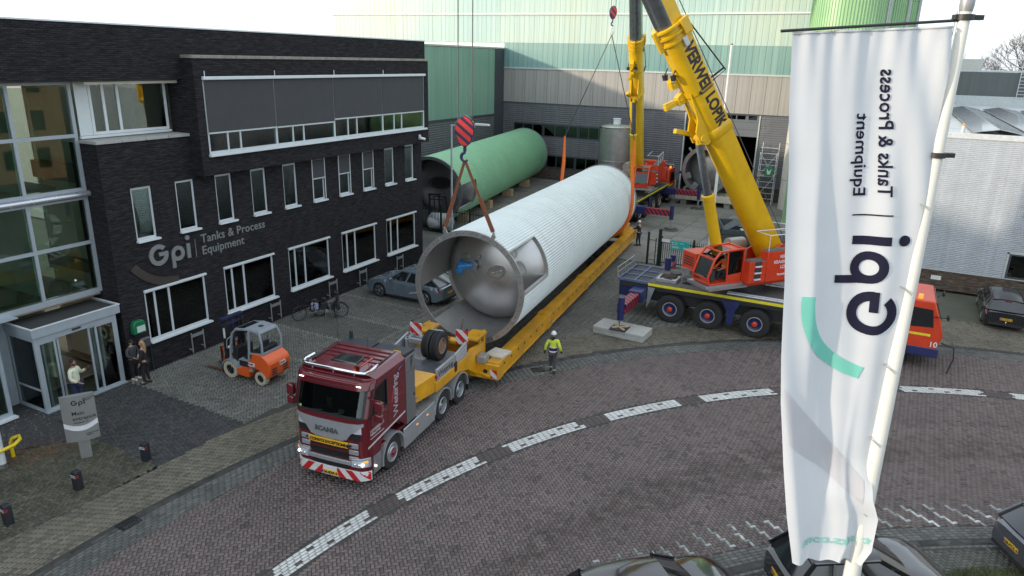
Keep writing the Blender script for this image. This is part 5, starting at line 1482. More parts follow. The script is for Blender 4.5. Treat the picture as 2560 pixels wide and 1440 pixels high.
def fpanel(mb, x0, x1, z0, z1, out=0.0, th=0.04, n=None, zt0=None, zt1=None):
    """strip of the front face following its curve; zt0/zt1: top at each end"""
    n = n or max(2, int(abs(x1 - x0) / 0.09))
    zt0 = z1 if zt0 is None else zt0; zt1 = z1 if zt1 is None else zt1
    A = []
    for i in range(n + 1):
        x = x0 + (x1 - x0) * i / n; zt = zt0 + (zt1 - zt0) * i / n
        f0, f1 = yf(x) + zrake(z0) - out, yf(x) + zrake(zt) - out
        A.append([(x, f0, z0), (x, f1, zt), (x, f1 + th, zt), (x, f0 + th, z0)])
    mb.loft(A)
    return mb
def P(name, mb, m, parent=truck, **k): return obj(name, mb, m, parent, **k)
cabm = MB()
fpanel(cabm, -1.25, 1.25, 0.62, 2.27, 0, .05)
fpanel(cabm, -1.25, 1.25, 3.02, 3.30, 0.0, .06)                      # header under the visor
fpanel(cabm, -1.25, -1.08, 2.27, 3.02, 0, .05); fpanel(cabm, 1.08, 1.25, 2.27, 3.02, 0, .05)
for s in (-1, 1):
    X = s * 1.25; x2 = s * 1.20
    def sidep(pts):
        cabm.prism([(min(X, x2), a, b) for a, b in pts], (0.05, 0, 0))
    yb = yf(1.25)
    sidep([(yb, 1.0), (.72, 1.0), (.72, 1.0), (.80, 1.22), (1.0, 1.40), (1.46, 1.48), (1.46, 2.3), (yb, 2.3)])
    sidep([(1.46, 1.48), (1.85, 1.42), (2.08, 1.22), (2.26, 1.05), (2.26, 2.3), (1.46, 2.3)])
    sidep([(yb, 2.3), (.20, 2.3), (.42, 3.02), (yb + .27, 3.02)])
    sidep([(1.16, 2.3), (2.26, 2.3), (2.26, 3.30), (1.16, 3.12)])
    sidep([(.42, 3.02), (yb + .27, 3.02), (yb + .36, 3.30), (2.26, 3.30), (1.16, 3.12)])
cabm.hexa([(-1.25, yf(1.25) + .36, 3.30), (1.25, yf(1.25) + .36, 3.30), (1.25, 2.26, 3.30), (-1.25, 2.26, 3.30), (-1.08, .52, 3.43), (1.08, .52, 3.43), (1.12, 2.2, 3.50), (-1.12, 2.2, 3.50)])
fpanel(cabm, -1.2, 1.2, 3.30, 3.34, -.02, .5)
cabm.box(-1.2, 1.2, 2.21, 2.26, 1.0, 3.30)
cabm.box(-1.2, 1.2, .3, 2.2, 1.02, 1.10)
P('cab', cabm, maroon, bevel=.025)
for x in (-.75, -.25, .25, .75):
    pass
for k in range(4):
    y0 = 1.25 + k * .24
    P('roof_rib', MB().box(-.95, .95, y0, y0 + .03, 3.455 + .0125 * k + .008, 3.478 + .0125 * k + .008), maroon)
vis = MB(); fpanel(vis, -1.2, 1.2, 3.06, 3.26, .16, .05); fpanel(vis, -1.22, 1.22, 3.24, 3.30, .15, .2)
vo = P('sun_visor', vis, maroon, bevel=.02)
for x in (-.95, .95):
    P('marker_lamp', MB().cbox((x, yf(x) + zrake(3.2) - .175, 3.2), (.14, .02, .018)), lamp_on, vo)
P('visor_slot', fpanel(MB(), -.75, .6, 3.13, 3.155, .165, .01), grille_m, vo)
# glazing and what is behind it
ws = MB(); fpanel(ws, -1.08, 1.08, 2.275, 3.015, -.012, .012); P('windscreen', ws, cab_gl)
wr = MB(); fpanel(wr, -1.12, 1.12, 2.24, 2.30, .006, .02); fpanel(wr, -1.12, -1.06, 2.28, 3.04, .006, .02); fpanel(wr, 1.06, 1.12, 2.28, 3.04, .006, .02); P('windscreen_seal', wr, black_pl)
for k, x in enumerate((-.75, -.1, .55)):
    P('wiper', MB().beam((x, yf(x) - .01, 2.27), (x + .55, yf(x + .55) + .03, 2.34), .025, .02), black_pl)
inn = mat('cab_interior', (0.035, 0.036, 0.038), 0.8, var=.3, scale=5)
P('dashboard', MB().box(-1.1, 1.1, .18, .55, 1.9, 2.24).box(-1.15, 1.15, 2.0, 2.2, 1.2, 3.2), inn)
P('seat', MB().box(.35, .85, .95, 1.5, 1.5, 1.9).box(.35, .85, 1.4, 1.6, 1.9, 2.75), inn, bevel=.05)
P('seat', MB().box(-.85, -.35, .95, 1.5, 1.5, 1.9).box(-.85, -.35, 1.4, 1.6, 1.9, 2.75), inn, bevel=.05)
P('steering_wheel', MB().lathe([(.20, -.015), (.23, 0), (.20, .015)], (.6, .72, 2.28), (0, -.55, .8), 20, closed=True), black_pl)
pz = MB(); pz.sphere((-.12, .30, 2.40), .10, 10, 7, (1, .8, 1)).sphere((-.12, .28, 2.55), .075, 10, 7).sphere((-.18, .28, 2.62), .03, 8, 5).sphere((-.06, .28, 2.62), .03, 8, 5)
P('dashboard_toy', pz, mat('straw_plush', (.35, .28, .14), .9, var=.3, scale=20))
P('dashboard_card', MB().hexa([(.28, .12, 2.30), (.46, .12, 2.30), (.46, .14, 2.30), (.28, .14, 2.30), (.28, .15, 2.40), (.46, .15, 2.40), (.46, .17, 2.40), (.28, .17, 2.40)]), mat('white_card', (.6, .68, .66), .5))
for x, c in ((-1.03, (.03, .2, .35)), (-.97, (.45, .5, .05))):
    P('windscreen_sticker', fpanel(MB(), x, x + .05, 2.31, 2.37, .002, .004), mat('sticker_%d' % int(c[0] * 100), c, .5))
for s in (-1, 1):
    X = s * 1.225
    P('side_window', MB().prism([(X, .21, 2.31), (X, 1.15, 2.31), (X, 1.15, 3.11), (X, .44, 3.02)], (.012, 0, 0)), cab_gl)
    P('window_seal', MB().beam((s * 1.252, .19, 2.30), (s * 1.252, 1.17, 2.30), .02, .04).beam((s * 1.252, .20, 2.30), (s * 1.252, .43, 3.03), .02, .04).beam((s * 1.252, 1.16, 2.30), (s * 1.252, 1.16, 3.13), .02, .04).beam((s * 1.252, .43, 3.03), (s * 1.252, 1.16, 3.13), .02, .035), black_pl)
    P('door_gap', MB().box(s * 1.249, s * 1.253, 1.19, 1.20, 1.42, 3.1).box(s * 1.249, s * 1.253, .16, .17, 1.05, 2.3), grille_m)
    P('door_handle', MB().box(s * 1.25, s * 1.28, .98, 1.14, 2.12, 2.16), maroon)
    mo = P('mirror', MB().cbox((s * 1.48, .34, 2.62), (.24, .16, .34)).cbox((s * 1.48, .33, 2.28), (.24, .15, .24)), maroon, bevel=.04)
    P('mirror_arm', MB().beam((s * 1.25, .25, 2.85), (s * 1.45, .33, 2.80), .05, .05).beam((s * 1.25, .25, 2.25), (s * 1.45, .33, 2.28), .05, .05), maroon, mo)
    P('mirror_glass', MB().cbox((s * 1.48, .425, 2.62), (.2, .01, .3)), chrome, mo)
    P('reflector_stripe', MB().prism([(s * 1.252, .08, 1.36), (s * 1.252, .08, 1.42), (s * 1.252, 2.2, 1.60), (s * 1.252, 2.2, 1.54)], (.002 * s, 0, 0)), mat('silver_tape', (.6, .58, .6), .4, .2))
    # steps and lower corner behind the bumper
    P('step_panel', MB().xz([(s * 1.2, .42), (s * 1.25, .42), (s * 1.25, 1.0), (s * 1.2, 1.0)], .34, .74), checker)
    P('fog_lamp', MB().sphere((s * 1.265, .42, .66), .035, 8, 6), lamp_on)
    fe = MB()
    fe.lathe([(.60, -.0), (.66, 0), (.66, .36), (.60, .36)], (s * 1.27 if s > 0 else s * 1.27 + .36 * 0, 1.46, .53), (-s, 0, 0), 24, closed=True, a0=R(-12) if s > 0 else R(-12), a1=R(192))
    P('front_fender', fe, silver_p, angle=50)
# front details
mou = MB()
zt = [(-1.12, 2.13, 2.05), (-.95, 2.11, 1.93), (-.75, 2.09, 1.78), (-.6, 2.08, 1.57), (-.45, 2.08, 1.52), (0, 2.08, 1.51), (.45, 2.08, 1.52), (.6, 2.08, 1.57), (.75, 2.09, 1.78), (.95, 2.11, 1.93), (1.12, 2.13, 2.05)]
A = [[(x, yf(x) - .035, b), (x, yf(x) - .02, t), (x, yf(x) + .02, t), (x, yf(x) + .02, b)] for x, t, b in zt]
mou.loft(A)
P('grille_surround', mou, silver_p)
text('brand_lettering', 'SCANIA', .20, (-.43, yf(0) - .045, 1.72), (1, 0, 0), (0, .05, 1), mat('steel_lettering', (.16, .17, .18), .3, .6), truck, extrude=.012, bold=.006, spacing=1.12)
for s in (-1, 1):
    a, b = sorted((s * .70, s * 1.02))
    P('upper_lamp', fpanel(MB(), s * .72, s * 1.06, 1.80 - .0, 1.96, .012, .03, zt0=1.86, zt1=2.0), lamp_gl)
    P('lamp_recess', fpanel(MB(), s * .62, s * 1.04, 1.58, 1.80, .006, .03), grille_m)
    for z0, z1 in ((1.33, 1.48), (1.13, 1.27), (.95, 1.06)):
        P('grille_end', fpanel(MB(), s * .66, s * .96, z0, z1, .03, .04), silver_p, bevel=.01)
    P('bulb', MB().sphere((s * .74, yf(.74) - .045, 1.41), .035, 8, 6), grille_m)
    hl = P('headlight', fpanel(MB(), s * .72, s * 1.235, .74, 1.02, .045, .09, zt0=1.0, zt1=1.04), silver_p, bevel=.015)
    P('lens', fpanel(MB(), s * .76, s * 1.20, .77, .90, .065, .03, zt0=.93, zt1=.97), lamp_gl, hl)
    for q in (.86, .98, 1.08):
        P('reflector', MB().sphere((s * q, yf(q) - .065, .85), .045, 10, 6), lamp_on if q == 1.08 else chrome, hl)
    P('indicator', fpanel(MB(), s * 1.10, s * 1.2, .90, .955, .07, .02), amber, hl)
P('convoy_board', fpanel(MB(), -.66, .66, 1.315, 1.50, .055, .02), plate_y)
text('board_lettering', 'CONVOI EXCEPTIONNEL', .135, (-.62, -.062, 1.36), (1, 0, 0), (0, 0, 1), ink, truck, extrude=.004, bold=.003, spacing=0.87)
P('grille', fpanel(MB(), -.62, .62, .94, 1.30, .012, .03), grille_m)
for z in (1.04, 1.17):
    P('grille_slat', fpanel(MB(), -.66, .66, z, z + .045, .035, .03), maroon if z > 1.1 else grille_m)
P('bumper_trim', fpanel(MB(), -.72, .72, .77, .90, .05, .05), silver_p, bevel=.01)
P('lower_intake', fpanel(MB(), -.62, .62, .62, .755, .02, .03), grille_m)
bw = mat('bumper_white', (.62, .62, .61), .35, coat=.3); brd = mat('bumper_red', (.48, .015, .02), .35, coat=.3)
bum = MB(); fpanel(bum, -1.24, 1.24, .30, .60, .04, .06); P('bumper', bum, bw, bevel=.01)
for s in (-1, 1):
    for q in (.34, .80, 1.26):
        mb = MB(); n = 5; rings = []
        for i in range(n + 1):
            z = .302 + .296 * i / n; sh = .26 * (1 - i / n)
            x0, x1 = s * max(min(q + sh - .28, 1.24), 0.24), s * min(q + sh - .05, 1.24)
            rings.append([(x0, yf(x0) - .046, z), (x1, yf(x1) - .046, z), (x1, yf(x1) - .038, z), (x0, yf(x0) - .038, z)])
        mb.loft(rings); P('bumper_stripe', mb, brd)
pl_ = P('number_plate', fpanel(MB(), -.27, .27, .34, .46, .06, .015), plate_y)
P('plate_band', fpanel(MB(), -.27, -.22, .345, .455, .063, .01), blue_m, pl_)
text('plate_text', '36-BXP-4', .115, (-.20, -.066, .362), (1, 0, 0), (0, 0, 1), ink, pl_, extrude=.003, bold=.003)
P('mud_flap', MB().box(.6, 1.2, .25, .27, .16, .30), black_pl)
text('flap_lettering', 'SCANIA', .09, (.70, .245, .19), (1, 0, 0), (0, 0, 1), white_l, truck, extrude=.002)
# roof furniture
pipe = MB().tube([(-1.08, 1.0, 3.55), (-1.1, .60, 3.54), (-1.02, .40, 3.53), (-.85, .36, 3.53), (.85, .36, 3.53), (1.02, .40, 3.53), (1.1, .60, 3.54), (1.08, 1.0, 3.55)], .045, 10)
for x in (-.7, 0, .7):
    pipe.cyl((x, .38, 3.40), (x, .38, 3.52), .025, n=8)
P('roof_bar', pipe, chrome)
P('roof_hatch', MB().hexa([(-.50, .95, 3.44), (.42, .95, 3.44), (.36, 1.5, 3.465), (-.40, 1.5, 3.465), (-.48, .98, 3.50), (.40, .98, 3.50), (.34, 1.46, 3.515), (-.38, 1.46, 3.515)]), dark_gl, bevel=.01)
for x, l in ((.72, .75),):
    P('air_horn', MB().lathe([(.10, 0), (.06, .06), (.03, .2), (.025, l), (.05, l + .02), (.001, l + .06)], (x, .48, 3.58), (0, 1, 0), 14), mat('red_chrome', (.55, .12, .1), .12, .9))
P('beacon', MB().cyl((-1.0, .62, 3.45), (-1.0, .62, 3.56), .09, n=12), chrome)
P('antenna', MB().cyl((-.85, 1.9, 3.47), (-.85, 1.9, 4.6), .008, n=5), black_pl)
P('antenna', MB().cyl((.55, 1.35, 3.47), (.55, 1.35, 4.2), .008, n=5), black_pl)
P('roof_strip', MB().box(-1.0, -.95, .9, 2.2, 3.455, 3.50).box(.95, 1.0, .9, 2.2, 3.455, 3.50), grille_m)
P('roof_fairing', MB().hexa([(-1.2, 2.28, 3.28), (-.04, 2.28, 3.28), (-.04, 2.95, 3.28), (-1.2, 2.95, 3.28), (-1.2, 2.30, 3.40), (-.04, 2.30, 3.40), (-.04, 2.95, 3.36), (-1.2, 2.95, 3.36)]), mat('dark_grey_panel', (.035, .04, .048), .4, .2, var=.2, scale=5), bevel=.01)
P('roof_fairing', MB().hexa([(.04, 2.28, 3.28), (1.2, 2.28, 3.28), (1.2, 2.95, 3.28), (.04, 2.95, 3.28), (.04, 2.30, 3.40), (1.2, 2.30, 3.40), (1.2, 2.95, 3.36), (.04, 2.95, 3.36)]), mat('dark_grey_panel', (.035, .04, .048), .4), bevel=.01)
P('warning_lamp', MB().cyl((-1.05, 2.9, 3.36), (-1.05, 2.9, 3.6), .06, n=10), black_pl)
P('warning_sign', MB().box(.86, 1.1, 2.27, 2.29, 3.32, 3.50), plate_y)
# cabinet behind the cab
P('side_cabinet', MB().box(-1.24, -.2, 2.32, 2.88, 1.05, 3.27).box(-.15, 1.24, 2.32, 2.88, 1.05, 3.27), grey_box, bevel=.012)
P('cabinet_seam', MB().box(1.241, 1.245, 2.34, 2.86, 2.78, 2.79).cbox((1.25, 2.78, 1.9), (.02, .04, .08)), grille_m)
text('side_lettering', 'Wetering', .40, (1.2535, 1.78, 1.68), (0, 0, 1), (0, -1, 0), mat('pale_lettering', (.48, .46, .5), .3, .3), truck, extrude=.0015, bold=.002, spacing=.86)
text('side_lettering', 'Wetering', .17, (1.2435, 2.70, 2.84), (0, 0, 1), (0, -1, 0), ink, truck, extrude=.0015, spacing=.56)
text('door_lettering', 'LOOSDRECHT\nHOLLAND', .115, (1.2535, .22, 1.80), (0, 1, 0), (0, 0, 1), white_l, truck, extrude=.0015, line=.95)
P('lettering_rule', MB().box(1.251, 1.254, .22, .95, 1.60, 1.615), white_l)
P('swoosh', MB().prism([(1.2535, 1.45, 2.2), (1.2535, 1.62, 2.72), (1.2535, 1.55, 2.70), (1.2535, 1.42, 2.24)], (.001, 0, 0)), mat('red_swoosh', (.5, .05, .05), .4))
P('swoosh', MB().prism([(1.2535, 1.85, 3.05), (1.2535, 2.12, 3.18), (1.2535, 1.9, 3.13)], (.001, 0, 0)), mat('blue_swoosh', (.12, .2, .55), .4))
# chassis
P('chassis', MB().box(-.55, -.35, .6, 7.0, .62, .98).box(.35, .55, .6, 7.0, .62, .98).box(-.5, .5, 6.8, 7.0, .6, .95).box(-1.1, 1.1, .5, 2.3, .55, .95), mat('chassis_dark', (.03, .03, .032), .6, var=.2))
P('deck', MB().box(-1.22, 1.22, 2.95, 4.22, .98, 1.03), checker)
for s in (-1, 1):
    a, b = sorted((s * 1.19, s * 1.25))
    P('side_skirt', MB().xz([(a, .28), (b, .28), (b, .97), (a, .97)], 2.12, 4.20), silver_p, bevel=.02)
    P('side_marker', MB().box(s * 1.25, s * 1.258, 2.9, 3.0, .72, .76).box(s * 1.25, s * 1.258, 3.6, 3.7, .72, .76), amber)
    for yc in (4.82, 6.22):
        fe = MB(); fe.lathe([(.60, 0), (.655, 0), (.655, .62), (.60, .62)], (s * 1.27, yc, .52), (-s, 0, 0), 22, closed=True, a0=R(-5), a1=R(185))
        P('rear_fender', fe, silver_p, angle=50)
    P('mud_flap', MB().box(min(s * .75, s * 1.24), max(s * .75, s * 1.24), 6.9, 6.92, .2, .7), black_pl)
    P('mud_flap', MB().box(min(s * .75, s * 1.24), max(s * .75, s * 1.24), 5.5, 5.52, .2, .7), black_pl)
    P('tail_lamp', MB().sphere((s * 1.1, 7.02, .72), .05, 8, 6), lamp_on)
ht = MB()
for k in range(7):
    ht.tube([(.3 + .07 * k, 2.92, 2.0 - .1 * k), (.32 + .07 * k, 3.05, 1.35), (.35 + .06 * k, 3.25, 1.3 + .03 * k)], .018, 6)
P('air_line', ht, black_pl)
for k in range(5):
    P('valve', MB().cyl((.95, 3.0 + .05 * k, 1.05 + .12 * k), (1.12, 3.0 + .05 * k, 1.05 + .12 * k), .03, n=8), shackle_m)
P('cross_rail', MB().box(-.9, .9, 3.6, 3.64, 1.04, 1.1).box(-.9, .9, 3.9, 3.94, 1.04, 1.1).box(-.9, .9, 4.15, 4.19, 1.04, 1.1), shackle_m)

def wheel(parent, c, r, w, s, rim=rim_m, hubm=None, dual=False, deep=.10, rr=.58, tyre=rubber, n=36, tread=True, bolts=10, lug=0):
    """wheel with its face towards +x*s: tyre, rim and hub; c = centre of the outer face"""
    c = Vector(c); a = Vector((s, 0, 0))
    t = MB()
    ri = r * rr
    prof = [(ri, -w), (ri + .01, -w + .0), (r * .93, -w + .005), (r * .985, -w + .03), (r, -w + .06)]
    if tread:
        k = 5
        for i in range(k):
            x0 = -w + .06 + (w - .12) * i / k; x1 = -w + .06 + (w - .12) * (i + 1) / k
            prof += [(r, x0 + .008), (r, x1 - .008), (r - .014, x1 - .007), (r - .014, x1 + .007)] if i < k - 1 else [(r, x0 + .008), (r, x1)]
    prof += [(r * .985, -.03), (r * .93, -.006), (r * .80, 0.0), (ri + .012, -.012), (ri, -.03)]
    t.lathe(prof, c, a, n)
    o = obj('tyre', t, tyre, parent, angle=30)
    rm = MB()
    rm.lathe([(ri + .004, -.02), (ri - .012, -.0), (ri - .03, -.015), (ri - .05, -deep), (ri * .55, -deep - .01), (ri * .45, -deep + .02), (.001, -deep + .03)], c, a, n)
    return o, rm, c, a, ri
def truck_wheel(parent, c, r, w, s, rim=rim_m, hub=None, cap=None, **k):
    wl = obj('wheel', MB().cyl(Vector(c) - Vector((s * w * .9, 0, 0)), Vector(c) - Vector((s * .14, 0, 0)), r * .5, n=16), grille_m, parent)
    o, rm, c, a, ri = wheel(wl, c, r, w, s, rim=rim, **k)
    obj('rim', rm, rim, wl, angle=35)
    hb = MB(); dp = k.get('deep', .10)
    for i in range(10):
        an = 2 * math.pi * i / 10
        q = c + Vector((0, math.cos(an), math.sin(an))) * ri * .42 - a * (dp - .02)
        hb.cyl(q, q + a * .035, .016, n=6)
    hb.lathe([(ri * .30, -dp + .02), (ri * .28, -dp + .07), (ri * .2, -dp + .10), (.001, -dp + .11)], c, a, 16)
    obj('hub', hb, hub or rim, wl)
    return wl
for s in (-1, 1):
    truck_wheel(truck, (s * 1.22, 1.46, .53), .53, .35, s, deep=.02, hub=mat('maroon_hub', (.2, .015, .02), .4))
    truck_wheel(truck, (s * 1.24, 4.82, .52), .52, .6, s, deep=.15)
    truck_wheel(truck, (s * 1.24, 6.22, .52), .52, .6, s, deep=.15)

# ================================================================== beam trailer
trl = thing('beam_trailer', 'yellow heavy haulage trailer with gooseneck and two long side beams under the white tank', 'trailer', (-12.89, 13.88, 0), R(6.3))
def Q(name, mb, m, parent=trl, **k): return obj(name, mb, m, parent, **k)
Q('gooseneck', MB().hexa([(-1.0, 3.32, 1.24), (1.0, 3.32, 1.24), (1.2, 4.38, 1.24), (-1.2, 4.38, 1.24), (-1.0, 3.34, 1.84), (1.0, 3.34, 1.84), (1.2, 4.38, 1.90), (-1.2, 4.38, 1.90)]).box(-1.12, 1.12, 4.38, 7.0, 1.22, 1.58), yel, bevel=.02)
for s in (-1, 1):
    a, b = sorted((s * 1.13, s * 1.25))
    Q('side_rail', MB().yz([(4.3, 1.24), (6.1, 1.24), (6.9, 1.02), (7.9, .35), (8.32, .30), (8.34, 1.62), (7.95, 1.62), (7.2, 1.72), (6.8, 1.62), (4.3, 1.60)], a, b), yel, bevel=.012)
    gb = Q('side_board', MB().box(a + .02, b - .02, 4.42, 5.80, 1.602, 2.02), silver_p, bevel=.01)
    sb_ = Q('side_board', MB().yz([(5.86, 1.603), (6.80, 1.63), (6.80, 2.16), (5.86, 2.02)], a + .02, b - .02), silver_p, bevel=.01)
    for k in range(3):
        Q('board_rib', MB().beam(((b if s > 0 else a) - s * .012, 5.9, 1.70 + .1 * k), ((b if s > 0 else a) - s * .012, 6.75, 1.76 + .115 * k), .03, .025), silver_p, sb_)
    Q('board_hinge', MB().box(a + .01, b + .02 if s > 0 else b, 5.72, 5.9, 1.4, 1.75), black_pl)
    wb = Q('warning_board', MB().box(s * .95 - .24, s * .95 + .24, 6.95, 6.98, 1.95, 2.50), rw_s, smooth=False)
    Q('board_post', MB().box(s * 1.12 - .03, s * 1.12 + .03, 6.985, 7.04, 1.6, 2.55), black_pl, wb)
    # ladder frame at the drop
    lf = Q('ladder_frame', MB().box(s * 1.18 - .05, s * 1.18 + .05, 7.98, 8.08, .30, 1.98).box(s * 1.18 - .05, s * 1.18 + .05, 8.42, 8.52, .30, 2.02), yel, bevel=.01)
    for k in range(5):
        Q('rung', MB().box(s * 1.18 - .045, s * 1.18 + .045, 8.085, 8.415, .45 + .36 * k, .50 + .36 * k), yel, lf)
    Q('head_plate', MB().box(s * 1.0 - .3, s * 1.0 + .3, 7.5, 8.5, 1.90, 1.98), yel, bevel=.01)
    # side beam in three hinged lengths
    for (y0, y1) in ((7.75, 13.75), (13.85, 20.0), (20.1, 33.0)):
        a2, b2 = sorted((s * 1.66, s * 2.1))
        bm_ = Q('side_beam', MB().box(a2, b2, y0, y1, .48, 1.04).box(a2 - .03, b2 + .03, y0, y1, 1.042, 1.075).box(a2 - .03, b2 + .03, y0, y1, .45, .478), yel, bevel=.008)
        hl_ = MB()
        k = y0 + .6
        while k < y1 - .3:
            hl_.cbox((s * 2.105, k, .86), (.012, .10, .08)); k += .75
        Q('lashing_eye', hl_, mat('dark_slot', (.05, .035, .01), .7), bm_)
        if y1 < 30:
            Q('hinge_block', MB().box(a2 - .06, b2 + .05, y1 - .22, y1 + .32, .42, 1.12), yel, bm_, bevel=.015)
            Q('hinge_pin', MB().cyl((s * 2.1, y1 + .05, .76), (s * 2.2, y1 + .05, .76), .07, n=12), shackle_m, bm_)
Q('drop_web', MB().box(-1.1, 1.1, 7.9, 8.3, .4, 1.6), mat('trailer_orange_dark', (.30, .13, .01), .6, var=.3, scale=3), bevel=.02)
Q('cross_beam', MB().box(-2.15, 2.15, 7.62, 8.15, .42, 1.02), yel, bevel=.02)
for s in (-1, 1):
    Q('end_reflector', MB().box(s * 1.95 - .14, s * 1.95 + .14, 7.59, 7.615, .5, .82), rw_s, smooth=False)
    Q('end_hole', MB().cyl((s * 1.62, 7.61, .72), (s * 1.62, 7.63, .72), .09, n=14), grille_m)
    Q('tow_bar', MB().cyl((s * 1.25, 7.7, .62), (s * 1.85, 7.55, .55), .07, n=10), yel)
Q('control_box', MB().box(1.28, 1.62, 7.55, 8.0, 1.03, 1.32), shackle_m, bevel=.02)
Q('tray_cover', MB().box(-.9, .9, 4.45, 5.62, 1.60, 1.70), mat('tray_steel', (.12, .13, .145), .35, .5, var=.2, scale=4), bevel=.01)
Q('tray_rear', MB().box(-1.0, 1.0, 5.7, 6.9, 1.585, 1.63), checker)
Q('cross_tube', MB().box(-1.1, .5, 6.35, 6.5, 1.95, 2.1).box(-1.1, .4, 6.85, 7.0, 1.9, 2.0).box(-1.05, -.95, 6.3, 7.0, 1.6, 2.1), shackle_m, bevel=.01)
Q('blue_flap', MB().hexa([(-.35, 7.3, 1.8), (.1, 7.35, 1.75), (.1, 7.4, 1.78), (-.35, 7.35, 1.83), (-.45, 7.2, 2.2), (.0, 7.3, 2.2), (0, 7.35, 2.23), (-.45, 7.25, 2.23)]), mat('pale_blue_steel', (.22, .28, .33), .45, .3))
Q('winch', MB().cyl((-.9, 7.1, 1.8), (-.5, 7.1, 1.8), .18, n=14).box(-1.05, -.35, 6.9, 7.4, 1.6, 1.72).cyl((.2, 7.6, 1.75), (.7, 7.6, 1.75), .14, n=12), yel, bevel=.01)
Q('fire_extinguisher', MB().cyl((1.10, 4.28, 1.32), (1.10, 4.28, 1.62), .07, n=10).cyl((1.1, 4.28, 1.62), (1.1, 4.28, 1.70), .03, n=8), mat('extinguisher_red', (.5, .03, .02), .35))
Q('tail_reflector', MB().box(1.13, 1.255, 4.32, 4.40, 1.74, 1.84), mat('red_reflector', (.35, .02, .02), .3))
text('board_lettering', 'Wetering', .34, (1.2315, 4.50, 1.70), (0, 1, 0), (0, 0, 1), ink, trl, extrude=.002, spacing=.86)
Q('rear_cross_beam', MB().box(-2.1, 2.1, 31.6, 32.4, .5, 1.0).box(1.0, 1.75, 30.2, 32.2, 1.05, 1.55).box(-1.75, -1.0, 30.2, 32.2, 1.05, 1.55).box(1.2, 1.6, 31.0, 31.6, 1.55, 1.95), yel, bevel=.02)
Q('rear_frame', MB().box(-.4, .4, 22.5, 33, .5, .8), mat('trailer_orange_dark', (.30, .13, .01), .6), bevel=.02)
for k in range(4):
    for s in (-1, 1):
        truck_wheel(trl, (s * 1.45, 25.0 + 1.5 * k, .40), .40, .55, s, deep=.1, n=24, tread=False)
# things lying on the trailer
for x in (.10, .44):
    t_ = thing('spare_tyre', 'spare truck tyre standing upright on the trailer gooseneck, ' + ('inner of the pair' if x < .3 else 'outer of the pair, its rim showing'), 'tyre', tuple(TM @ Vector((x, 6.1, 1.63))), R(6.3))
    o, rm, c, a, ri = wheel(t_, (.16, 0, .515), .515, .30, 1, tread=True)
    obj('rim', rm, mat('rust_rim', (.25, .16, .11), .6, .2, var=.3, scale=8), t_)
for k in range(3):
    for j in range(2):
        t_ = thing('wooden_beam', 'pale sawn beam in the stack behind the truck cab', 'beam', tuple(TM @ Vector((-.62 + .015 * k, 4.0 + .32 * j, 1.92 + .17 * k))), R(6.3 + random.uniform(-2, 2)), 'pale beams stacked behind the cab')
        obj('plank', MB().box(-.62, .62, 0, .27, 0, .16), timber_p, t_, bevel=.008)
t_ = thing('stack_rack', 'grey steel rack that carries the pale beams behind the cab', 'rack', tuple(TM @ Vector((-.6, 4.0, 0))), R(6.3))
obj('post', MB().box(.64, .7, .0, .06, 1.60, 2.5), shackle_m, t_); obj('post', MB().box(.64, .7, .55, .61, 1.60, 2.5), shackle_m, t_); obj('bed', MB().box(-.5, .7, 0, .61, 1.605, 1.91), shackle_m, t_)
t_ = thing('pallet_board', 'weathered plywood board lying on the near end of the yellow beam', 'board', tuple(TM @ Vector((1.72, 8.55, 1.08))), R(0))
obj('board', MB().hexa([(-.35, -.4, 0), (.38, -.35, 0), (.45, .38, .0), (-.3, .4, 0), (-.35, -.4, .09), (.38, -.35, .09), (.45, .38, .09), (-.3, .4, .09)]), timber_p, t_, bevel=.01)

# ================================================================== mobile cranes
c_yel = mat('crane_yellow', (0.66, 0.40, 0.005), 0.38, 0.0, var=0.10, scale=1.6, coat=0.25, dirt=((0.45, 0.24, 0.004), 0.5))
c_red = mat('crane_red', (0.56, 0.045, 0.012), 0.36, 0.0, var=0.10, scale=2.5, coat=0.3)
c_blue = mat('crane_blue', (0.014, 0.022, 0.10), 0.4, 0.0, var=0.15, scale=4, coat=0.2)
c_rod = mat('boom_steel', (0.16, 0.175, 0.19), 0.3, 0.75, var=0.12, scale=4, streak=0.1)
c_deck = mat('crane_deck', (0.095, 0.093, 0.09), 0.7, 0.2, var=0.25, scale=6, bump=0.4, bscale=60)
jack_s = stripe_mat('outrigger_bands', (0.40, 0.025, 0.03), (0.015, 0.015, 0.05), 0.26, (0.8, 0.8, 0.62), 0.48)
sil_c = mat('crane_silver_ring', (0.40, 0.40, 0.42), 0.4, 0.4)
HOLE = mat('dark_hole', (.03, .03, .03), .7)
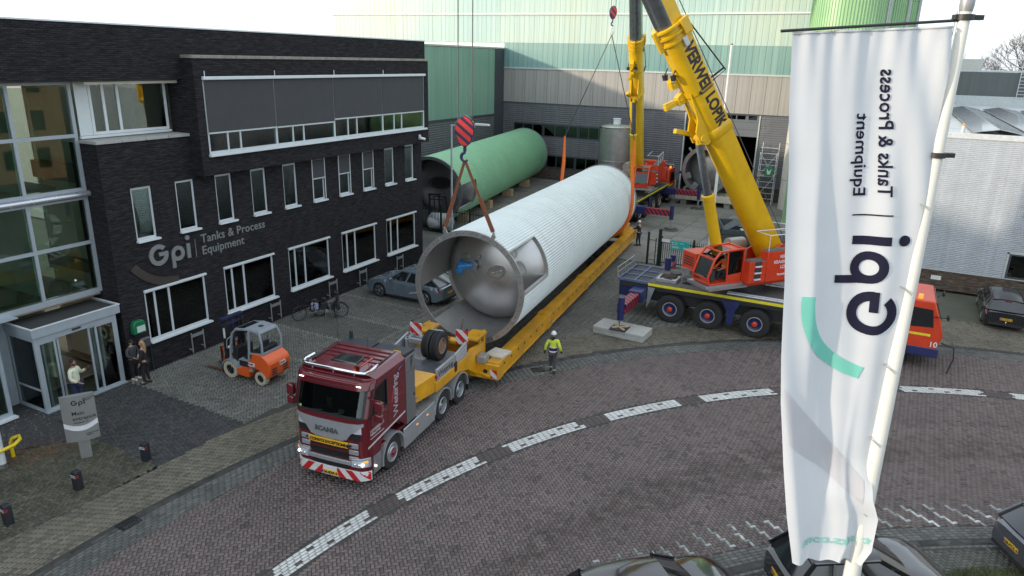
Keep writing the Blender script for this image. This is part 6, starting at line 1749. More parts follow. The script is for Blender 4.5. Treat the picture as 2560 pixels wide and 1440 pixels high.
def crane(label, org, ang, S, head, el, pivot_a, pivot_z, base_len, boom_len, near, jack_z, bo, dh, cyl_a):
    t = thing('mobile_crane', label, 'crane', (org[0], org[1], 0), 0)
    MC = Matrix.Translation((org[0], org[1], 0)) @ Matrix.Rotation(ang, 4, 'Z')
    def C(name, mb_fn, m, parent=t, **k):
        mb = MB(MC); mb_fn(mb); return obj(name, mb, m, parent, True, **k)
    # ---- carrier
    C('carrier_frame', lambda m: m.box(.1, 11.6, -.75, .75, .75, 1.55).box(0.1, 11.3, -1.35, 1.35, 1.45, 1.80), mat('frame_dark', (.025, .026, .03), .6, var=.2), bevel=.02)
    C('deck', lambda m: m.box(1.55, 11.4, -1.46, 1.46, 1.80, 1.86), c_deck)
    for s in (-1, 1):
        C('side_rail', lambda m: m.box(1.5, 11.4, s * 1.44 - .03, s * 1.44 + .03, 1.62, 1.798), mat('frame_dark', (.025, .026, .03), .6))
        C('reflector_stripe', lambda m: m.box(1.5, 11.4, s * 1.475, s * 1.482, 1.70, 1.83), mat('yellow_stripe', (.72, .60, .03), .4))
        C('hanger_plate', lambda m: m.prism([(5.0, s * 1.40, 1.6), (5.9, s * 1.40, 1.6), (5.65, s * 1.40, 1.1), (5.6, s * 1.40, .45), (5.32, s * 1.40, .45), (5.3, s * 1.40, 1.1)], (0, .06 * s, 0)), c_blue)
        C('support_strut', lambda m: m.prism([(1.5, s * 1.44, 1.62), (1.85, s * 1.44, 1.62), (1.6, s * 1.44, .8), (1.5, s * 1.44, .55)], (0, .03 * s, 0)), shackle_m)
        lad = lambda m: [m.beam((5.2, s * 1.3, 1.9), (8.0, s * 1.3, 1.9), .05, .05), m.beam((5.2, s * 1.05, 1.9), (8.0, s * 1.05, 1.9), .05, .05)] + [m.beam((5.4 + .35 * i, s * 1.05, 1.9), (5.4 + .35 * i, s * 1.3, 1.9), .03, .03) for i in range(8)]
        C('ladder', lad, white_al)
    C('rear_box', lambda m: m.box(0, 1.45, -1.3, 1.3, .95, 1.72), c_blue, bevel=.02)
    C('rear_rack', lambda m: [m.box(-.05, 1.6, y, y + .08, 1.74, 1.86) for y in (-1.42, -.5, .42, 1.34)] + [m.box(x, x + .08, -1.34, 1.34, 1.745, 1.855) for x in (-.05, .75, 1.52)], mat('rack_blue_grey', (.10, .13, .22), .5, .2, var=.2), bevel=.006)
    C('rack_floor', lambda m: m.box(0, 1.55, -1.38, 1.38, 1.722, 1.738), mat('rack_floor', (.12, .13, .16), .6, .2, var=.35, scale=6))
    C('guard_rail', lambda m: m.tube([(-.05, -1.4, 1.86), (-.1, -1.4, 2.35), (-.1, 1.2, 2.35), (-.05, 1.2, 1.86)], .025, 6).tube([(-.08, -1.4, 2.1), (-.08, 1.2, 2.1)], .02, 6).cyl((-.08, -.2, 1.86), (-.1, -.2, 2.35), .02, n=6), shackle_m)
    C('chain_tray', lambda m: m.box(1.75, 2.75, -1.1, -.2, 1.862, 2.02), shackle_m, bevel=.01)
    C('chains', lambda m: [m.tube([(1.85 + .8 * random.random(), -1.0 + .7 * random.random(), 2.04 + .03 * random.random()) for q in range(3)], .03, 5) for i in range(26)], mat('rusty_chain', (.07, .045, .035), .8, .3, var=.4, scale=20))
    for (x, y, r) in ((3.3, .2, .55), (2.3, .6, .28)):
        C('cover_plate', lambda m: m.cyl((x, y, 1.862), (x, y, 1.95), r, r * .9, n=20), mat('dark_cover', (.05, .052, .056), .6, .2))
    C('hose', lambda m: [m.tube([(3.0 + .1 * i, -.9, 1.9), (3.3 + .1 * i, -.6, 1.98), (3.9, -.5 + .1 * i, 1.9)], .03, 6) for i in range(4)], rubber)
    C('exhaust', lambda m: m.cyl((1.7, 1.15, 1.87), (1.7, 1.15, 2.5), .16, n=12), c_blue)
    for x in (2.65, 4.45, 6.6, 8.45, 12.1):
        for s in (-1, 1):
            Mw = MC @ Matrix.Translation((x, s * 1.47, .68)) @ Matrix.Rotation(R(90), 4, 'Z')      # wheel faces along its own x
            wl = obj("wheel", MB(Mw).cyl((-.35 * s, 0, 0), (-.15 * s, 0, 0), .34, n=14), HOLE, t, True)
            a = Vector((-s, 0, 0)); c0 = Vector((0, 0, 0)); r = .68; ri = .34; a = Vector((s, 0, 0))
            ty = MB(Mw); ty.lathe([(ri, -.5), (.60, -.5), (.66, -.46), (.68, -.40)] + sum([[(.68, -.40 + .08 * q), (.68, -.345 + .08 * q), (.655, -.34 + .08 * q), (.655, -.325 + .08 * q)] for q in range(4)], []) + [(.68, -.08), (.66, -.03), (.60, 0), (.45, .0), (.36, -.02), (ri, -.05)], c0, a, 32 if near else 18)
            obj('tyre', ty, rubber, wl, True, angle=30)
            rm = MB(Mw); rm.lathe([(.345, -.03), (.35, .01), (.315, .012), (.305, -.06)], c0, a, 28); obj('rim_ring', rm, sil_c, wl, True)
            rm = MB(Mw); rm.lathe([(.31, -.07), (.24, -.10), (.17, -.10), (.16, -.02), (.001, -.015)], c0, a, 24)
            for q in range(10):
                v = Vector((0, math.cos(q * .628), math.sin(q * .628))) * .21
                rm.cyl(c0 + v - a * .10, c0 + v - a * .05, .022, n=6)
            obj('rim', rm, c_blue, wl, True)
            rm = MB(Mw); rm.lathe([(.125, -.02), (.12, .02), (.08, .035), (.001, .04)], c0, a, 18); obj('hub_cap', rm, c_red, wl, True)
        C('axle', lambda m: m.cyl((x, -1.1, .68), (x, 1.1, .68), .14, n=10), HOLE)
    # carrier cab
    prof = [(11.5, .85), (13.75, .85), (13.95, 1.5), (13.75, 2.2), (13.45, 2.95), (11.5, 2.95)]
    C('carrier_cab', lambda m: m.prism([(a, -1.35, b) for a, b in prof], (0, 2.7, 0)), c_red, bevel=.06)
    C('cab_skirt', lambda m: m.box(11.5, 13.9, -1.37, 1.37, .55, .95), c_blue, bevel=.03)
    for s in (-1, 1):
        C('cab_side_window', lambda m: m.prism([(12.1, s * 1.352, 1.75), (13.55, s * 1.352, 1.85), (13.42, s * 1.352, 2.6), (12.1, s * 1.352, 2.65)], (0, .012 * s, 0)), dark_gl)
        C('cab_stripe', lambda m: m.box(11.52, 13.5, s * 1.353, s * 1.36, 1.45, 1.55), mat('yellow_stripe', (.72, .60, .03), .4))
        C('mirror', lambda m: m.tube([(13.5, s * 1.35, 2.3), (13.9, s * 1.75, 2.45)], .02, 6).sphere((13.95, s * 1.8, 2.5), .17, 10, 7, (.35, 1, .8)), black_pl)
        C('front_step', lambda m: m.box(11.4, 12.6, s * 1.2 - .05, s * 1.5, .35, .42), shackle_m)
    C('cab_windscreen', lambda m: m.prism([(13.78, -1.2, 2.16), (13.78, 1.2, 2.16), (13.50, 1.2, 2.88), (13.50, -1.2, 2.88)], (.015, 0, .005)), dark_gl)
    C('beacon', lambda m: m.cyl((12.9, -1.1, 2.95), (12.9, -1.1, 3.12), .09, n=10), amber)
    C('number_lettering', lambda m: None, ink) if False else None
    me = text_mesh('10', .32, extrude=.004, bold=.006); me.transform(MC @ face_matrix((13.5, -1.365, 1.02), (1, 0, 0), (0, 0, 1))); me.materials.clear(); me.materials.append(white_l); obj('number_lettering', me, None, t, True)
    C('hanging_lead', lambda m: m.tube([(13.95, -1.2, 1.2), (14.4, -1.5, 1.15), (14.45, -1.55, .7), (14.3, -1.7, .1)], .03, 6), rubber)
    # outriggers
    for x in (1.15, 10.6):
        for s in (-1, 1):
            C('outrigger_box', lambda m: m.box(x - .32, x + .32, min(s * 1.0, s * 2.35), max(s * 1.0, s * 2.35), 1.02, 1.58), c_blue, bevel=.02)
            C('outrigger_beam', lambda m: m.box(x - .22, x + .22, min(s * 2.3, s * 4.2), max(s * 2.3, s * 4.2), 1.06, 1.50), jack_s, smooth=False)
            jk = C('outrigger_jack', lambda m: m.cyl((x, s * 4.3, .78), (x, s * 4.3, 1.85), .15, n=12), c_blue)
            obj('jack_rod', MB(MC).cyl((x, s * 4.3, jack_z + .05), (x, s * 4.3, .78), .08, n=10), chrome, jk, True)
            if near:
                obj('jack_foot', MB(MC).box(x - .38, x + .38, s * 4.3 - .38, s * 4.3 + .38, jack_z, jack_z + .05), mat('frame_dark', (.025, .026, .03), .6), jk, True)
                obj('foot_wood', MB(MC).beam((x - .3, s * 4.3 - .2, jack_z + .08), (x + .35, s * 4.3 + .25, jack_z + .09), .1, .05).beam((x - .3, s * 4.3 + .2, jack_z + .08), (x + .3, s * 4.3 - .3, jack_z + .09), .1, .05), timber, jk, True)
            else:
                obj('jack_foot', MB(MC).cyl((x, s * 4.3, .10), (x, s * 4.3, .2), .35, n=16).ring((x, s * 4.3, .05), (0, 0, 1), .5, .62, .06, 24), mat('foot_grey', (.13, .13, .125), .7), jk, True)
    # ---- superstructure, a forward, b to its left
    MS = Matrix.Translation((S[0], S[1], 0)) @ Matrix.Rotation(head, 4, 'Z')
    def U(name, fn, m, parent=t, **k):
        mb = MB(MS); fn(mb); return obj(name, mb, m, parent, True, **k)
    U('slew_ring', lambda m: m.cyl((0, bo, 1.86), (0, bo, 2.3), .95, n=28), mat('frame_dark', (.025, .026, .03), .6))
    U('turntable', lambda m: m.box(-2.6, 1.2, bo - 1.2, .55, 2.3, 2.62), c_red, bevel=.02)
    for b in (bo - .62, bo + .52):
        U('boom_cheek', lambda m: m.prism([(-3.0, b, 2.62), (.9, b, 2.62), (-.4, b, 3.5), (-1.5, b, 3.95), (-3.0, b, 3.5)], (0, .1, 0)), c_red, bevel=.02)
    hs = U('machine_house', lambda m: m.box(-3.3, .44, .56, 1.05, 2.6, 4.0).box(.45, 1.4, .56, 1.03, 2.6, 3.6), c_red, bevel=.02)
    U('house_top', lambda m: m.box(-3.2, .4, .55, 1.04, 4.002, 4.03).box(.5, 1.36, .55, 1.02, 3.602, 3.63), c_deck)
    for z in (2.75, 3.05, 3.35):
        U('foot_step', lambda m: m.box(.75, 1.1, 1.031, 1.10, z, z + .05), white_al, hs)
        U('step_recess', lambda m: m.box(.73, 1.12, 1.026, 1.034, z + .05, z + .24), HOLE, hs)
    U('hand_rail', lambda m: m.tube([(.4, 1.0, 4.03), (.4, 1.0, 4.75), (-2.8, 1.0, 4.75), (-2.8, 1.0, 4.03)], .022, 6).tube([(.4, 1.0, 4.75), (.4, .1, 4.75), (-2.8, .1, 4.75)], .02, 6).cyl((-1.2, 1, 4.03), (-1.2, 1, 4.75), .02, n=6), white_al)
    U('winch', lambda m: m.cyl((-2.5, bo - .4, 3.6), (-2.5, bo + .4, 3.6), .42, n=18), mat('winch_dark', (.06, .05, .05), .6, .3, var=.3, scale=30))
    U('engine_box', lambda m: m.box(.7, 2.2, -2.75, -1.75, 2.35, 3.35), c_red, bevel=.03)
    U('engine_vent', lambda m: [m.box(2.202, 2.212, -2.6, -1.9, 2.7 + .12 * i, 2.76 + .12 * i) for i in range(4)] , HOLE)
    U('engine_step', lambda m: m.box(2.0, 2.35, -2.6, -1.9, 2.30, 2.5), checker)
    U('silencer', lambda m: m.cyl((-.3, -1.5, 3.75), (.6, -1.5, 3.75), .32, n=18).box(-.4, .7, -1.8, -1.2, 3.1, 3.5), mat('silencer_steel', (.38, .36, .33), .45, .5, var=.15), bevel=.01)
    U('counterweight', lambda m: m.box(-4.2, -3.32, -1.35, 1.35, 2.3, 3.4).box(-4.15, -3.35, -1.2, 1.2, 3.42, 3.9), c_red, bevel=.04)
    # operator's cab
    pr = [(1.42, 2.62), (3.25, 2.62), (3.33, 2.95), (3.05, 3.75), (2.75, 4.08), (1.42, 4.15)]
    B0, B1 = -.45, .66
    oc = U('operator_cab', lambda m: [m.box(1.42, 3.22, B0, B1, 2.58, 2.66), m.box(1.42, 1.5, B0 + .07, B1 - .07, 2.66, 4.08)]
           + [m.beam((a0, b, z0), (a1, b, z1), .085, .085, (0, 1, 0)) for b in (B0 + .04, B1 - .04) for (a0, z0), (a1, z1) in zip(pr[1:], pr[2:] + [pr[0]])]
           + [m.beam((2.28, b, 2.66), (2.35, b, 4.10), .07, .07, (0, 1, 0)) for b in (B0 + .04, B1 - .04)]
           + [m.beam((a, B0, z), (a, B1, z), .08, .08, (0, 0, 1)) for a, z in ((3.05, 3.75), (2.75, 4.08), (3.25, 2.66), (1.45, 4.13))]
           + [m.prism([(1.5, b, 2.66), (2.26, b, 2.66), (2.26, b, 2.98), (1.5, b, 3.05)], (0, .03, 0)) for b in (B0 + .02, B1 - .05)]
           + [m.prism([(3.24, B0 + .04, 2.70), (3.24, B1 - .04, 2.70), (3.30, B1 - .04, 2.92), (3.30, B0 + .04, 2.92)], (.03, 0, 0)), m.box(1.5, 2.0, B0 + .06, B1 - .06, 4.07, 4.12)], c_red, bevel=.015)
    U('windscreen', lambda m: m.prism([(3.30, B0 + .09, 2.96), (3.30, B1 - .09, 2.96), (3.04, B1 - .09, 3.71), (3.04, B0 + .09, 3.71)], (.012, 0, 0)), cab_gl, oc)
    U('roof_window', lambda m: m.prism([(3.0, B0 + .09, 3.80), (3.0, B1 - .09, 3.80), (2.05, B1 - .09, 4.10), (2.05, B0 + .09, 4.10)], (0, 0, .012)), cab_gl, oc)
    for b in (B0 + .04, B1 - .04):
        U('side_window', lambda m: m.prism([(1.52, b, 3.08), (2.24, b, 3.02), (2.28, b, 4.02), (1.52, b, 4.06)], (0, .012, 0)), dark_gl if b < 0 else cab_gl, oc)
    U('cab_floor', lambda m: m.box(1.35, 3.45, B1 + .002, B1 + .3, 2.44, 2.5).box(1.35, 3.45, B0 - .2, B1, 2.44, 2.575), checker)
    st = U('operator_seat', lambda m: m.box(1.75, 2.2, -.15, .35, 2.95, 3.1).hexa([(1.6, -.15, 3.05), (1.75, -.15, 3.05), (1.75, .35, 3.05), (1.6, .35, 3.05), (1.55, -.15, 3.8), (1.68, -.15, 3.8), (1.68, .35, 3.8), (1.55, .35, 3.8)]).box(1.8, 2.15, 0, .25, 2.66, 2.95).box(2.75, 3.0, -.1, .4, 2.7, 3.15), inn, oc, bevel=.03)
    # ---- boom
    MZ = MS @ Matrix.Translation((0, bo, 0)) @ Matrix.Rotation(dh, 4, 'Z')
    piv = MZ @ Vector((pivot_a, 0, pivot_z))
    f = MZ.to_3x3() @ Vector((1, 0, 0)); l = MZ.to_3x3() @ Vector((0, 1, 0))
    d = f * math.cos(el) + Vector((0, 0, math.sin(el))); u = l.cross(d) * -1
    if u.z < 0: u = -u
    MBm = Matrix(((d.x, l.x, u.x, piv.x), (d.y, l.y, u.y, piv.y), (d.z, l.z, u.z, piv.z), (0, 0, 0, 1)))
    def V(name, fn, m, parent=t, **k):
        mb = MB(MBm); fn(mb); return obj(name, mb, m, parent, True, **k)
    def sect(w, h, q):
        """flat top, upright sides, round belly"""
        pts = [(w / 2, h / 2), (-w / 2, h / 2), (-w / 2, -h * .05)]
        pts += [(-w / 2 * math.cos(R(a)), -h * .05 - h * .45 * math.sin(R(a))) for a in range(15, 180, 15)] + [(w / 2, -h * .05)]
        return [(q, a, b) for a, b in pts]
    W_, H_ = .98, 1.16
    V('boom_base', lambda m: m.loft([sect(W_, H_, x) for x in (-.5, 3, 6, 9, base_len)]), c_yel, angle=40)
    V('boom_foot', lambda m: m.box(-1.0, .3, -.35, .35, -.3, .35).cyl((-.6, -.5, 0), (-.6, .5, 0), .2, n=14), c_yel, bevel=.02)
    for q, e in ((base_len - .02, .10), (base_len - .32, .08), (base_len - .62, .06)):
        V('boom_collar', lambda m: m.loft([sect(W_ + e * 2, H_ + e * 2, q), sect(W_ + e * 2, H_ + e * 2, q + .09)]), c_yel, angle=40)
    V('collar_bracket', lambda m: m.box(base_len - .75, base_len + .15, -.08, .08, -.78, -.55), c_yel, bevel=.02)
    V('collar_bracket', lambda m: m.box(base_len - .5, base_len + .12, .5, .66, .2, .6), c_yel, bevel=.02)
    V('weld_line', lambda m: [m.loft([sect(W_ + .018, H_ + .018, q), sect(W_ + .018, H_ + .018, q + .04)]) for q in (9.75,)], mat('boom_weld', (.33, .18, .005), .5), angle=40)
    V('bracket_band', lambda m: m.loft([sect(W_ + .03, H_ + .03, 7.55), sect(W_ + .10, H_ + .08, 7.62), sect(W_ + .10, H_ + .08, 7.95), sect(W_ + .03, H_ + .03, 8.02)]), c_yel, angle=40)
    for b in (-.30, .22):
        V('cylinder_bracket', lambda m: m.prism([(7.6, b, -.42), (10.0, b + .04, -.5), (8.8, b, -.66), (8.4, b, -.98), (7.8, b, -1.0), (7.55, b, -.7)], (0, .08, 0)), c_yel, bevel=.01)
    V('bracket_pin', lambda m: m.cyl((7.97, -.38, -.81), (7.97, .38, -.81), .14, n=12), c_yel)
    for q in (10.35, 9.6):
        V('jib_bracket', lambda m: m.prism([(q, -.3, -.52), (q + .55, -.3, -.5), (q + .45, -.3, -.9), (q + .1, -.3, -.95)], (0, .28, 0)).cyl((q + .25, -.34, -.78), (q + .25, .02, -.78), .06, n=10), c_yel, bevel=.012)
    V('folded_jib_arm', lambda m: m.beam((9.85, -.2, -.8), (9.95, -.2, -1.55), .22, .2).beam((9.95, -.2, -1.0), (10.1, -.2, -1.5), .16, .12), c_yel, bevel=.02)
    V('folded_jib_arm', lambda m: m.beam((8.1, -.35, -.8), (8.75, -.4, -1.45), .22, .2), c_yel, bevel=.02)
    for b in (-.42, .12):
        wl = V('work_lamp', lambda m: m.cyl((base_len - 1.75, b, -.74), (base_len - 1.95, b, -.82), .13, .11, n=12).cyl((base_len - 1.75, b, -.74), (base_len - 1.6, b, -.5), .03, n=6), black_pl)
        V('lamp_lens', lambda m: m.cyl((base_len - 1.952, b, -.82), (base_len - 1.97, b, -.826), .10, n=12), lamp_gl, wl)
    V('side_lamp', lambda m: m.box(base_len - .95, base_len - .55, .5, .62, .02, .24), silver_p, bevel=.02)
    V('guide_rod', lambda m: m.tube([(base_len - .1, .5, .62), (base_len - 2.9, .5, 1.35), (base_len - 2.9, .5, .6)], .03, 6).tube([(base_len - 2.75, .5, .6), (base_len - 2.78, .5, 1.3)], .04, 6), rubber)
    V('hoist_rope', lambda m: m.cyl((-1.0, .25, 1.0), (boom_len - .3, .25, .62), .02, n=5), cable_m)
    def ext(m):
        m.loft([sect(.84, 1.0, base_len - .5), sect(.84, 1.0, base_len + 6.4)])
        if near: m.mi[0] = m.mi[1] = m.mi[14] = m.mi[15 - 1] = 1
    V('boom_extension', ext, [c_rod, c_yel], angle=40)
    V('boom_extension', lambda m: m.loft([sect(.72, .86, base_len + 6.0), sect(.72, .86, boom_len)]), c_rod, angle=40)
    V('boom_head', lambda m: m.box(boom_len - .4, boom_len + .7, -.3, .3, -.7, .45).cyl((boom_len + .4, -.25, -.45), (boom_len + .4, .25, -.45), .35, n=16), c_yel, bevel=.02)
    # luffing cylinder
    cb = MZ @ Vector((cyl_a, 0, 2.45)); ct = MBm @ Vector((7.97, 0, -.81)); dd = (ct - cb)
    o = obj('luffing_cylinder', MB().cyl(cb, cb + dd * .60, .26, n=20).lathe([(.24, 0), (.29, .03), (.29, .2), (.2, .25)], cb + dd * .58, dd, 20), c_yel, t, True)
    obj('cylinder_rod', MB().cyl(cb + dd * .58, cb + dd * .96, .17, n=18), mat('rod_grey', (.20, .22, .25), .25, .8), o, True)
    obj('rod_eye', MB().cyl(cb + dd * .95, ct, .15, n=10), c_yel, o, True)
    return t, MS, MBm, MC
H1_, EL1 = R(-129), R(54.6)
cr1, MS1, MB1, MC1 = crane('yellow boomed crane nearest the road with red machine house and dark blue carrier', (-10.7, 33.85), 0.0, (-4.5, 33.85), H1_, EL1, -1.6, 2.9, 12.8, 27.5, True, .34, -.75, R(2.65), 1.45)
me = text_mesh('VERWEIJ LOPIK', .74, extrude=.004, bold=.03, align='CENTER', spacing=.98)
me.transform(Matrix.Diagonal((.80, 1, 1, 1)))
me.transform(MB1 @ face_matrix((9.9, .494, -.03), (-1, 0, 0), (0, 0, 1)))
me.materials.clear(); me.materials.append(ink); obj('boom_lettering', me, None, cr1, True)
for txt, z, sz in (('VERWEIJ', 3.66, .22), ('KRAANBEDRIJF', 3.42, .22), ('LOPIK', 3.18, .22), ('TEL.0348-55 24 64', 2.86, .125)):
    me = text_mesh(txt, sz, extrude=.003, bold=.004, align='CENTER', spacing=.9)
    me.transform(MS1 @ face_matrix((-.62, 1.056, z), (-1, 0, 0), (0, 0, 1))); me.materials.clear(); me.materials.append(white_l); obj('house_lettering', me, None, cr1, True)
me = text_mesh('VERWEIJ', .10, extrude=.003, bold=.003); me.transform(MS1 @ face_matrix((3.275 + .03, -.38, 2.76), (0, 1, 0), (.24, 0, 1))); me.materials.clear(); me.materials.append(ink); obj('cab_lettering', me, None, cr1, True)
for q in range(2):
    obj('warning_triangle', MB(MS1).prism([(-1.42 - .2 * q, 1.053, 2.66), (-1.58 - .2 * q, 1.053, 2.66), (-1.5 - .2 * q, 1.053, 2.82)], (0, .004, 0)), (plate_y, white_l)[q], cr1, True)
crane('crane farther back by the hall with upright yellow boom and small red cab', (-17.75, 50.9), R(91.5), (-17.26, 57.23), R(-80.3), R(60.5), -.45, 2.85, 12.2, 31.5, False, .1, -.75, 0, 1.75)
# hard hat in the cab of the near crane
hp = MS1 @ Vector((2.98, .15, 3.16))
t = thing('hard_hat', 'yellow hard hat lying behind the windscreen of the near crane cab', 'helmet', tuple(hp))
obj('shell', MB().lathe([(.15, 0), (.145, .06), (.11, .12), (.05, .15), (.001, .155)], n=18), mat('hat_yellow', (.62, .60, .03), .35, coat=.3), t)
# concrete load slab under the near outrigger
t = thing('concrete_slab', 'thick grey concrete slab under the near crane outrigger foot', 'slab', (-9.5, 29.85, 0), R(-3))
obj('slab', MB().box(-1.22, 1.22, -.62, .62, .19, .34), conc_l, t, bevel=.02)
obj('slab', MB().box(-1.22, 1.22, -.62, .62, 0, .186), conc_l, t, bevel=.02)

# ================================================================== cars
tail_red = mat('tail_lamp_red', (.32, .012, .015), .2, coat=.6)
alloy = mat('alloy_wheel', (.30, .31, .32), .3, .7)
def car(label, loc, rotz, L, W, H, paint, plate, back=.30, glass_tail=.5, hood=.98, roof_end=None, rails=False, deck=0.0, emblem=True, spokes=5):
    """rounded body with real wheel arches; +y is forward"""
    t = thing('parked_car', label, 'car', (loc[0], loc[1], 0), rotz)
    h = L / 2; w = W / 2; r = .325 if H < 1.5 else .355
    yr, yw = -h + back + .55, h - .88
    belt = H * .635
    def zb(y):
        z = .20 if abs(y) < h - .35 else .20 + (abs(y) - h + .35) * .45
        for c in (yr, yw):
            if abs(y - c) < r + .06:
                z = max(z, r + math.sqrt((r + .06) ** 2 - (y - c) ** 2) - .005)
        return z
    def ztop(y):
        q = (y + h) / L
        if q > .70: return hood - (hood - .68 * hood) * ((q - .70) / .30) ** 2.6
        if q < .06: return belt - .10 * (1 - q / .06)
        return belt + (hood - belt) * max(0, (q - .5) / .2)
    def hw(y):
        q = abs(y) / h
        return w * (1 - .16 * max(0, (q - .72) / .28) ** 2.0)
    ys = sorted({*np.linspace(-h, h, 40).round(4), *[c + d for c in (yr, yw) for d in (-r - .061, -r - .055, -r * .8, -r * .5, 0, r * .5, r * .8, r + .055, r + .061)]})
    rings = []
    for y in ys:
        b, z, x = zb(y), ztop(y), hw(y)
        k = .93 if abs(y) > h - .02 else 1
        m_ = b + (z - b) * .5
        half = [(x * .86 * k, b), (x * .985 * k, b + .03), (x * k, m_), (x * .985 * k, b + (z - b) * .82), (x * .93 * k, z - .015), (x * .80 * k, z + .012), (x * .4, z + .022)]
        rings.append([(a, y, c) for a, c in half] + [(-a, y, c) for a, c in half[::-1]])
    bd = MB(); bd.loft(rings)
    obj('body', bd, paint, t, angle=38)
    obj('underbody', MB().box(-w * .8, w * .8, -h + .2, h - .2, .16, .45), black_pl, t)
    # glasshouse
    f0 = h - L * .30; f1 = f0 - .72; g0 = -h + (.10 if deck == 0 else deck); g1 = g0 + glass_tail
    wb, wr = w * .90, w * .70
    zg = belt - .03
    dl = dark_gl
    def zr(y): return H - .03 - .10 * ((y - (f1 + g1) / 2 - .1) / (f1 - g1)) ** 2 * 4 * .5
    rf = []
    n = 7
    for i in range(n + 1):
        y = g1 - .06 + (f1 - g1 + .12) * i / n
        k = .97 if i in (0, n) else 1
        rf.append([(wr * 1.02 * k, y, zr(y) - .05), (wr * .92, y, zr(y) - .005), (wr * .5, y, zr(y) + .02), (0, y, zr(y) + .025), (-wr * .5, y, zr(y) + .02), (-wr * .92, y, zr(y) - .005), (-wr * 1.02 * k, y, zr(y) - .05), (0, y, zr(y) - .07)])
    obj('roof', MB().loft(rf), paint, t, angle=40)
    A = lambda s, u: (s * wb, f0 + .02, ztop(f0) - .01) if u == 0 else (s * wr, f1, zr(f1) - .03)
    D = lambda s, u: (s * wb * .96, g0 + .04, zg + .02) if u == 0 else (s * wr, g1, zr(g1) - .03)
    def pane(name, q, bulge, nrm):
        q = [Vector(p) for p in q]; nrm = Vector(nrm).normalized(); mb = MB(); N = 6; v = []; fs = []
        for i in range(N + 1):
            for j in range(N + 1):
                a, b = i / N, j / N
                p = (q[0] * (1 - a) + q[1] * a) * (1 - b) + (q[3] * (1 - a) + q[2] * a) * b
                v.append(p + nrm * (bulge * math.sin(math.pi * a) * .9 + .0))
        fs = [(i * (N + 1) + j, (i + 1) * (N + 1) + j, (i + 1) * (N + 1) + j + 1, i * (N + 1) + j + 1) for i in range(N) for j in range(N)]
        mb._add(v, fs); return obj(name, mb, dl, t, angle=60)
    pane('windscreen', [A(-1, 0), A(1, 0), A(1, 1), A(-1, 1)], .10, (0, 1, .5))
    pane('rear_window', [D(1, 0), D(-1, 0), D(-1, 1), D(1, 1)], .06, (0, -1, .3))
    for s in (-1, 1):
        cuts = [0, .36, .70, 1.0]
        lo = lambda q: Vector(A(s, 0)).lerp(Vector((s * wb, g0 + .02, zg + .01)), q); hi = lambda q: Vector(A(s, 1)).lerp(Vector(D(s, 1)), q)
        for i in range(3):
            a, b = cuts[i] + .012, cuts[i + 1] - .012
            pane('side_window', [lo(a), lo(b), hi(b), hi(a)], .02, (s, 0, .2))
        pl = MB()
        for q in cuts:
            pl.beam(lo(q), hi(q), .065 if 0 < q < 1 else .10, .05, (s, 0, 0))
        pl.beam(lo(0), lo(1), .05, .04); pl.beam(hi(0), hi(1), .06, .05)
        obj('pillars', pl, paint if True else black_pl, t)
        mo = obj('mirror', MB().sphere((s * (w + .10), f0 - .30, belt + .10), .11, 10, 7, (1, .75, .75)).beam((s * w * .92, f0 - .28, belt), (s * (w + .06), f0 - .3, belt + .06), .05, .05), paint, t)
        obj('mirror_glass', MB().cbox((s * (w + .10), f0 - .385, belt + .10), (.15, .01, .10)), chrome, mo)
        hl = MB(); hl.loft([[(s * x, h - d - (.05 if k else .0), z) for x, d, z in ((w * .56, .06, .60), (w * .90, .28, .63), (w * .93, .34, .73), (w * .60, .10, .70))] for k in (1, 0)])
        obj('headlight', hl, lamp_gl, t)
        tl = MB(); tl.loft([[(s * x, -h + d - k, z) for x, d, z in ((w * .60, .03, belt - .22), (w * .90, .10, belt - .25), (w * .95, .22, belt - .06), (w * .66, .05, belt - .08))] for k in (-.06, .014)])
        obj('tail_lamp', tl, tail_red, t)
        obj('door_seam', MB().box(s * w * .995, s * w * 1.002, -.10, -.092, .35, belt - .06).box(s * w * .995, s * w * 1.002, f0 - .18, f0 - .172, .4, belt - .1), black_pl, t)
        obj('door_handle', MB().cbox((s * w * 1.0, .12, belt - .13), (.03, .17, .03)).cbox((s * w * 1.0, -.78, belt - .12), (.03, .17, .03)), paint, t, bevel=.008)
        obj('sill', MB().box(s * w * .93, s * w * .99, yr + r + .1, yw - r - .1, .18, .27), black_pl, t, bevel=.01)
        if rails:
            obj('roof_rail', MB().tube([(s * wr * .95, g1 + .1, zr(g1) - .01), (s * wr * .97, g1 + .3, zr(g1) + .05), (s * wr * .97, f1 - .4, zr(f1) + .05), (s * wr * .95, f1 - .2, zr(f1))], .02, 6), black_pl, t)
        for c in (yr, yw):
            wl = obj('wheel', MB().cyl((s * (w - .22), c, r), (s * (w - .1), c, r), r * .5, n=12), HOLE, t)
            cc = Vector((s * (w - .012), c, r)); a = Vector((s, 0, 0)); ri = r * .70
            obj('tyre', MB().lathe([(ri, -.2), (r * .96, -.2), (r, -.17), (r, -.03), (r * .95, 0), (ri, -.005)], cc, a, 26), rubber, wl)
            rm = MB(); rm.lathe([(ri, -.01), (ri - .02, 0), (ri - .03, -.05)], cc, a, 26)
            for k in range(spokes):
                an = 2 * math.pi * k / spokes
                v = Vector((0, math.cos(an), math.sin(an)))
                rm.beam(cc - a * .02, cc + v * (ri - .015) - a * .012, .055, .03, a)
            rm.cyl(cc - a * .04, cc + a * .002, .05, n=10)
            obj('rim', rm, alloy, wl)
    pb = obj('number_plate', MB().cbox((0, -h - .008 + .0, belt * .60), (.52, .02, .115)), plate_y, t)
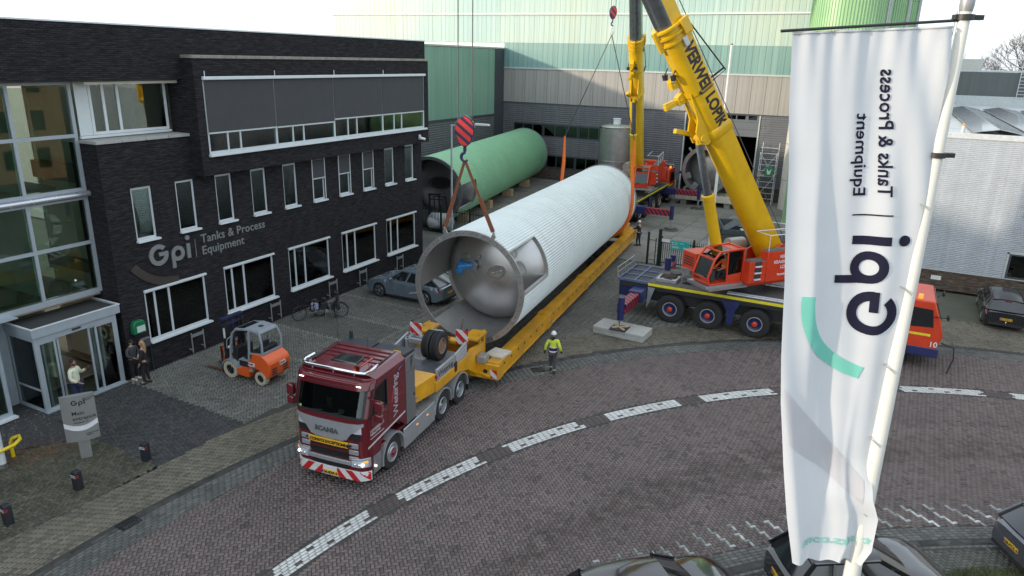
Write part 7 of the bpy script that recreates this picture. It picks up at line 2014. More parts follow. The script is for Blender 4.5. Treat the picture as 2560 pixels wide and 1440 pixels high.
    if plate:
        text('plate_text', plate, .115, (-.20, -h - .02, belt * .60 - .04), (1, 0, 0), (0, 0, 1), ink, pb, extrude=.002, bold=.003)
    obj('plate_band', MB().cbox((-.235, -h - .0195, belt * .60), (.045, .003, .105)), blue_m, pb)
    obj('bumper_insert', MB().cbox((0, -h + .03, .30), (W * .74, .08, .10)).cbox((0, h - .03, .42), (W * .62, .08, .16)), black_pl, t, bevel=.01)
    if emblem:
        obj('emblem', MB().lathe([(.0, .006), (.055, .006), (.055, 0)], (0, -h - .004 + .012, belt - .17), (0, -1, 0), 18), chrome, t)
    obj('brake_lamp', MB().cbox((0, g1 - .10, zr(g1) - .035), (.28, .04, .03)), tail_red, t)
    obj('rear_wiper', MB().beam((0, g0 + .03, zg + .03), (.30, g0 + .10, zg + .09), .02, .02), black_pl, t)
    return t
p_blue = mat('slate_blue_paint', (.13, .165, .20), .25, .25, var=.04, coat=.8)
p_black = mat('black_paint', (.006, .006, .008), .16, 0, var=.05, coat=1.0)
p_dark = mat('anthracite_paint', (.016, .018, .022), .25, .3, var=.1, coat=.7)
p_grey = mat('grey_metallic_paint', (.10, .11, .13), .25, .5, var=.06, coat=.8)
car('slate blue electric car parked nose to the office wall behind the white tank', (-20.85, 29.28), R(92), 4.6, 1.86, 1.62, p_blue, '', back=.42, hood=1.06, glass_tail=.75)
et = car('black estate car with tow bar parked against the silver building', (6.42, 42.15), R(-1.5), 4.85, 1.88, 1.50, p_dark, '22-GTS-5', back=.52, rails=True, glass_tail=.45)
obj('tow_bar', MB().tube([(0, -2.3, .36), (0, -2.55, .34), (0, -2.58, .44)], .03, 8).sphere((0, -2.58, .47), .04, 8, 6), chrome, et)
pc = car('black hatchback parked in front of the banner foot with its rear to the road bend', (.98, 16.42), R(-58), 3.97, 1.70, 1.46, p_black, 'XV-', back=.10, glass_tail=.42)
car('black car nearest the camera at the bottom edge showing windscreen and bonnet', (-2.96, 13.06), R(-45), 4.3, 1.76, 1.46, p_black, '', back=.2, glass_tail=.5)
car('grey metallic hatchback at the picture corner by the grass', (6.22, 20.43), R(-62), 4.2, 1.78, 1.52, p_grey, '58-PTX-4', back=.15, glass_tail=.45)

# ================================================================== forklift trucks
f_or = mat('forklift_orange', (.68, .10, .012), .38, 0, var=.06, coat=.3)
f_gy = mat('forklift_grey', (.24, .27, .30), .45, 0, var=.06)
cream = mat('cream_tyre', (.42, .38, .28), .85, var=.18, scale=10, bump=.3)
fk = thing('forklift', 'orange and grey electric forklift with cream tyres parked by the office', 'forklift', (-20.3, 18.15, 0), R(92.0))     # +y forward
def K(name, mb, m, parent=fk, **k): return obj(name, mb, m, parent, **k)
side = [(-1.02, .42), (-.98, .30), (-.55, .30), (-.52, .52), (-.30, .60), (.0, .55), (.1, .22), (.62, .22), (.62, .52), (.35, .62), (.18, .78), (.0, 1.0), (-.20, 1.06), (-.62, 1.08), (-.98, .95), (-1.10, .70)]
side = [(-1.18, .62), (-1.12, .34), (-.95, .30), (-.80, .30), (-.78, .55), (-.45, .62), (-.18, .55), (-.12, .16), (.66, .20), (.66, .50), (.30, .52), (.14, .70), (-.12, .86), (-.30, 1.0), (-.36, 1.22), (-.80, 1.26), (-1.12, 1.05), (-1.20, .9)]
K('counterweight', MB().yz([p for p in side], -.56, .56), f_or, bevel=.05)
for s in (-1, 1):
    for i in range(3):
        K('vent', MB().box(s * .30 - .12, s * .30 + .12, -1.21, -1.185, .46 + .1 * i, .50 + .1 * i), HOLE)
K('floor_pan', MB().box(-.54, .54, -.3, .78, .42, .62).box(-.54, -.30, -.12, .35, .62, .86).box(.30, .54, -.12, .35, .62, .86), f_gy, bevel=.02)
K('battery_door', MB().box(-.565, -.545, -.18, .28, .62, .84).box(.545, .565, -.18, .28, .62, .84), black_pl)
for s in (-1, 1):
    K('cab_pillar', MB().tube([(s * .50, .80, .58), (s * .52, .72, 1.3), (s * .50, .58, 1.86), (s * .48, .40, 2.03), (s * .47, -.1, 2.10)], .045, 8), f_gy)
    K('cab_pillar', MB().tube([(s * .50, -.16, .85), (s * .52, -.22, 1.3), (s * .48, -.24, 2.06)], .05, 8).tube([(s * .50, -.85, 1.22), (s * .50, -.86, 1.7), (s * .46, -.72, 2.06)], .045, 8), f_gy)
    K('rear_rail', MB().beam((s * .50, -.2, 1.18), (s * .50, -.86, 1.26), .07, .07), f_gy)
K('rear_rail', MB().beam((-.5, -.86, 1.26), (.5, -.86, 1.26), .07, .07), f_gy)
K('overhead_guard', MB().hexa([(-.48, -.78, 2.03), (.48, -.78, 2.03), (.50, -.05, 2.08), (-.50, -.05, 2.08), (-.44, -.72, 2.14), (.44, -.72, 2.14), (.47, -.05, 2.17), (-.47, -.05, 2.17)]).beam((-.48, .42, 2.04), (.48, .42, 2.04), .08, .06).beam((-.47, -.1, 2.12), (-.46, .44, 2.04), .09, .06).beam((.47, -.1, 2.12), (.46, .44, 2.04), .09, .06), f_gy, bevel=.02)
K('roof_slat', MB().box(-.42, .42, -.03, .38, 2.075, 2.09), dark_gl)
K('roof_grip', MB().lathe([(.001, 0), (.1, .0), (.1, .012), (.001, .012)], (0, -.40, 2.158), (0, 0, 1), 20), HOLE)
K('driver_seat', MB().box(-.25, .25, -.35, .12, .95, 1.08).hexa([(-.22, -.48, 1.05), (.22, -.48, 1.05), (.22, -.33, 1.05), (-.22, -.33, 1.05), (-.2, -.58, 1.6), (.2, -.58, 1.6), (.2, -.47, 1.6), (-.2, -.47, 1.6)]).box(-.4, .4, -.5, .2, .63, .95), black_pl, bevel=.03)
K('dashboard', MB().hexa([(-.42, .55, .6), (.42, .55, .6), (.42, .78, .6), (-.42, .78, .6), (-.40, .50, 1.22), (.4, .50, 1.22), (.40, .74, 1.22), (-.40, .74, 1.22)]), black_pl, bevel=.02)
K('rear_cover', MB().box(-.5, .5, -.84, -.3, 1.2, 1.285).box(-.42, .42, -.75, -.5, 1.285, 1.42), black_pl, bevel=.02)
K('steering_wheel', MB().lathe([(.16, -.012), (.18, 0), (.16, .012)], (-.08, .42, 1.36), (0, -.45, 1), 18, closed=True).cyl((-.08, .42, 1.36), (-.08, .6, 1.15), .025, n=8), black_pl)
for s in (-1, 1):
    K('mast_channel', MB().box(s * .30 - .05, s * .30 + .05, 1.02, 1.15, .10, 2.28).box(s * .42 - .05, s * .42 + .05, .95, 1.12, .08, 2.18), grille_m, bevel=.008)
    K('fork', MB().box(s * .28 - .06, s * .28 + .06, 1.25, 1.30, .06, .62).hexa([(s * .28 - .06, 1.3, .05), (s * .28 + .06, 1.3, .05), (s * .28 + .05, 2.35, .05), (s * .28 - .05, 2.35, .05), (s * .28 - .06, 1.3, .10), (s * .28 + .06, 1.3, .10), (s * .28 + .05, 2.35, .065), (s * .28 - .05, 2.35, .065)]), mat('fork_rust', (.13, .06, .035), .7, .3))
K('mast_head', MB().box(-.52, .52, 1.0, 1.18, 2.28, 2.34).box(-.48, .48, .98, 1.14, 2.05, 2.12).cyl((0, 1.08, .3), (0, 1.08, 2.2), .05, n=10), nav)
K('load_backrest', MB().box(-.52, .52, 1.20, 1.245, .28, .40).box(-.52, .52, 1.20, 1.245, .62, .74).box(-.52, .52, 1.2, 1.245, 1.12, 1.18), f_or)
for i in range(6):
    K('backrest_bar', MB().box(-.5 + .19 * i, -.44 + .19 * i, 1.205, 1.24, .74, 1.12), f_or)
K('backrest_bar', MB().box(-.54, -.49, 1.2, 1.25, .1, 1.2).box(.49, .54, 1.2, 1.25, .1, 1.2), grille_m)
for s in (-1, 1):
    for (y, r, wd) in ((.80, .345, .24), (-.72, .27, .2)):
        wl = K('wheel', MB().cyl((s * .36, y, r), (s * .45, y, r), r * .5, n=12), HOLE)
        cc = Vector((s * .585, y, r)); a = Vector((s, 0, 0)); n_ = 26
        ty = MB(); ty.lathe([(r * .56, -wd), (r * .95, -wd), (r, -wd + .04), (r, -.04), (r * .95, 0), (r * .6, 0), (r * .56, -.02)], cc, a, n_)
        obj('tyre', ty, cream, wl)
        lg = MB()
        for q in range(22):
            v = Vector((0, math.cos(q * .2856), math.sin(q * .2856)))
            lg.beam(cc + v * (r - .01) - a * wd, cc + v * (r - .01) - a * .01, .035, .035, v)
        obj('tread_lug', lg, cream, wl)
        obj('rim', MB().lathe([(r * .57, -.02), (r * .45, -.06), (r * .25, -.05), (r * .2, -.01), (.001, -.01)], cc, a, n_), grille_m, wl)
    K('mudguard', MB().lathe([(.38, 0), (.42, 0), (.42, .26), (.38, .26)], (s * .6, .80, .345), (-s, 0, 0), 14, closed=True, a0=R(20), a1=R(165)), f_gy)
    bp = K('brand_plate', MB().box(s * .562, s * .568, -.48, -.14, .70, .84), white_l)
    text('plate_lettering', 'Boels', .12, (s * .570, -.14 if s < 0 else -.46, .745), (0, -s * -1, 0), (0, 0, 1), ink, bp, extrude=.001, bold=.004)
bp = K('brand_plate', MB().box(-.02, .28, -1.215, -1.205, .74, .88), white_l)
text('plate_lettering', 'Boels', .11, (0, -1.217, .78), (1, 0, 0), (0, 0, 1), ink, bp, extrude=.001, bold=.004)
K('mirror', MB().tube([(-.52, .62, 1.75), (-.68, .70, 1.62), (-.70, .72, 1.3), (-.55, .76, 1.2)], .018, 6), f_gy)
K('head_lamp', MB().sphere((-.6, .72, 1.3), .05, 8, 6), lamp_gl)
K('mast_sticker', MB().box(-.476, -.472, .98, 1.08, 1.55, 1.95), white_l)
# second, dark lift truck in the yard before the green tank
f2 = thing('forklift', 'dark lift truck with black mast standing before the green tank mouth', 'forklift', (-28.6, 43.6, 0), R(200))
obj('mast_channel', MB().box(-.42, -.3, .9, 1.05, .1, 2.6), grille_m, f2); obj('mast_channel', MB().box(.3, .42, .9, 1.05, .1, 2.6), grille_m, f2)
obj('mast_head', MB().box(-.45, .45, .9, 1.05, 2.5, 2.62).box(-.45, .45, .9, 1.0, 1.0, 1.1), grille_m, f2)
obj('body', MB().yz([(-1.1, .4), (.7, .3), (.7, .8), (.1, .9), (-.2, 1.2), (-1.1, 1.1)], -.5, .5), mat('dark_forklift_paint', (.05, .05, .055), .5), f2, bevel=.04)
obj('overhead_guard', MB().tube([(-.45, .6, .8), (-.45, .4, 2.1), (-.45, -.7, 2.1), (-.45, -.9, 1.1)], .04, 6).tube([(.45, .6, .8), (.45, .4, 2.1), (.45, -.7, 2.1), (.45, -.9, 1.1)], .04, 6).beam((-.45, .4, 2.1), (.45, .4, 2.1), .06, .06).beam((-.45, -.7, 2.1), (.45, -.7, 2.1), .06, .06), grille_m, f2)
for s in (-1, 1):
    for y in (.6, -.7):
        obj('wheel', MB().lathe([(.1, 0), (.28, 0), (.3, -.03), (.3, -.2), (.1, -.22)], (s * .58, y, .3), (s, 0, 0), 18), rubber, f2)

# ================================================================== bicycles by the office wall
bk = mat('bicycle_black', (.014, .014, .016), .35, .2)
def bicycle(label, x, y, rz, bag):
    t = thing('bicycle', label, 'bicycle', (x, y, 0), rz)       # +y forward
    for yc in (-.55, .55):
        wl = obj('wheel', MB().tube([(0, yc + .34 * math.cos(a), .35 + .34 * math.sin(a)) for a in [R(k) for k in range(0, 360, 15)]], .02, 6, closed=True), rubber, t)
        sp = MB()
        for k in range(10):
            a = k * math.pi / 5
            sp.cyl((0, yc, .35), (0, yc + .33 * math.cos(a), .35 + .33 * math.sin(a)), .003, n=3)
        sp.cyl((-.04, yc, .35), (.04, yc, .35), .03, n=8)
        obj('spokes', sp, shackle_m, wl)
    obj('frame', MB().tube([(0, -.55, .35), (0, -.12, .30), (0, .38, .78), (0, .55, .35)], .02, 6).tube([(0, -.12, .30), (0, -.22, .85)], .018, 6).tube([(0, -.2, .62), (0, .36, .72)], .018, 6).tube([(0, -.55, .35), (0, -.2, .70)], .014, 6).tube([(0, .38, .78), (0, .34, 1.02)], .018, 6), bk, t)
    obj('handlebar', MB().tube([(-.29, .16, 1.04), (-.25, .33, 1.06), (0, .36, 1.02), (.25, .33, 1.06), (.29, .16, 1.04)], .014, 6), bk, t)
    obj('saddle', MB().sphere((0, -.24, .90), .12, 10, 6, (.7, 1.1, .4)), black_pl, t)
    obj('mudguard', MB().tube([(0, -.55 + .38 * math.cos(a), .35 + .38 * math.sin(a)) for a in [R(k) for k in range(40, 215, 15)]], .02, 5).tube([(0, .55 + .38 * math.cos(a), .35 + .38 * math.sin(a)) for a in [R(k) for k in range(10, 165, 15)]], .02, 5), bk, t)
    obj('luggage_rack', MB().box(-.07, .07, -.86, -.35, .73, .75), bk, t)
    obj('pannier', MB().box(.08, .2, -.82, -.48, .40, .72).box(-.2, -.08, -.82, -.48, .40, .72), bag, t, bevel=.03)
    obj('crank', MB().cyl((-.1, -.12, .3), (.1, -.12, .3), .02, n=6).cyl((.06, -.12, .3), (.07, -.12, .3), .09, n=12).beam((.09, -.12, .3), (.09, .04, .24), .02, .03).beam((-.09, -.12, .3), (-.09, -.28, .36), .02, .03), shackle_m, t)
    obj('kick_stand', MB().cyl((0, -.2, .3), (.16, -.14, .01), .012, n=5), shackle_m, t)
bag_w = mat('pale_lilac_bag', (.33, .34, .46), .7, var=.15); bag_b = mat('black_bag', (.025, .025, .03), .7, var=.2)
bicycle('black bicycle with black panniers, front wheel toward the forklift', -23.0, 24.05, R(158), bag_b)
bicycle('black bicycle with pale lilac bag over its rear wheel', -22.45, 24.75, R(-62), bag_w)
bicycle('black bicycle parked closest to the blue car beside the others', -22.5, 25.35, R(35), bag_b)

# ================================================================== street furniture, fences, masts
pole_w = mat('white_mast_paint', (.66, .66, .62), .35, 0, var=.05, scale=1.5, coat=.2)
fence_m = mat('dark_green_fence', (.014, .028, .024), .45, .2, var=.1)
# --- flag mast with banner
FX_, FY_ = .345, 6.5
mast = thing('flagpole', 'white tapering flagpole in front carrying the printed banner', 'flagpole', (FX_, FY_, 0))
obj('pole', MB().cyl((0, 0, 0), (0, 0, 7.4), .092, .073, 24).cyl((0, 0, 7.4), (0, 0, 12.44), .073, .041, 24), pole_w, mast)
obj('cap', MB().lathe([(.045, 12.40), (.05, 12.44), (.05, 12.52), (.045, 12.53), (.09, 12.62), (.09, 12.66), (.001, 12.70)], n=20), mat('cap_grey', (.28, .29, .30), .4, .3), mast)
eL = Vector((-.889, -.458, 0)); eN = Vector((.458, -.889, 0))      # banner plane: away from the pole, and towards the road side
for z, a, b in ((12.36, .02, -.13), (11.36, .02, -.13)):
    obj('swivel_arm', MB().beam(eL * b + Vector((0, 0, z)), eL * a * 4 + Vector((0, 0, z)), .05, .035).ring((0, 0, z), (0, 0, 1), .04, .066, .04, 16), black_pl, mast)
obj('banner_arm', MB().cyl(eL * .02 + Vector((0, 0, 12.34)), eL * 1.33 + Vector((0, 0, 12.235)), .011, n=8), black_pl, mast)
obj('halyard', MB().tube([eL * .06 + Vector((0, 0, 12.4)), eL * .085 + Vector((0, 0, 11.9)), eL * .07 + Vector((0, 0, 11.36))], .006, 5), shackle_m, mast)
for z in (11.0, 10.3, 9.6, 8.9, 8.2):
    obj('tie_cord', MB().tube([eL * .02 + eN * .09 + Vector((0, 0, z - .06)), eL * .10 + eN * .02 + Vector((0, 0, z)), eL * .02 - eN * .09 + Vector((0, 0, z - .03))], .005, 5), shackle_m, mast)
FZ0, FZ1 = 12.30, 7.62
HH = FZ0 - FZ1
def interp(tab, v):
    for (a, x), (b, y) in zip(tab, tab[1:]):
        if v <= b: return x + (y - x) * (v - a) / (b - a)
    return tab[-1][1]
LT = [(0, 1.24), (.12, 1.185), (.21, 1.13), (.32, 1.095), (.42, 1.04), (.56, .986), (.65, .938), (.78, .833), (.9, .726), (1.0, .617)]
RT_ = [(0, .09), (.16, .045), (.75, .034), (.85, .015), (.89, -.06), (.965, -.07), (1.0, .0)]
def cloth(s, z, off=0.0):
    """s metres from the pole, z height; the banner hangs in ripples"""
    v = (FZ0 - z) / HH; a, b = interp(RT_, v), interp(LT, v); u = (s - a) / (b - a)
    w = .050 * math.sin(5.2 * u + 1.1 + 2.1 * v) * (.35 + v) + .030 * math.sin(11 * u - 3.0 * v + .6) * (.3 + .7 * v) + .010 * math.sin(23 * u + 7 * v)
    w += .030 * math.sin(30 * (u * .75 + v * .9)) * math.exp(-(u / .25) ** 2 - (v / .30) ** 2)          # pulls from the upper corner
    w += .005 * math.sin(17 * v + 9 * u) + .008 * math.sin(58 * u) * math.exp(-v / .05)
    q_ = min(1, max(0, (v - .77) / .1)); w += .15 * q_ * q_ * (3 - 2 * q_) * min(1, max(0, 1 - u)) ** 1.5 + .10 * max(0, v - .8) * math.sin(9 * u + 4)
    w += .040 * math.exp(-((u - .2 - .1 * v) / .035) ** 2) * max(0, v - .5) + .03 * math.exp(-((u - .8 + .12 * v) / .05) ** 2) * max(0, .5 - abs(v - .3))
    return eL * s + eN * (w - off) + Vector((0, 0, z - .07 * u * (1 - v)))
def cl_uv(u, v):
    a, b = interp(RT_, v), interp(LT, v)
    return cloth(a + (b - a) * u, FZ0 - HH * v + (.012 * math.sin(19 * u) + .02 * math.sin(6 * u)) * max(0, v - .97) * 25)
flag = thing('banner', 'tall white banner seen from behind with mirrored dark lettering and mint stroke', 'banner', (FX_, FY_, 0))
NU, NV = 70, 210
fm = MB(); v_ = [cl_uv(i / NU, j / NV) for j in range(NV + 1) for i in range(NU + 1)]
fm._add(v_, [(j * (NU + 1) + i, j * (NU + 1) + i + 1, (j + 1) * (NU + 1) + i + 1, (j + 1) * (NU + 1) + i) for j in range(NV) for i in range(NU)])
def cloth_mat(name, rgb, tr=.30):
    m = bpy.data.materials.new(name); m.use_nodes = True
    t = m.node_tree; t.nodes.clear()
    o = t.nodes.new('ShaderNodeOutputMaterial'); d = t.nodes.new('ShaderNodeBsdfDiffuse'); tl = t.nodes.new('ShaderNodeBsdfTranslucent'); mx = t.nodes.new('ShaderNodeMixShader')
    c = t.nodes.new('ShaderNodeTexCoord'); n = t.nodes.new('ShaderNodeTexNoise'); n.inputs['Scale'].default_value = 3; n.inputs['Detail'].default_value = 5
    t.links.new(c.outputs['Object'], n.inputs['Vector'])
    r = t.nodes.new('ShaderNodeMapRange'); r.inputs['To Min'].default_value = .94; r.inputs['To Max'].default_value = 1.06
    t.links.new(n.outputs['Fac'], r.inputs['Value'])
    x = t.nodes.new('ShaderNodeMix'); x.data_type = 'RGBA'; x.blend_type = 'MULTIPLY'; x.inputs['Factor'].default_value = 1; x.inputs['A'].default_value = (*rgb, 1)
    t.links.new(r.outputs['Result'], x.inputs['B']); t.links.new(x.outputs['Result'], d.inputs['Color']); t.links.new(x.outputs['Result'], tl.inputs['Color'])
    w = t.nodes.new('ShaderNodeTexNoise'); w.inputs['Scale'].default_value = 400; b = t.nodes.new('ShaderNodeBump'); b.inputs['Strength'].default_value = .05
    t.links.new(c.outputs['Object'], w.inputs['Vector']); t.links.new(w.outputs['Fac'], b.inputs['Height']); t.links.new(b.outputs['Normal'], d.inputs['Normal'])
    mx.inputs['Fac'].default_value = tr
    t.links.new(d.outputs[0], mx.inputs[1]); t.links.new(tl.outputs[0], mx.inputs[2]); t.links.new(mx.outputs[0], o.inputs[0])
    MATS[name] = m
    return m
obj('cloth', fm, cloth_mat('banner_cloth', (.66, .68, .71)), flag, angle=180)
ink_f = cloth_mat('banner_ink', (.022, .022, .042), .1); mint = cloth_mat('banner_mint', (.22, .62, .52), .25); faint = cloth_mat('banner_faint_band', (.60, .60, .63), .28); mint2 = cloth_mat('banner_pale_mint', (.30, .60, .55), .25)
def on_cloth(me, m, name, off):
    """lay a flat mesh given in banner coordinates onto the cloth"""
    bm = bmesh.new(); bm.from_mesh(me)
    for k in range(3):
        le = [e for e in bm.edges if (e.verts[0].co - e.verts[1].co).length > (.05, .03, .02)[k]]
        if le: bmesh.ops.subdivide_edges(bm, edges=le, cuts=2, use_grid_fill=True)
    bmesh.ops.triangulate(bm, faces=bm.faces)
    bm.to_mesh(me); bm.free()
    for v in me.vertices:
        v.co = cloth(v.co.x, v.co.y, off)
    me.name = name; me.materials.clear(); me.materials.append(m)
    me.polygons.foreach_set('use_smooth', [True] * len(me.polygons))
    obj(name, me, None, flag)
def uv_mesh(polys):
    me = bpy.data.meshes.new('print'); v, f = [], []
    for p in polys:
        f.append(tuple(range(len(v), len(v) + len(p)))); v += [(a, b, 0) for a, b in p]
    me.from_pydata(v, [], f); return me
# seen from behind: the writing runs up the banner, mirrored, its tops towards the pole
def place(x, y, s0, z0, sl=0.0):
    return (s0 - y + x * sl, z0 + x)
k = .385
on_cloth(uv_mesh([[place(a * k, b * k, .452, 9.867, .085) for a, b in p] for p, l_ in logo_polys()]), ink_f, 'logo_print', -.010)
on_cloth(uv_mesh([[(.268, 10.885), (.56, 10.885), (.56, 10.897), (.268, 10.897)]]), ink_f, 'divider_print', -.010)
def flag_text(txt, size, s0, z0, length, sl, m):
    me = text_mesh(txt, size, extrude=0, bold=.0025, res=2)
    w = max(v.co.x for v in me.vertices)
    for v in me.vertices:
        v.co = (*place(v.co.x * length / w, v.co.y, s0, z0, sl), 0)
    on_cloth(me, m, 'lettering_print', -.010)
flag_text('Tanks & Process', .142, .398, 11.04, .97, .145, ink_f)
flag_text('Equipment', .142, .582, 11.04, .65, .13, ink_f)
me = text_mesh('tanks.com', .125, extrude=0, bold=.003, res=2)
w_ = max(v.co.x for v in me.vertices)
for v in me.vertices:
    v.co = (-.045 + v.co.x / w_ * .592, 7.79 + v.co.y + .06 * (1 - v.co.x / w_), 0)
on_cloth(me, mint2, 'address_print', -.010)
ab = []
for i in range(28):
    a0, a1 = R(76 * i / 28), R(76 * (i + 1) / 28)
    ab.append([(.10 + r_ * math.cos(a), 10.22 - r_ * math.sin(a)) for r_, a in ((.783, a0), (.783, a1), (.672, a1), (.672, a0))])
on_cloth(uv_mesh(ab), mint, 'curved_print', -.010)
on_cloth(uv_mesh([[(.93 - .105 * i, 9.40 - .115 * i), (.93 - .105 * (i + 1), 9.40 - .115 * (i + 1)), (.82 - .092 * (i + 1), 8.86 - .075 * (i + 1)), (.82 - .092 * i, 8.86 - .075 * i)] for i in range(8)]), faint, 'faint_band_print', -.006)
obj('hem', MB().tube([cl_uv(i / 40, .002) for i in range(41)], .010, 8), MATS['banner_cloth'], flag)
# --- second mast behind the near crane
m2 = thing('flagpole', 'slim white flagpole without flag behind the near crane boom', 'flagpole', (-8.93, 44.5, 0))
obj('pole', MB().cyl((0, 0, 0), (0, 0, 13.0), .11, .055, 16), pole_w, m2)
obj('cap', MB().sphere((0, 0, 13.06), .09, 10, 6, (1, 1, .7)), shackle_m, m2)
# --- lamp post by the office
lp_ = thing('lamp_post', 'grey street lamp with long arm between office corner and green tank', 'street lamp', (-25.75, 41.0, 0))
obj('post', MB().cyl((0, 0, 0), (0, 0, 7.75), .085, .06, 14), mat('lamp_grey', (.44, .48, .52), .45, .2), lp_)
obj('arm', MB().cyl((0, 0, 7.68), (1.75, .45, 7.80), .035, n=8), MATS['lamp_grey'], lp_)
obj('lamp_head', MB().hexa([(1.6, .28, 7.74), (2.55, .55, 7.74), (2.5, .80, 7.74), (1.55, .53, 7.74), (1.6, .30, 7.90), (2.5, .57, 7.86), (2.46, .77, 7.86), (1.56, .5, 7.90)]), mat('lamp_shell', (.52, .54, .55), .4), lp_, bevel=.03)
# --- picket fences
def picket(name, label, p0, p1, h, step=.125, posts=2.4, closed_gate=False):
    p0, p1 = Vector((*p0, 0)), Vector((*p1, 0)); d = p1 - p0; L_ = d.length; rz = math.atan2(d.y, d.x)
    t = thing(name, label, 'gate' if closed_gate else 'fence', tuple(p0), rz)
    pk = mesh_of('picket', MB().box(-.016, .016, -.012, .012, .08, h - .1).hexa([(-.016, -.012, h - .1), (.016, -.012, h - .1), (.016, .012, h - .1), (-.016, .012, h - .1), (-.003, -.003, h), (.003, -.003, h), (.003, .003, h), (-.003, .003, h)]), fence_m, smooth=False)
    n = int(L_ / step)
    for i in range(n + 1):
        o = obj('picket', pk, None, t); o.location = (i * L_ / n, 0, 0)
    for z in (.2, h - .28):
        obj('rail', MB().box(0, L_, -.03, .03, z, z + .05), fence_m, t, smooth=False)
    k = max(1, round(L_ / posts))
    for i in range(k + 1):
        obj('post', MB().box(i * L_ / k - .05, i * L_ / k + .05, -.05, .05, 0, h + .12), fence_m, t, smooth=False)
    return t
picket('fence', 'black picket fence running from the office corner behind the white tank', (-29.6, 42.0), (-15.6, 42.0), 1.9)
g1 = picket('gate', 'dark green picket gate leaf with a turquoise notice beside the near crane', (-11.35, 42.15), (-7.4, 42.15), 1.75, posts=2.0, closed_gate=True)
for i, (x, y, w) in enumerate(((-11.45, 42.1, 'thick dark green gate post carrying the small white notice'), (-12.15, 42.05, 'tall slim dark green post at the open side of the gate'))):
    t = thing('gate_post', w, 'gate post', (x, y, 0))
    obj('post', MB().box(-.09, .09, -.09, .09, 0, 2.3) if i == 0 else MB().box(-.06, .06, -.06, .06, 0, 2.05), fence_m, t, bevel=.01)
    if i == 1:
        obj('rung', MB().box(.1, .5, -.02, .02, .3, .33).box(.1, .5, -.02, .02, 1.55, 1.58).box(.45, .5, -.02, .02, .1, 1.7), fence_m, t, smooth=False)
sg = thing('notice_board', 'turquoise notice board with white pictograms fixed on the picket gate', 'sign', (-10.75, 42.08, 1.15))
obj('board', MB().box(0, 1.12, -.03, 0, 0, .55), mat('turquoise_board', (.02, .36, .33), .45), sg, bevel=.005)
pg = MB()
for x0, x1, z0, z1 in ((.08, .38, .42, .44), (.08, .1, .30, .42), (.36, .38, .30, .42), (.08, .38, .29, .31), (.08, .5, .16, .19), (.08, .5, .10, .125), (.78, .86, .12, .2), (.9, 1.06, .14, .17), (.55, .8, .40, .42)):
    pg.box(x0, x1, -.034, -.0305, z0, z1)
obj('pictogram', pg, white_l, sg, smooth=False, kind='stuff')
sg = thing('small_notice', 'small white notice plate on the thick gate post', 'sign', (-11.3, 42.0, 1.55))
obj('plate', MB().box(0, .5, -.02, 0, 0, .2), white_l, sg)
g3 = picket('fence', 'dark green picket fence far side of the yard entrance behind the crane cab', (-8.8, 47.0), (-2.5, 49.2), 1.6)
# --- scrap skip, railings, scaffold
t = thing('scrap_skip', 'dark open skip heaped with white sheet scrap behind the crane', 'skip', (-8.2, 51.6, 0), R(18))
sk_m = mat('skip_grey', (.07, .085, .09), .6, .2, var=.2)
obj('hull', MB().hexa([(-1.3, -1.5, .1), (1.3, -1.5, .1), (1.3, 1.5, .1), (-1.3, 1.5, .1), (-1.5, -1.9, .16), (1.5, -1.9, .16), (1.5, 1.9, .16), (-1.5, 1.9, .16)]), sk_m, t)
for (a, b, c, d_) in ((-1.5, -1.42, -1.9, 1.9), (1.42, 1.5, -1.9, 1.9), (-1.42, 1.42, -1.9, -1.82), (-1.42, 1.42, 1.82, 1.9)):
    obj('side_wall', MB().box(a, b, c, d_, .162, 1.15), sk_m, t)
scr = mat('white_scrap', (.58, .62, .62), .45, .1, var=.1)
for i in range(9):
    x, y, z = random.uniform(-1.1, 1.1), random.uniform(-1.4, 1.4), random.uniform(.8, 1.15)
    s_ = thing('scrap_sheet', 'bent pale metal sheet sticking out of the dark scrap skip', 'scrap', tuple(Matrix.Translation((-8.2, 51.6, 0)) @ Matrix.Rotation(R(18), 4, 'Z') @ Vector((x, y, z))), random.uniform(0, 6), 'pale sheets in the scrap skip')
    a = random.uniform(.3, .7); h = random.uniform(.1, .5)
    obj('sheet', MB().prism([(-a, -.3, 0), (a, -.35, h), (a * .8, .4, h * 1.2), (-a, .3, .1)], (.02, .02, .03)), scr if i % 3 else sk_m, s_, smooth=False)
t = thing('round_railing', 'low white curved tubular railing by the foot of the silos', 'railing', (-6.2, 56.3, 0))
rl = MB()
for z in (.45, .95):
    rl.tube([(2.3 * math.cos(R(a)), 1.6 * math.sin(R(a)), z) for a in range(150, 331, 12)], .035, 6)
for a in range(150, 331, 36):
    obj('upright', MB().cyl((2.3 * math.cos(R(a)), 1.6 * math.sin(R(a)), 0), (2.3 * math.cos(R(a)), 1.6 * math.sin(R(a)), .96), .03, n=6), white_al, t)
obj('rails', rl, white_al, t)
t = thing('scaffold_tower', 'aluminium scaffold tower with a green sign beside the hall door', 'scaffold', (-9.9, 67.0, 0))
sc = MB()
for x in (0, 1.4):
    for y in (0, .9):
        obj('standard', MB().cyl((x, y, 0), (x, y, 5.4 if y else 4.6), .035, n=6), white_al, t)
for z in [.5 + .5 * i for i in range(10)]:
    obj('rung', MB().cyl((0, 0, z), (0, .9, z), .025, n=5).cyl((1.4, 0, z), (1.4, .9, z), .025, n=5).cyl((0, 0, z), (1.4, 0, z + .0), .022, n=5), white_al, t)
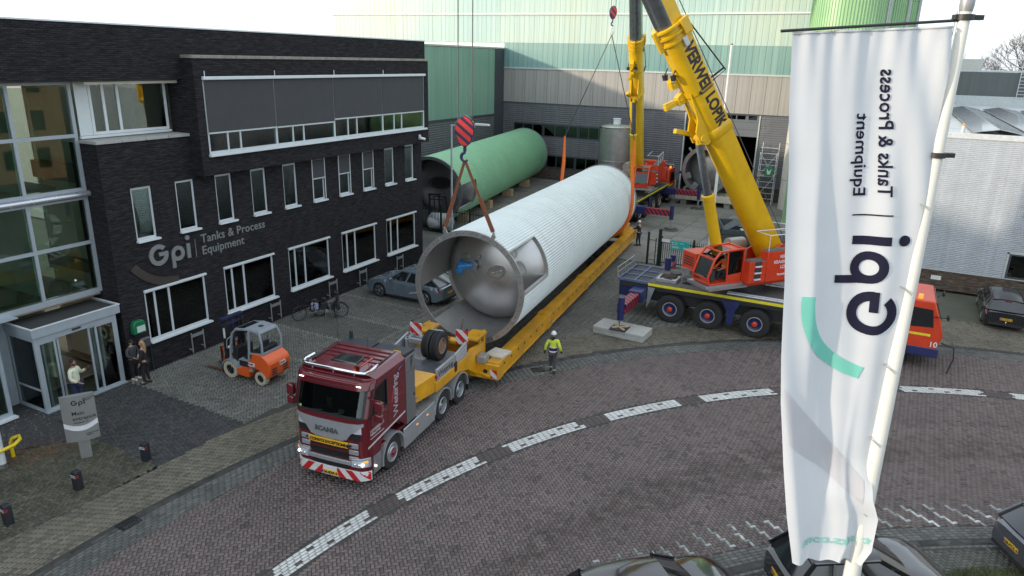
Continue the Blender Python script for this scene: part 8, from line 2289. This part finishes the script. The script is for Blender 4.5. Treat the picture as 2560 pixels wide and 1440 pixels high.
obj('brace', MB().cyl((0, 0, .5), (1.4, 0, 2.5), .022, n=5).cyl((1.4, 0, 2.5), (0, 0, 4.5), .022, n=5).cyl((0, .9, 2.5), (1.4, .9, 4.5), .022, n=5), white_al, t)
obj('platform', MB().box(-.02, 1.42, .02, .88, 2.52, 2.57), timber, t)
sg = obj('exit_sign', MB().box(.55, 1.25, -.07, -.04, 2.55, 3.35), mat('exit_green', (.01, .22, .09), .45), t, smooth=False)
obj('arrow', MB().prism([(.7, -.073, 3.2), (.9, -.073, 2.95), (1.1, -.073, 3.2), (1.02, -.073, 2.7), (.78, -.073, 2.7)], (0, .002, 0)), white_l, sg, smooth=False)
t = thing('white_sheeting', 'crumpled white plastic sheeting on the yard under the green tank', 'sheeting', (-24.8, 52.8, 0))
obj('sheet', MB().loft([[(math.cos(a) * r_ * random.uniform(.8, 1.2), math.sin(a) * r_ * .5, z * random.uniform(.7, 1.2)) for a in [R(k) for k in range(0, 360, 20)]] for r_, z in ((1.4, .0), (1.25, .12), (.8, .25), (.3, .2))]), scr, t, angle=20)
t = thing('stacked_crates', 'low stack of pale blue grey crates beside the fence behind the tank rim', 'crates', (-24.2, 40.4, 0))
for i in range(3):
    obj('crate', MB().box(-.5 + 1.1 * i, .5 + 1.1 * i, -.4, .4, 0, .9 + .15 * i), mat('crate_blue_grey', (.30, .35, .42), .6, var=.2, scale=8), t, bevel=.02)
t = thing('white_drum_tank', 'round white vessel lying behind the fence by the office corner', 'vessel', (-28.9, 43.6, .65))
obj('shell', MB().lathe([(.001, -.95), (.4, -.9), (.62, -.7), (.65, 0), (.62, .7), (.4, .9), (.001, .95)], (1.2, -1.0, 0), (1, .2, 0), 24), white_al, t, angle=60)
obj('saddle', MB().box(.8, 1.6, -1.5, -.5, -.65, -.3), black_pl, t)
# --- bollards
bol_m = mat('bollard_anthracite', (.022, .024, .030), .5, .1, var=.15); refl = mat('reflective_band', (.62, .62, .60), .35); redr = mat('red_band', (.45, .02, .02), .4)
def bollard():
    t = thing('bollard', 'dark bollard standing closest to the dark entrance paving', 'bollard', (-18.63, 12.07, 0), R(10), 'bollards along the tan strip')
    obj('post', MB().box(-.10, .10, -.10, .10, 0, .56).hexa([(-.10, -.10, .56), (.10, -.10, .56), (.10, .10, .56), (-.10, .10, .56), (-.085, -.085, .60), (.085, -.085, .60), (.085, .085, .60), (-.085, .085, .60)]), bol_m, t, bevel=.008)
    for z in (.47, .42):
        obj('band', MB().box(-.104, .09, -.104, -.1005, z, z + .022), refl, t); obj('band', MB().box(.1005, .104, -.09, -.01, z, z + .022), redr, t)
    return t
b0 = bollard()
dup(b0, (-18.91, 10.12, 0), R(4), 'dark bollard in the middle of the three by the mossy paving')
dup(b0, (-18.95, 8.26, 0), R(-4), 'dark bollard farthest from the entrance, near the lower picture edge')
# --- entrance sign
sgm = mat('sign_silver', (.27, .27, .265), .4, .35, var=.06, scale=3)
t = thing('entrance_sign', 'curved silver direction sign on a post before the entrance', 'sign', (-20.33, 11.29, 0), R(58))
pan = MB(); n = 12; rg = []
for i in range(n + 1):
    a = -.45 + .9 * i / n; bow = .10 * (1 - (a / .45) ** 2)
    rg.append([(a, -bow, .62), (a, -bow, 2.12), (a, .05 + bow * .3, 2.12), (a, .05 + bow * .3, .62)])
pan.loft(rg); obj('panel', pan, sgm, t, angle=40)
obj('post', MB().box(-.16, .16, -.05, .05, 0, .62), sgm, t, bevel=.02)
def bow_(me, m, name, off=.004):
    bm = bmesh.new(); bm.from_mesh(me)
    le = [e for e in bm.edges if e.calc_length() > .06]
    bmesh.ops.subdivide_edges(bm, edges=le, cuts=2); bmesh.ops.triangulate(bm, faces=bm.faces)
    for v in bm.verts:
        v.co = (v.co.x, -.10 * (1 - (v.co.x / .45) ** 2) - off, v.co.y)
    bm.to_mesh(me); bm.free(); me.name = name; me.materials.clear(); me.materials.append(m); obj(name, me, None, t, smooth=False)
bow_(uv_mesh([[(-.17 + a * .165, 1.82 + b * .165) for a, b in p] for p, l_ in logo_polys()]), ink, 'logo_print')
for txt, x, y, s_ in (('Main\nentrance', -.20, 1.50, .175), ('Handelsweg 17', -.18, 1.23, .062), ('Tanks & Process\nEquipment', .14, 1.98, .05), ('Laden & lossen\nLevering', .10, .83, .055)):
    me = text_mesh(txt, s_, extrude=0, bold=.002, res=2)
    for v in me.vertices: v.co = (v.co.x + x, v.co.y + y, 0)
    bow_(me, ink, 'lettering_print')
bow_(uv_mesh([[(-.445 + .089 * i, 1.10 - .13 * math.sin(math.pi * i / 10)), (-.445 + .089 * (i + 1), 1.10 - .13 * math.sin(math.pi * (i + 1) / 10)), (-.445 + .089 * (i + 1), 1.26 - .13 * math.sin(math.pi * (i + 1) / 10)), (-.445 + .089 * i, 1.26 - .13 * math.sin(math.pi * i / 10))] for i in range(10)]), white_l, 'curved_print', .003)
# --- yellow guard hoop and white column at the corner of the glazing
t = thing('guard_hoop', 'yellow tubular guard hoop round the white column', 'guard rail', (-22.0, 9.9, 0))
hoop_y = mat('guard_yellow', (.68, .50, .01), .35, coat=.3)
obj('hoop', MB().tube([(-.28, .32, 0), (-.28, .32, .50), (-.27, .38, .60), (-.15, .52, .66), (.02, .45, .62), (.18, .18, .60), (.22, -.3, .60), (.1, -.62, .6), (-.1, -.7, .55), (-.12, -.7, 0)], .055, 12), hoop_y, t)
t = thing('white_column', 'round white column with steel foot under the corner glazing', 'column', (-21.95, 9.72, 0))
obj('shaft', MB().cyl((0, 0, .14), (0, 0, 3.3), .125, n=20), mat('column_white', (.56, .60, .62), .45), t)
obj('foot', MB().cyl((0, 0, 0), (0, 0, .14), .135, n=20), inox, t)
# --- bike hoops fixed to the wall, cabinet, letter box, camera
for i, y in enumerate((18.25, 22.6, 26.55, 28.95, 32.3)):
    t = thing('bike_stand', ('steel wall bike stand next to the forklift mast', 'steel wall bike stand hidden behind the forklift roof', 'steel wall bike stand above the parked bicycles', 'steel wall bike stand between bicycles and blue car', 'steel wall bike stand behind the bonnet of the blue car')[i], 'bike stand', (FX + .2, y, 0), 0, 'bike stands along the office wall')
    obj('hoop', MB().tube([(0, 0, .15), (0, 0, 1.0)], .025, 8).tube([(0, .58, .15), (0, .58, 1.0)], .025, 8).box(-.02, .02, .02, .56, .80, .93), shackle_m, t)
    obj('bracket', MB().box(-.2, 0, -.02, .02, .25, .29).box(-.2, 0, .56, .60, .25, .29), shackle_m, t)
t = thing('defibrillator_cabinet', 'green first aid cabinet on the brick wall left of the first window', 'cabinet', (FX, 15.82, 1.74))
obj('case', MB().yz([(0, 0), (.50, 0), (.50, .36), (.42, .50), (.08, .50), (0, .36)], .005, .22), mat('aed_green', (.01, .16, .07), .35, coat=.4), t, bevel=.02)
obj('label', MB().box(.222, .226, .12, .46, .06, .30), mat('aed_label', (.50, .62, .58), .4), t)
t = thing('letter_box', 'flat steel letter box on the wall below the green cabinet', 'letter box', (FX, 16.12, 1.1))
obj('case', MB().box(.005, .14, 0, .34, 0, .32), mat('dark_steel_box', (.10, .10, .11), .4, .4), t, bevel=.01); obj('flap', MB().box(.005, .16, -.01, .35, .322, .345), shackle_m, t)
t = thing('security_camera', 'white security camera under the far end of the oriel', 'camera', (ORX, 34.05, 7.5))
obj('mount', MB().box(.002, .10, 0, .14, 0, .26), white_al, t, bevel=.02); obj('barrel', MB().cyl((.16, -.05, .10), (.36, .16, .02), .075, n=12), white_al, t)
# --- road drains
for i, (x, y, rz, w) in enumerate(((-16.27, 9.79, R(88), 'dark iron road drain in the gutter near the bollards'), (-11.1, 24.21, R(38), 'dark iron road drain by the walking worker'))):
    t = thing('road_drain', w, 'drain', (x, y, .004), rz)
    obj('frame', MB().box(-.27, .27, -.2, -.17, -.01, .012).box(-.27, .27, .17, .2, -.01, .012).box(-.27, -.24, -.17, .17, -.01, .012).box(.24, .27, -.17, .17, -.01, .012), grille_m, t, smooth=False)
    for k in range(7):
        obj('bar', MB().box(-.22 + .065 * k, -.185 + .065 * k, -.169, .169, -.006, .008), grille_m, t, smooth=False)
    obj('pit', MB().box(-.24, .24, -.17, .17, -.012, -.0065), HOLE, t, smooth=False)

# ================================================================== bare trees beyond the sheds
bark = mat('bare_bark', (.10, .095, .10), .9, var=.2)
def tree(label, x, y, h, seed, group):
    rr = random.Random(seed)
    t = thing('bare_tree', label, 'tree', (x, y, 0), 0, group)
    tr_ = MB(); cr_ = MB()
    tr_.cyl((0, 0, 0), (0, 0, h * .35), h * .018, h * .013, 6)
    def br(p, d, l, r, n):
        q = p + d * l
        cr_.cyl(p, q, r, r * .65, 4 if n > 1 else 3, False)
        if n == 0: return
        for k in range(3 if n > 2 else 4):
            e = Vector((rr.uniform(-1, 1), rr.uniform(-1, 1), rr.uniform(-.15, .9))).normalized()
            br(p.lerp(q, rr.uniform(.55, 1)), (d * .75 + e * .75).normalized(), l * rr.uniform(.62, .85), r * .6, n - 1)
    for k in range(5):
        br(Vector((0, 0, h * (.22 + .04 * k))), Vector((rr.uniform(-.7, .7), rr.uniform(-.7, .7), 1)).normalized(), h * .26, h * .011, 4)
    obj('trunk', tr_, bark, t); obj('crown', cr_, bark, t)
tree('tall bare tree nearest the roof ladder', 27.5, 215, 22, 3, None); tree('bare tree beside the tall one at the picture edge', 33, 225, 19, 5, None)
for i in range(14):
    tree('bare grey tree in the hazy row beyond the sheds', 9 + 5.5 * i + random.uniform(-2, 2), 290 + random.uniform(-20, 30), random.uniform(13, 17), 20 + i, 'hazy row of bare trees')

# ================================================================== people
skin = mat('skin', (.42, .25, .18), .55, var=.08)
def skinned(name, pts, edges, root, m, parent, sub=2):
    """continuous body grown over a jointed skeleton: pts (x, y, z, rx, ry)"""
    me = bpy.data.meshes.new(name)
    me.from_pydata([p[:3] for p in pts], edges, [])
    o = bpy.data.objects.new(name, me); COL.objects.link(o); o.parent = parent
    me.materials.append(m)
    sk = o.modifiers.new('skin', 'SKIN'); sk.use_smooth_shade = True
    if not me.skin_vertices: me.skin_vertices.new()
    for i, p in enumerate(pts):
        s = me.skin_vertices[0].data[i]; s.radius = (p[3], p[4] if len(p) > 4 else p[3]); s.use_root = (i == root)
    b = o.modifiers.new('sub', 'SUBSURF'); b.levels = sub; b.render_levels = sub
    return o
def person(label, loc, rz, h, top, legs, shoe, pose, head_turn=0.0, hair=None, hat=None, vest=None, skin_m=skin, wide=1.0, stride=(.06, -.05), gloves=None, trim=None, coat_len=0.0, sit=False):
    """+y is the way the person faces; pose: ((elbow), (hand)) for both arms in metres at height 1.8"""
    k = h / 1.8
    t = thing('person', label, 'person', loc, rz)
    t.scale = (k, k, k)
    hipz = .93; kn = .50; W = wide
    if sit:
        L_ = [(-.10, 0, hipz, .10), (-.12, .42, hipz + .03, .075), (-.12, .48, .50, .055), (-.12, .50, .09, .045), (-.12, .66, .05, .04)]
        R_ = [(.10, 0, hipz, .10), (.13, .42, hipz + .03, .075), (.15, .44, .50, .055), (.15, .46, .09, .045), (.15, .62, .05, .04)]
    else:
        a, b = stride
        L_ = [(-.095, 0, hipz - .06, .10 * W), (-.10, a * .7 + .02, kn, .072), (-.105, a, .10, .05), (-.12, a + .15, .045, .042)]
        R_ = [(.095, 0, hipz - .06, .10 * W), (.10, b * .5 + .03, kn, .072), (.105, b, .10, .05), (.12, b + .15, .045, .042)]
    (e1, h1), (e2, h2) = pose
    core = [(0, 0, hipz, .135 * W, .11), (0, .0, 1.12, .13 * W, .105 * W), (0, .01, 1.32, .155 * W, .115), (0, 0, 1.46, .12, .09), (0, .0, 1.53, .058, .058), (0, .015, 1.60, .058, .062)]
    sh = [(-.185 * W, 0, 1.43, .066), (*e1, .050), (*h1, .036)]; sh2 = [(.185 * W, 0, 1.43, .066), (*e2, .050), (*h2, .036)]
    pts = [tuple(p) for p in core]; ed = [(i, i + 1) for i in range(5)]
    def chain(ps, at):
        b0 = len(pts); pts.extend(ps); ed.append((at, b0)); ed.extend((b0 + i, b0 + i + 1) for i in range(len(ps) - 1)); return len(pts) - 1
    thin = lambda ps, q: [(p[0], p[1], p[2], p[3] * q) for p in ps]
    ends = [chain(thin(sh, .86), 3), chain(thin(sh2, .86), 3)]
    chain(thin(L_, .88), 0); chain(thin(R_, .88), 0)
    # hands: palm and five fingers of unequal length
    for s, e, hd, el_ in ((-1, ends[0], h1, e1), (1, ends[1], h2, e2)):
        hd = Vector(hd); d = (hd - Vector(el_)).normalized(); sd = d.cross(Vector((0, 0, 1)) if abs(d.z) < .8 else Vector((0, 1, 0))).normalized(); up_ = sd.cross(d)
        pm_ = chain([(*(hd + d * .07), .034, .018)], e)
        for q, l in ((-.030, .062), (-.010, .075), (.010, .070), (.030, .055)):
            chain([(*(hd + d * .10 + sd * q), .0095), (*(hd + d * (.10 + l * .55) + sd * q * 1.1 + up_ * .012), .0085), (*(hd + d * (.10 + l) + sd * q * 1.1 + up_ * .03), .007)], pm_)
        chain([(*(hd + d * .05 - sd * .045), .011), (*(hd + d * .09 - sd * .065 + up_ * .01), .009)], e)
    skinned('body', pts, ed, 0, gloves or skin_m, t)
    # trousers, jacket
    tp = [(0, 0, hipz, .145 * W, .12 * W)] + [(p[0], p[1], p[2], p[3] * 1.08) for p in L_[:-1]] + [(p[0], p[1], p[2], p[3] * 1.08) for p in R_[:-1]]
    n_ = len(L_) - 1
    skinned('trousers', tp, [(0, 1)] + [(i, i + 1) for i in range(1, n_)] + [(0, n_ + 1)] + [(i, i + 1) for i in range(n_ + 1, 2 * n_)], 0, legs, t)
    jp = [(0, 0, hipz - .04 - coat_len, .165 * W, .135 * W), (0, .0, 1.12, .155 * W, .128 * W), (0, .01, 1.32, .175 * W, .13), (0, 0, 1.455, .13, .10), (0, 0, 1.51, .07, .068)] + [(sh[0][0], 0, 1.42, .078), (*e1, .064), (*(Vector(e1).lerp(Vector(h1), .88)), .052), (sh2[0][0], 0, 1.42, .078), (*e2, .064), (*(Vector(e2).lerp(Vector(h2), .88)), .052)]
    skinned('jacket', jp, [(0, 1), (1, 2), (2, 3), (3, 4), (3, 5), (5, 6), (6, 7), (3, 8), (8, 9), (9, 10)], 0, top, t)
    for s, P_ in ((-1, L_), (1, R_)):
        f = Vector(P_[-2][:3])
        obj('shoe', MB().loft([[(f.x + .048 * w_ * math.cos(a), f.y + y_, max(0, f.z - .10 + .052 + .052 * hh * math.sin(a))) for a in [R(q) for q in range(0, 360, 30)]] for y_, w_, hh in ((-.09, .6, .9), (-.05, 1, 1.15), (.05, 1.0, 1.0), (.14, 1.0, .7), (.19, .5, .45))]), shoe, t, angle=60)
    if vest:
        for z, rx in vest:
            mb = MB(); n = 24
            mb.loft([[((rx + .006) * W * math.cos(2 * math.pi * i / n), (rx * .80 + .012) * math.sin(2 * math.pi * i / n), z + dz) for i in range(n)] for dz in (0, .055)], cap=False)
            obj('reflective_band', mb, refl, t)
    # head
    H_ = Matrix.Translation((0, .02, 1.69)) @ Matrix.Rotation(head_turn, 4, 'Z')
    hd = MB(H_); vs = []; N, Mh = 18, 14
    for j in range(Mh + 1):
        th = math.pi * j / Mh
        for i in range(N):
            ph = 2 * math.pi * i / N
            x, y, z = math.sin(th) * math.cos(ph), math.sin(th) * math.sin(ph), math.cos(th)
            wj = .074 * (1 - .22 * max(0, -z)); fy = .094
            p = [x * wj, y * fy, z * .118]
            if y > .7 and -.35 < z < .05: p[1] += .022 * math.exp(-(x / .22) ** 2) * (1 - abs(z + .15) * 3)
            if y > .6 and .05 < z < .3: p[1] -= .008 * math.exp(-((abs(x) - .38) / .2) ** 2)
            vs.append(tuple(p))
    hd._add(vs, [(j * N + i, (j + 1) * N + i, (j + 1) * N + (i + 1) % N, j * N + (i + 1) % N) for j in range(Mh) for i in range(N)])
    for s in (-1, 1):
        hd.sphere((s * .076, -.005, -.01), .024, 8, 6, (.35, .7, 1.1))
    ho = obj('head', hd, skin_m, t, angle=180)
    ey = MB(H_)
    for s in (-1, 1): ey.sphere((s * .03, .083, .018), .010, 8, 5)
    obj('eyes', ey, ink, ho); obj('mouth', MB(H_).box(-.022, .022, .080, .091, -.062, -.054), mat('lips', (.28, .11, .09), .5), ho)
    if hair:
        hm, kind = hair
        hb = MB(H_ @ Matrix.Translation((0, -.012, .028)))
        hb.lathe([(.001, .104), (.05, .094), (.078, .055), (.086, .01), (.080, -.035)], n=18)
        if kind == 'long':
            hb.loft([[(w_ * math.cos(a), y_ + .03 * math.sin(a), z_) for a in [R(q) for q in range(0, 360, 30)]] for w_, y_, z_ in ((.06, -.03, .06), (.09, -.06, 0), (.105, -.08, -.1), (.10, -.09, -.22), (.05, -.09, -.36))])
        if kind == 'beard':
            hb.loft([[(w_ * math.cos(a), .03 + d_ * math.sin(a), z_) for a in [R(q) for q in range(0, 360, 30)]] for w_, d_, z_ in ((.074, .066, -.06), (.068, .066, -.10), (.045, .045, -.135))])
        obj('hair', hb, hm, ho, angle=60)
    if hat:
        hm, kind = hat
        hb = MB(H_ @ Matrix.Translation((0, -.004, .03)))
        if kind == 'helmet':
            hb.lathe([(.001, .118), (.045, .112), (.085, .08), (.103, .03), (.106, 0), (.122, -.006), (.12, -.012)], n=20)
            hb.hexa([(-.07, .08, -.012), (.07, .08, -.012), (.06, .165, -.02), (-.06, .165, -.02), (-.07, .08, .0), (.07, .08, .0), (.06, .165, -.01), (-.06, .165, -.01)])
        else:
            hb.lathe([(.001, .115), (.05, .105), (.083, .06), (.092, .0), (.094, -.03)], n=18)
            if kind == 'cap': hb.hexa([(-.07, .07, -.01), (.07, .07, -.01), (.055, .16, -.02), (-.055, .16, -.02), (-.07, .07, .0), (.07, .07, .0), (.055, .16, -.012), (-.055, .16, -.012)])
        obj('hat', hb, hm, ho, angle=60)
    return t
hv = mat('hi_vis_yellow', (.52, .62, .05), .65, var=.12, scale=9, bump=.3, bscale=14)
hvo = mat('hi_vis_orange', (.85, .13, .015), .65, var=.12, scale=9, bump=.3, bscale=14)
wrk = mat('work_trousers', (.055, .05, .062), .85, var=.25, scale=9, bump=.3, bscale=14); blk = mat('black_cloth', (.012, .012, .014), .85, var=.2, bump=.3, bscale=14)
nvy = mat('navy_workwear', (.016, .022, .042), .85, var=.2, bump=.3, bscale=14); crm = mat('cream_hoodie', (.62, .64, .50), .85, var=.08, scale=8, bump=.3, bscale=14)
gcoat = mat('quilted_grey_coat', (.045, .05, .056), .7, var=.25, scale=18, bump=.6, bscale=16); jean = mat('dark_jeans', (.02, .025, .07), .85, var=.2)
wht = mat('white_helmet', (.68, .69, .70), .3, coat=.5); wsh = mat('white_shoes', (.6, .6, .6), .6); bsh = mat('dark_shoes', (.02, .02, .02), .6)
w1 = person('worker in yellow hi vis jacket and white helmet walking up the road, seen from behind', (-10.53, 24.3, 0), R(12), 1.74, hv, wrk, bsh, (((-.30, -.06, 1.18), (-.33, -.02, .93)), ((.30, -.08, 1.18), (.33, .06, .95))), .35, hat=(wht, 'helmet'), stride=(.16, -.14), gloves=blk, vest=((1.13, .168), (.94, .172)))
obj('dark_waist_band', MB().loft([[(.171 * math.cos(2 * math.pi * i / 24), .142 * math.sin(2 * math.pi * i / 24), z) for i in range(24)] for z in (.995, 1.128)], cap=False), nvy, w1)
for s, y in ((-1, .15), (1, -.13)):
    obj('ankle_band', MB().lathe([(.066, 0), (.066, .035)], (s * .105, y, .17), (0, 0, 1), 14), refl, w1)
person('worker in dark clothes and white helmet bent to the far end of the trailer', (-14.05, 46.2, 0), R(75), 1.74, nvy, nvy, bsh, (((-.26, .18, 1.22), (-.16, .42, 1.25)), ((.26, .16, 1.2), (.12, .42, 1.15))), .2, hat=(wht, 'helmet'), gloves=skin)
mn = person('man in cream hoodie holding up a phone before the sliding doors', (-23.75, 13.25, 0), R(-62), 1.76, crm, jean, bsh, (((-.30, .05, 1.20), (-.12, .38, 1.42)), ((.30, .04, 1.16), (.20, .24, 1.02))), .0, hair=(mat('dark_hair', (.02, .015, .012), .7), 'beard'), wide=1.22, skin_m=mat('tan_skin', (.30, .165, .11), .55))
p = Matrix.Translation((-23.75, 13.25, 0)) @ Matrix.Rotation(R(-62), 4, 'Z') @ Vector((-.06, .47, 1.44))
ph_ = thing('mobile_phone', 'black phone held up by the man in the cream hoodie', 'phone', tuple(p), R(-62)); obj('case', MB().box(-.04, .04, -.006, .006, -.08, .08), black_pl, ph_, bevel=.004)
person('person in long grey quilted coat and dark cap standing by the porch', (-24.02, 15.62, 0), R(-80), 1.62, gcoat, blk, wsh, (((-.30, .04, 1.18), (-.10, .20, 1.08)), ((.30, .04, 1.18), (.10, .20, 1.04))), -.35, hat=(blk, 'cap'), wide=1.15, stride=(.0, .02), coat_len=.20)
person('woman in black with long fair hair talking to the person in grey', (-23.35, 15.62, 0), R(125), 1.72, blk, blk, bsh, (((-.27, .02, 1.16), (-.24, .10, .92)), ((.27, .02, 1.16), (.24, .10, .92))), .0, hair=(mat('fair_hair', (.36, .23, .10), .6, var=.25, scale=20), 'long'), stride=(.05, -.06))
op = MS1 @ Vector((1.98, .06, 2.12))
op_ = person('crane driver in orange hi vis jacket sitting in the near crane cab', tuple(op), H1_ - R(90), 1.72, hvo, nvy, bsh, (((-.28, .18, 1.2), (-.2, .42, 1.1)), ((.28, .16, 1.2), (.22, .40, 1.08))), .3, hair=(MATS['dark_hair'], 'short'), vest=((1.16, .168),), sit=True)
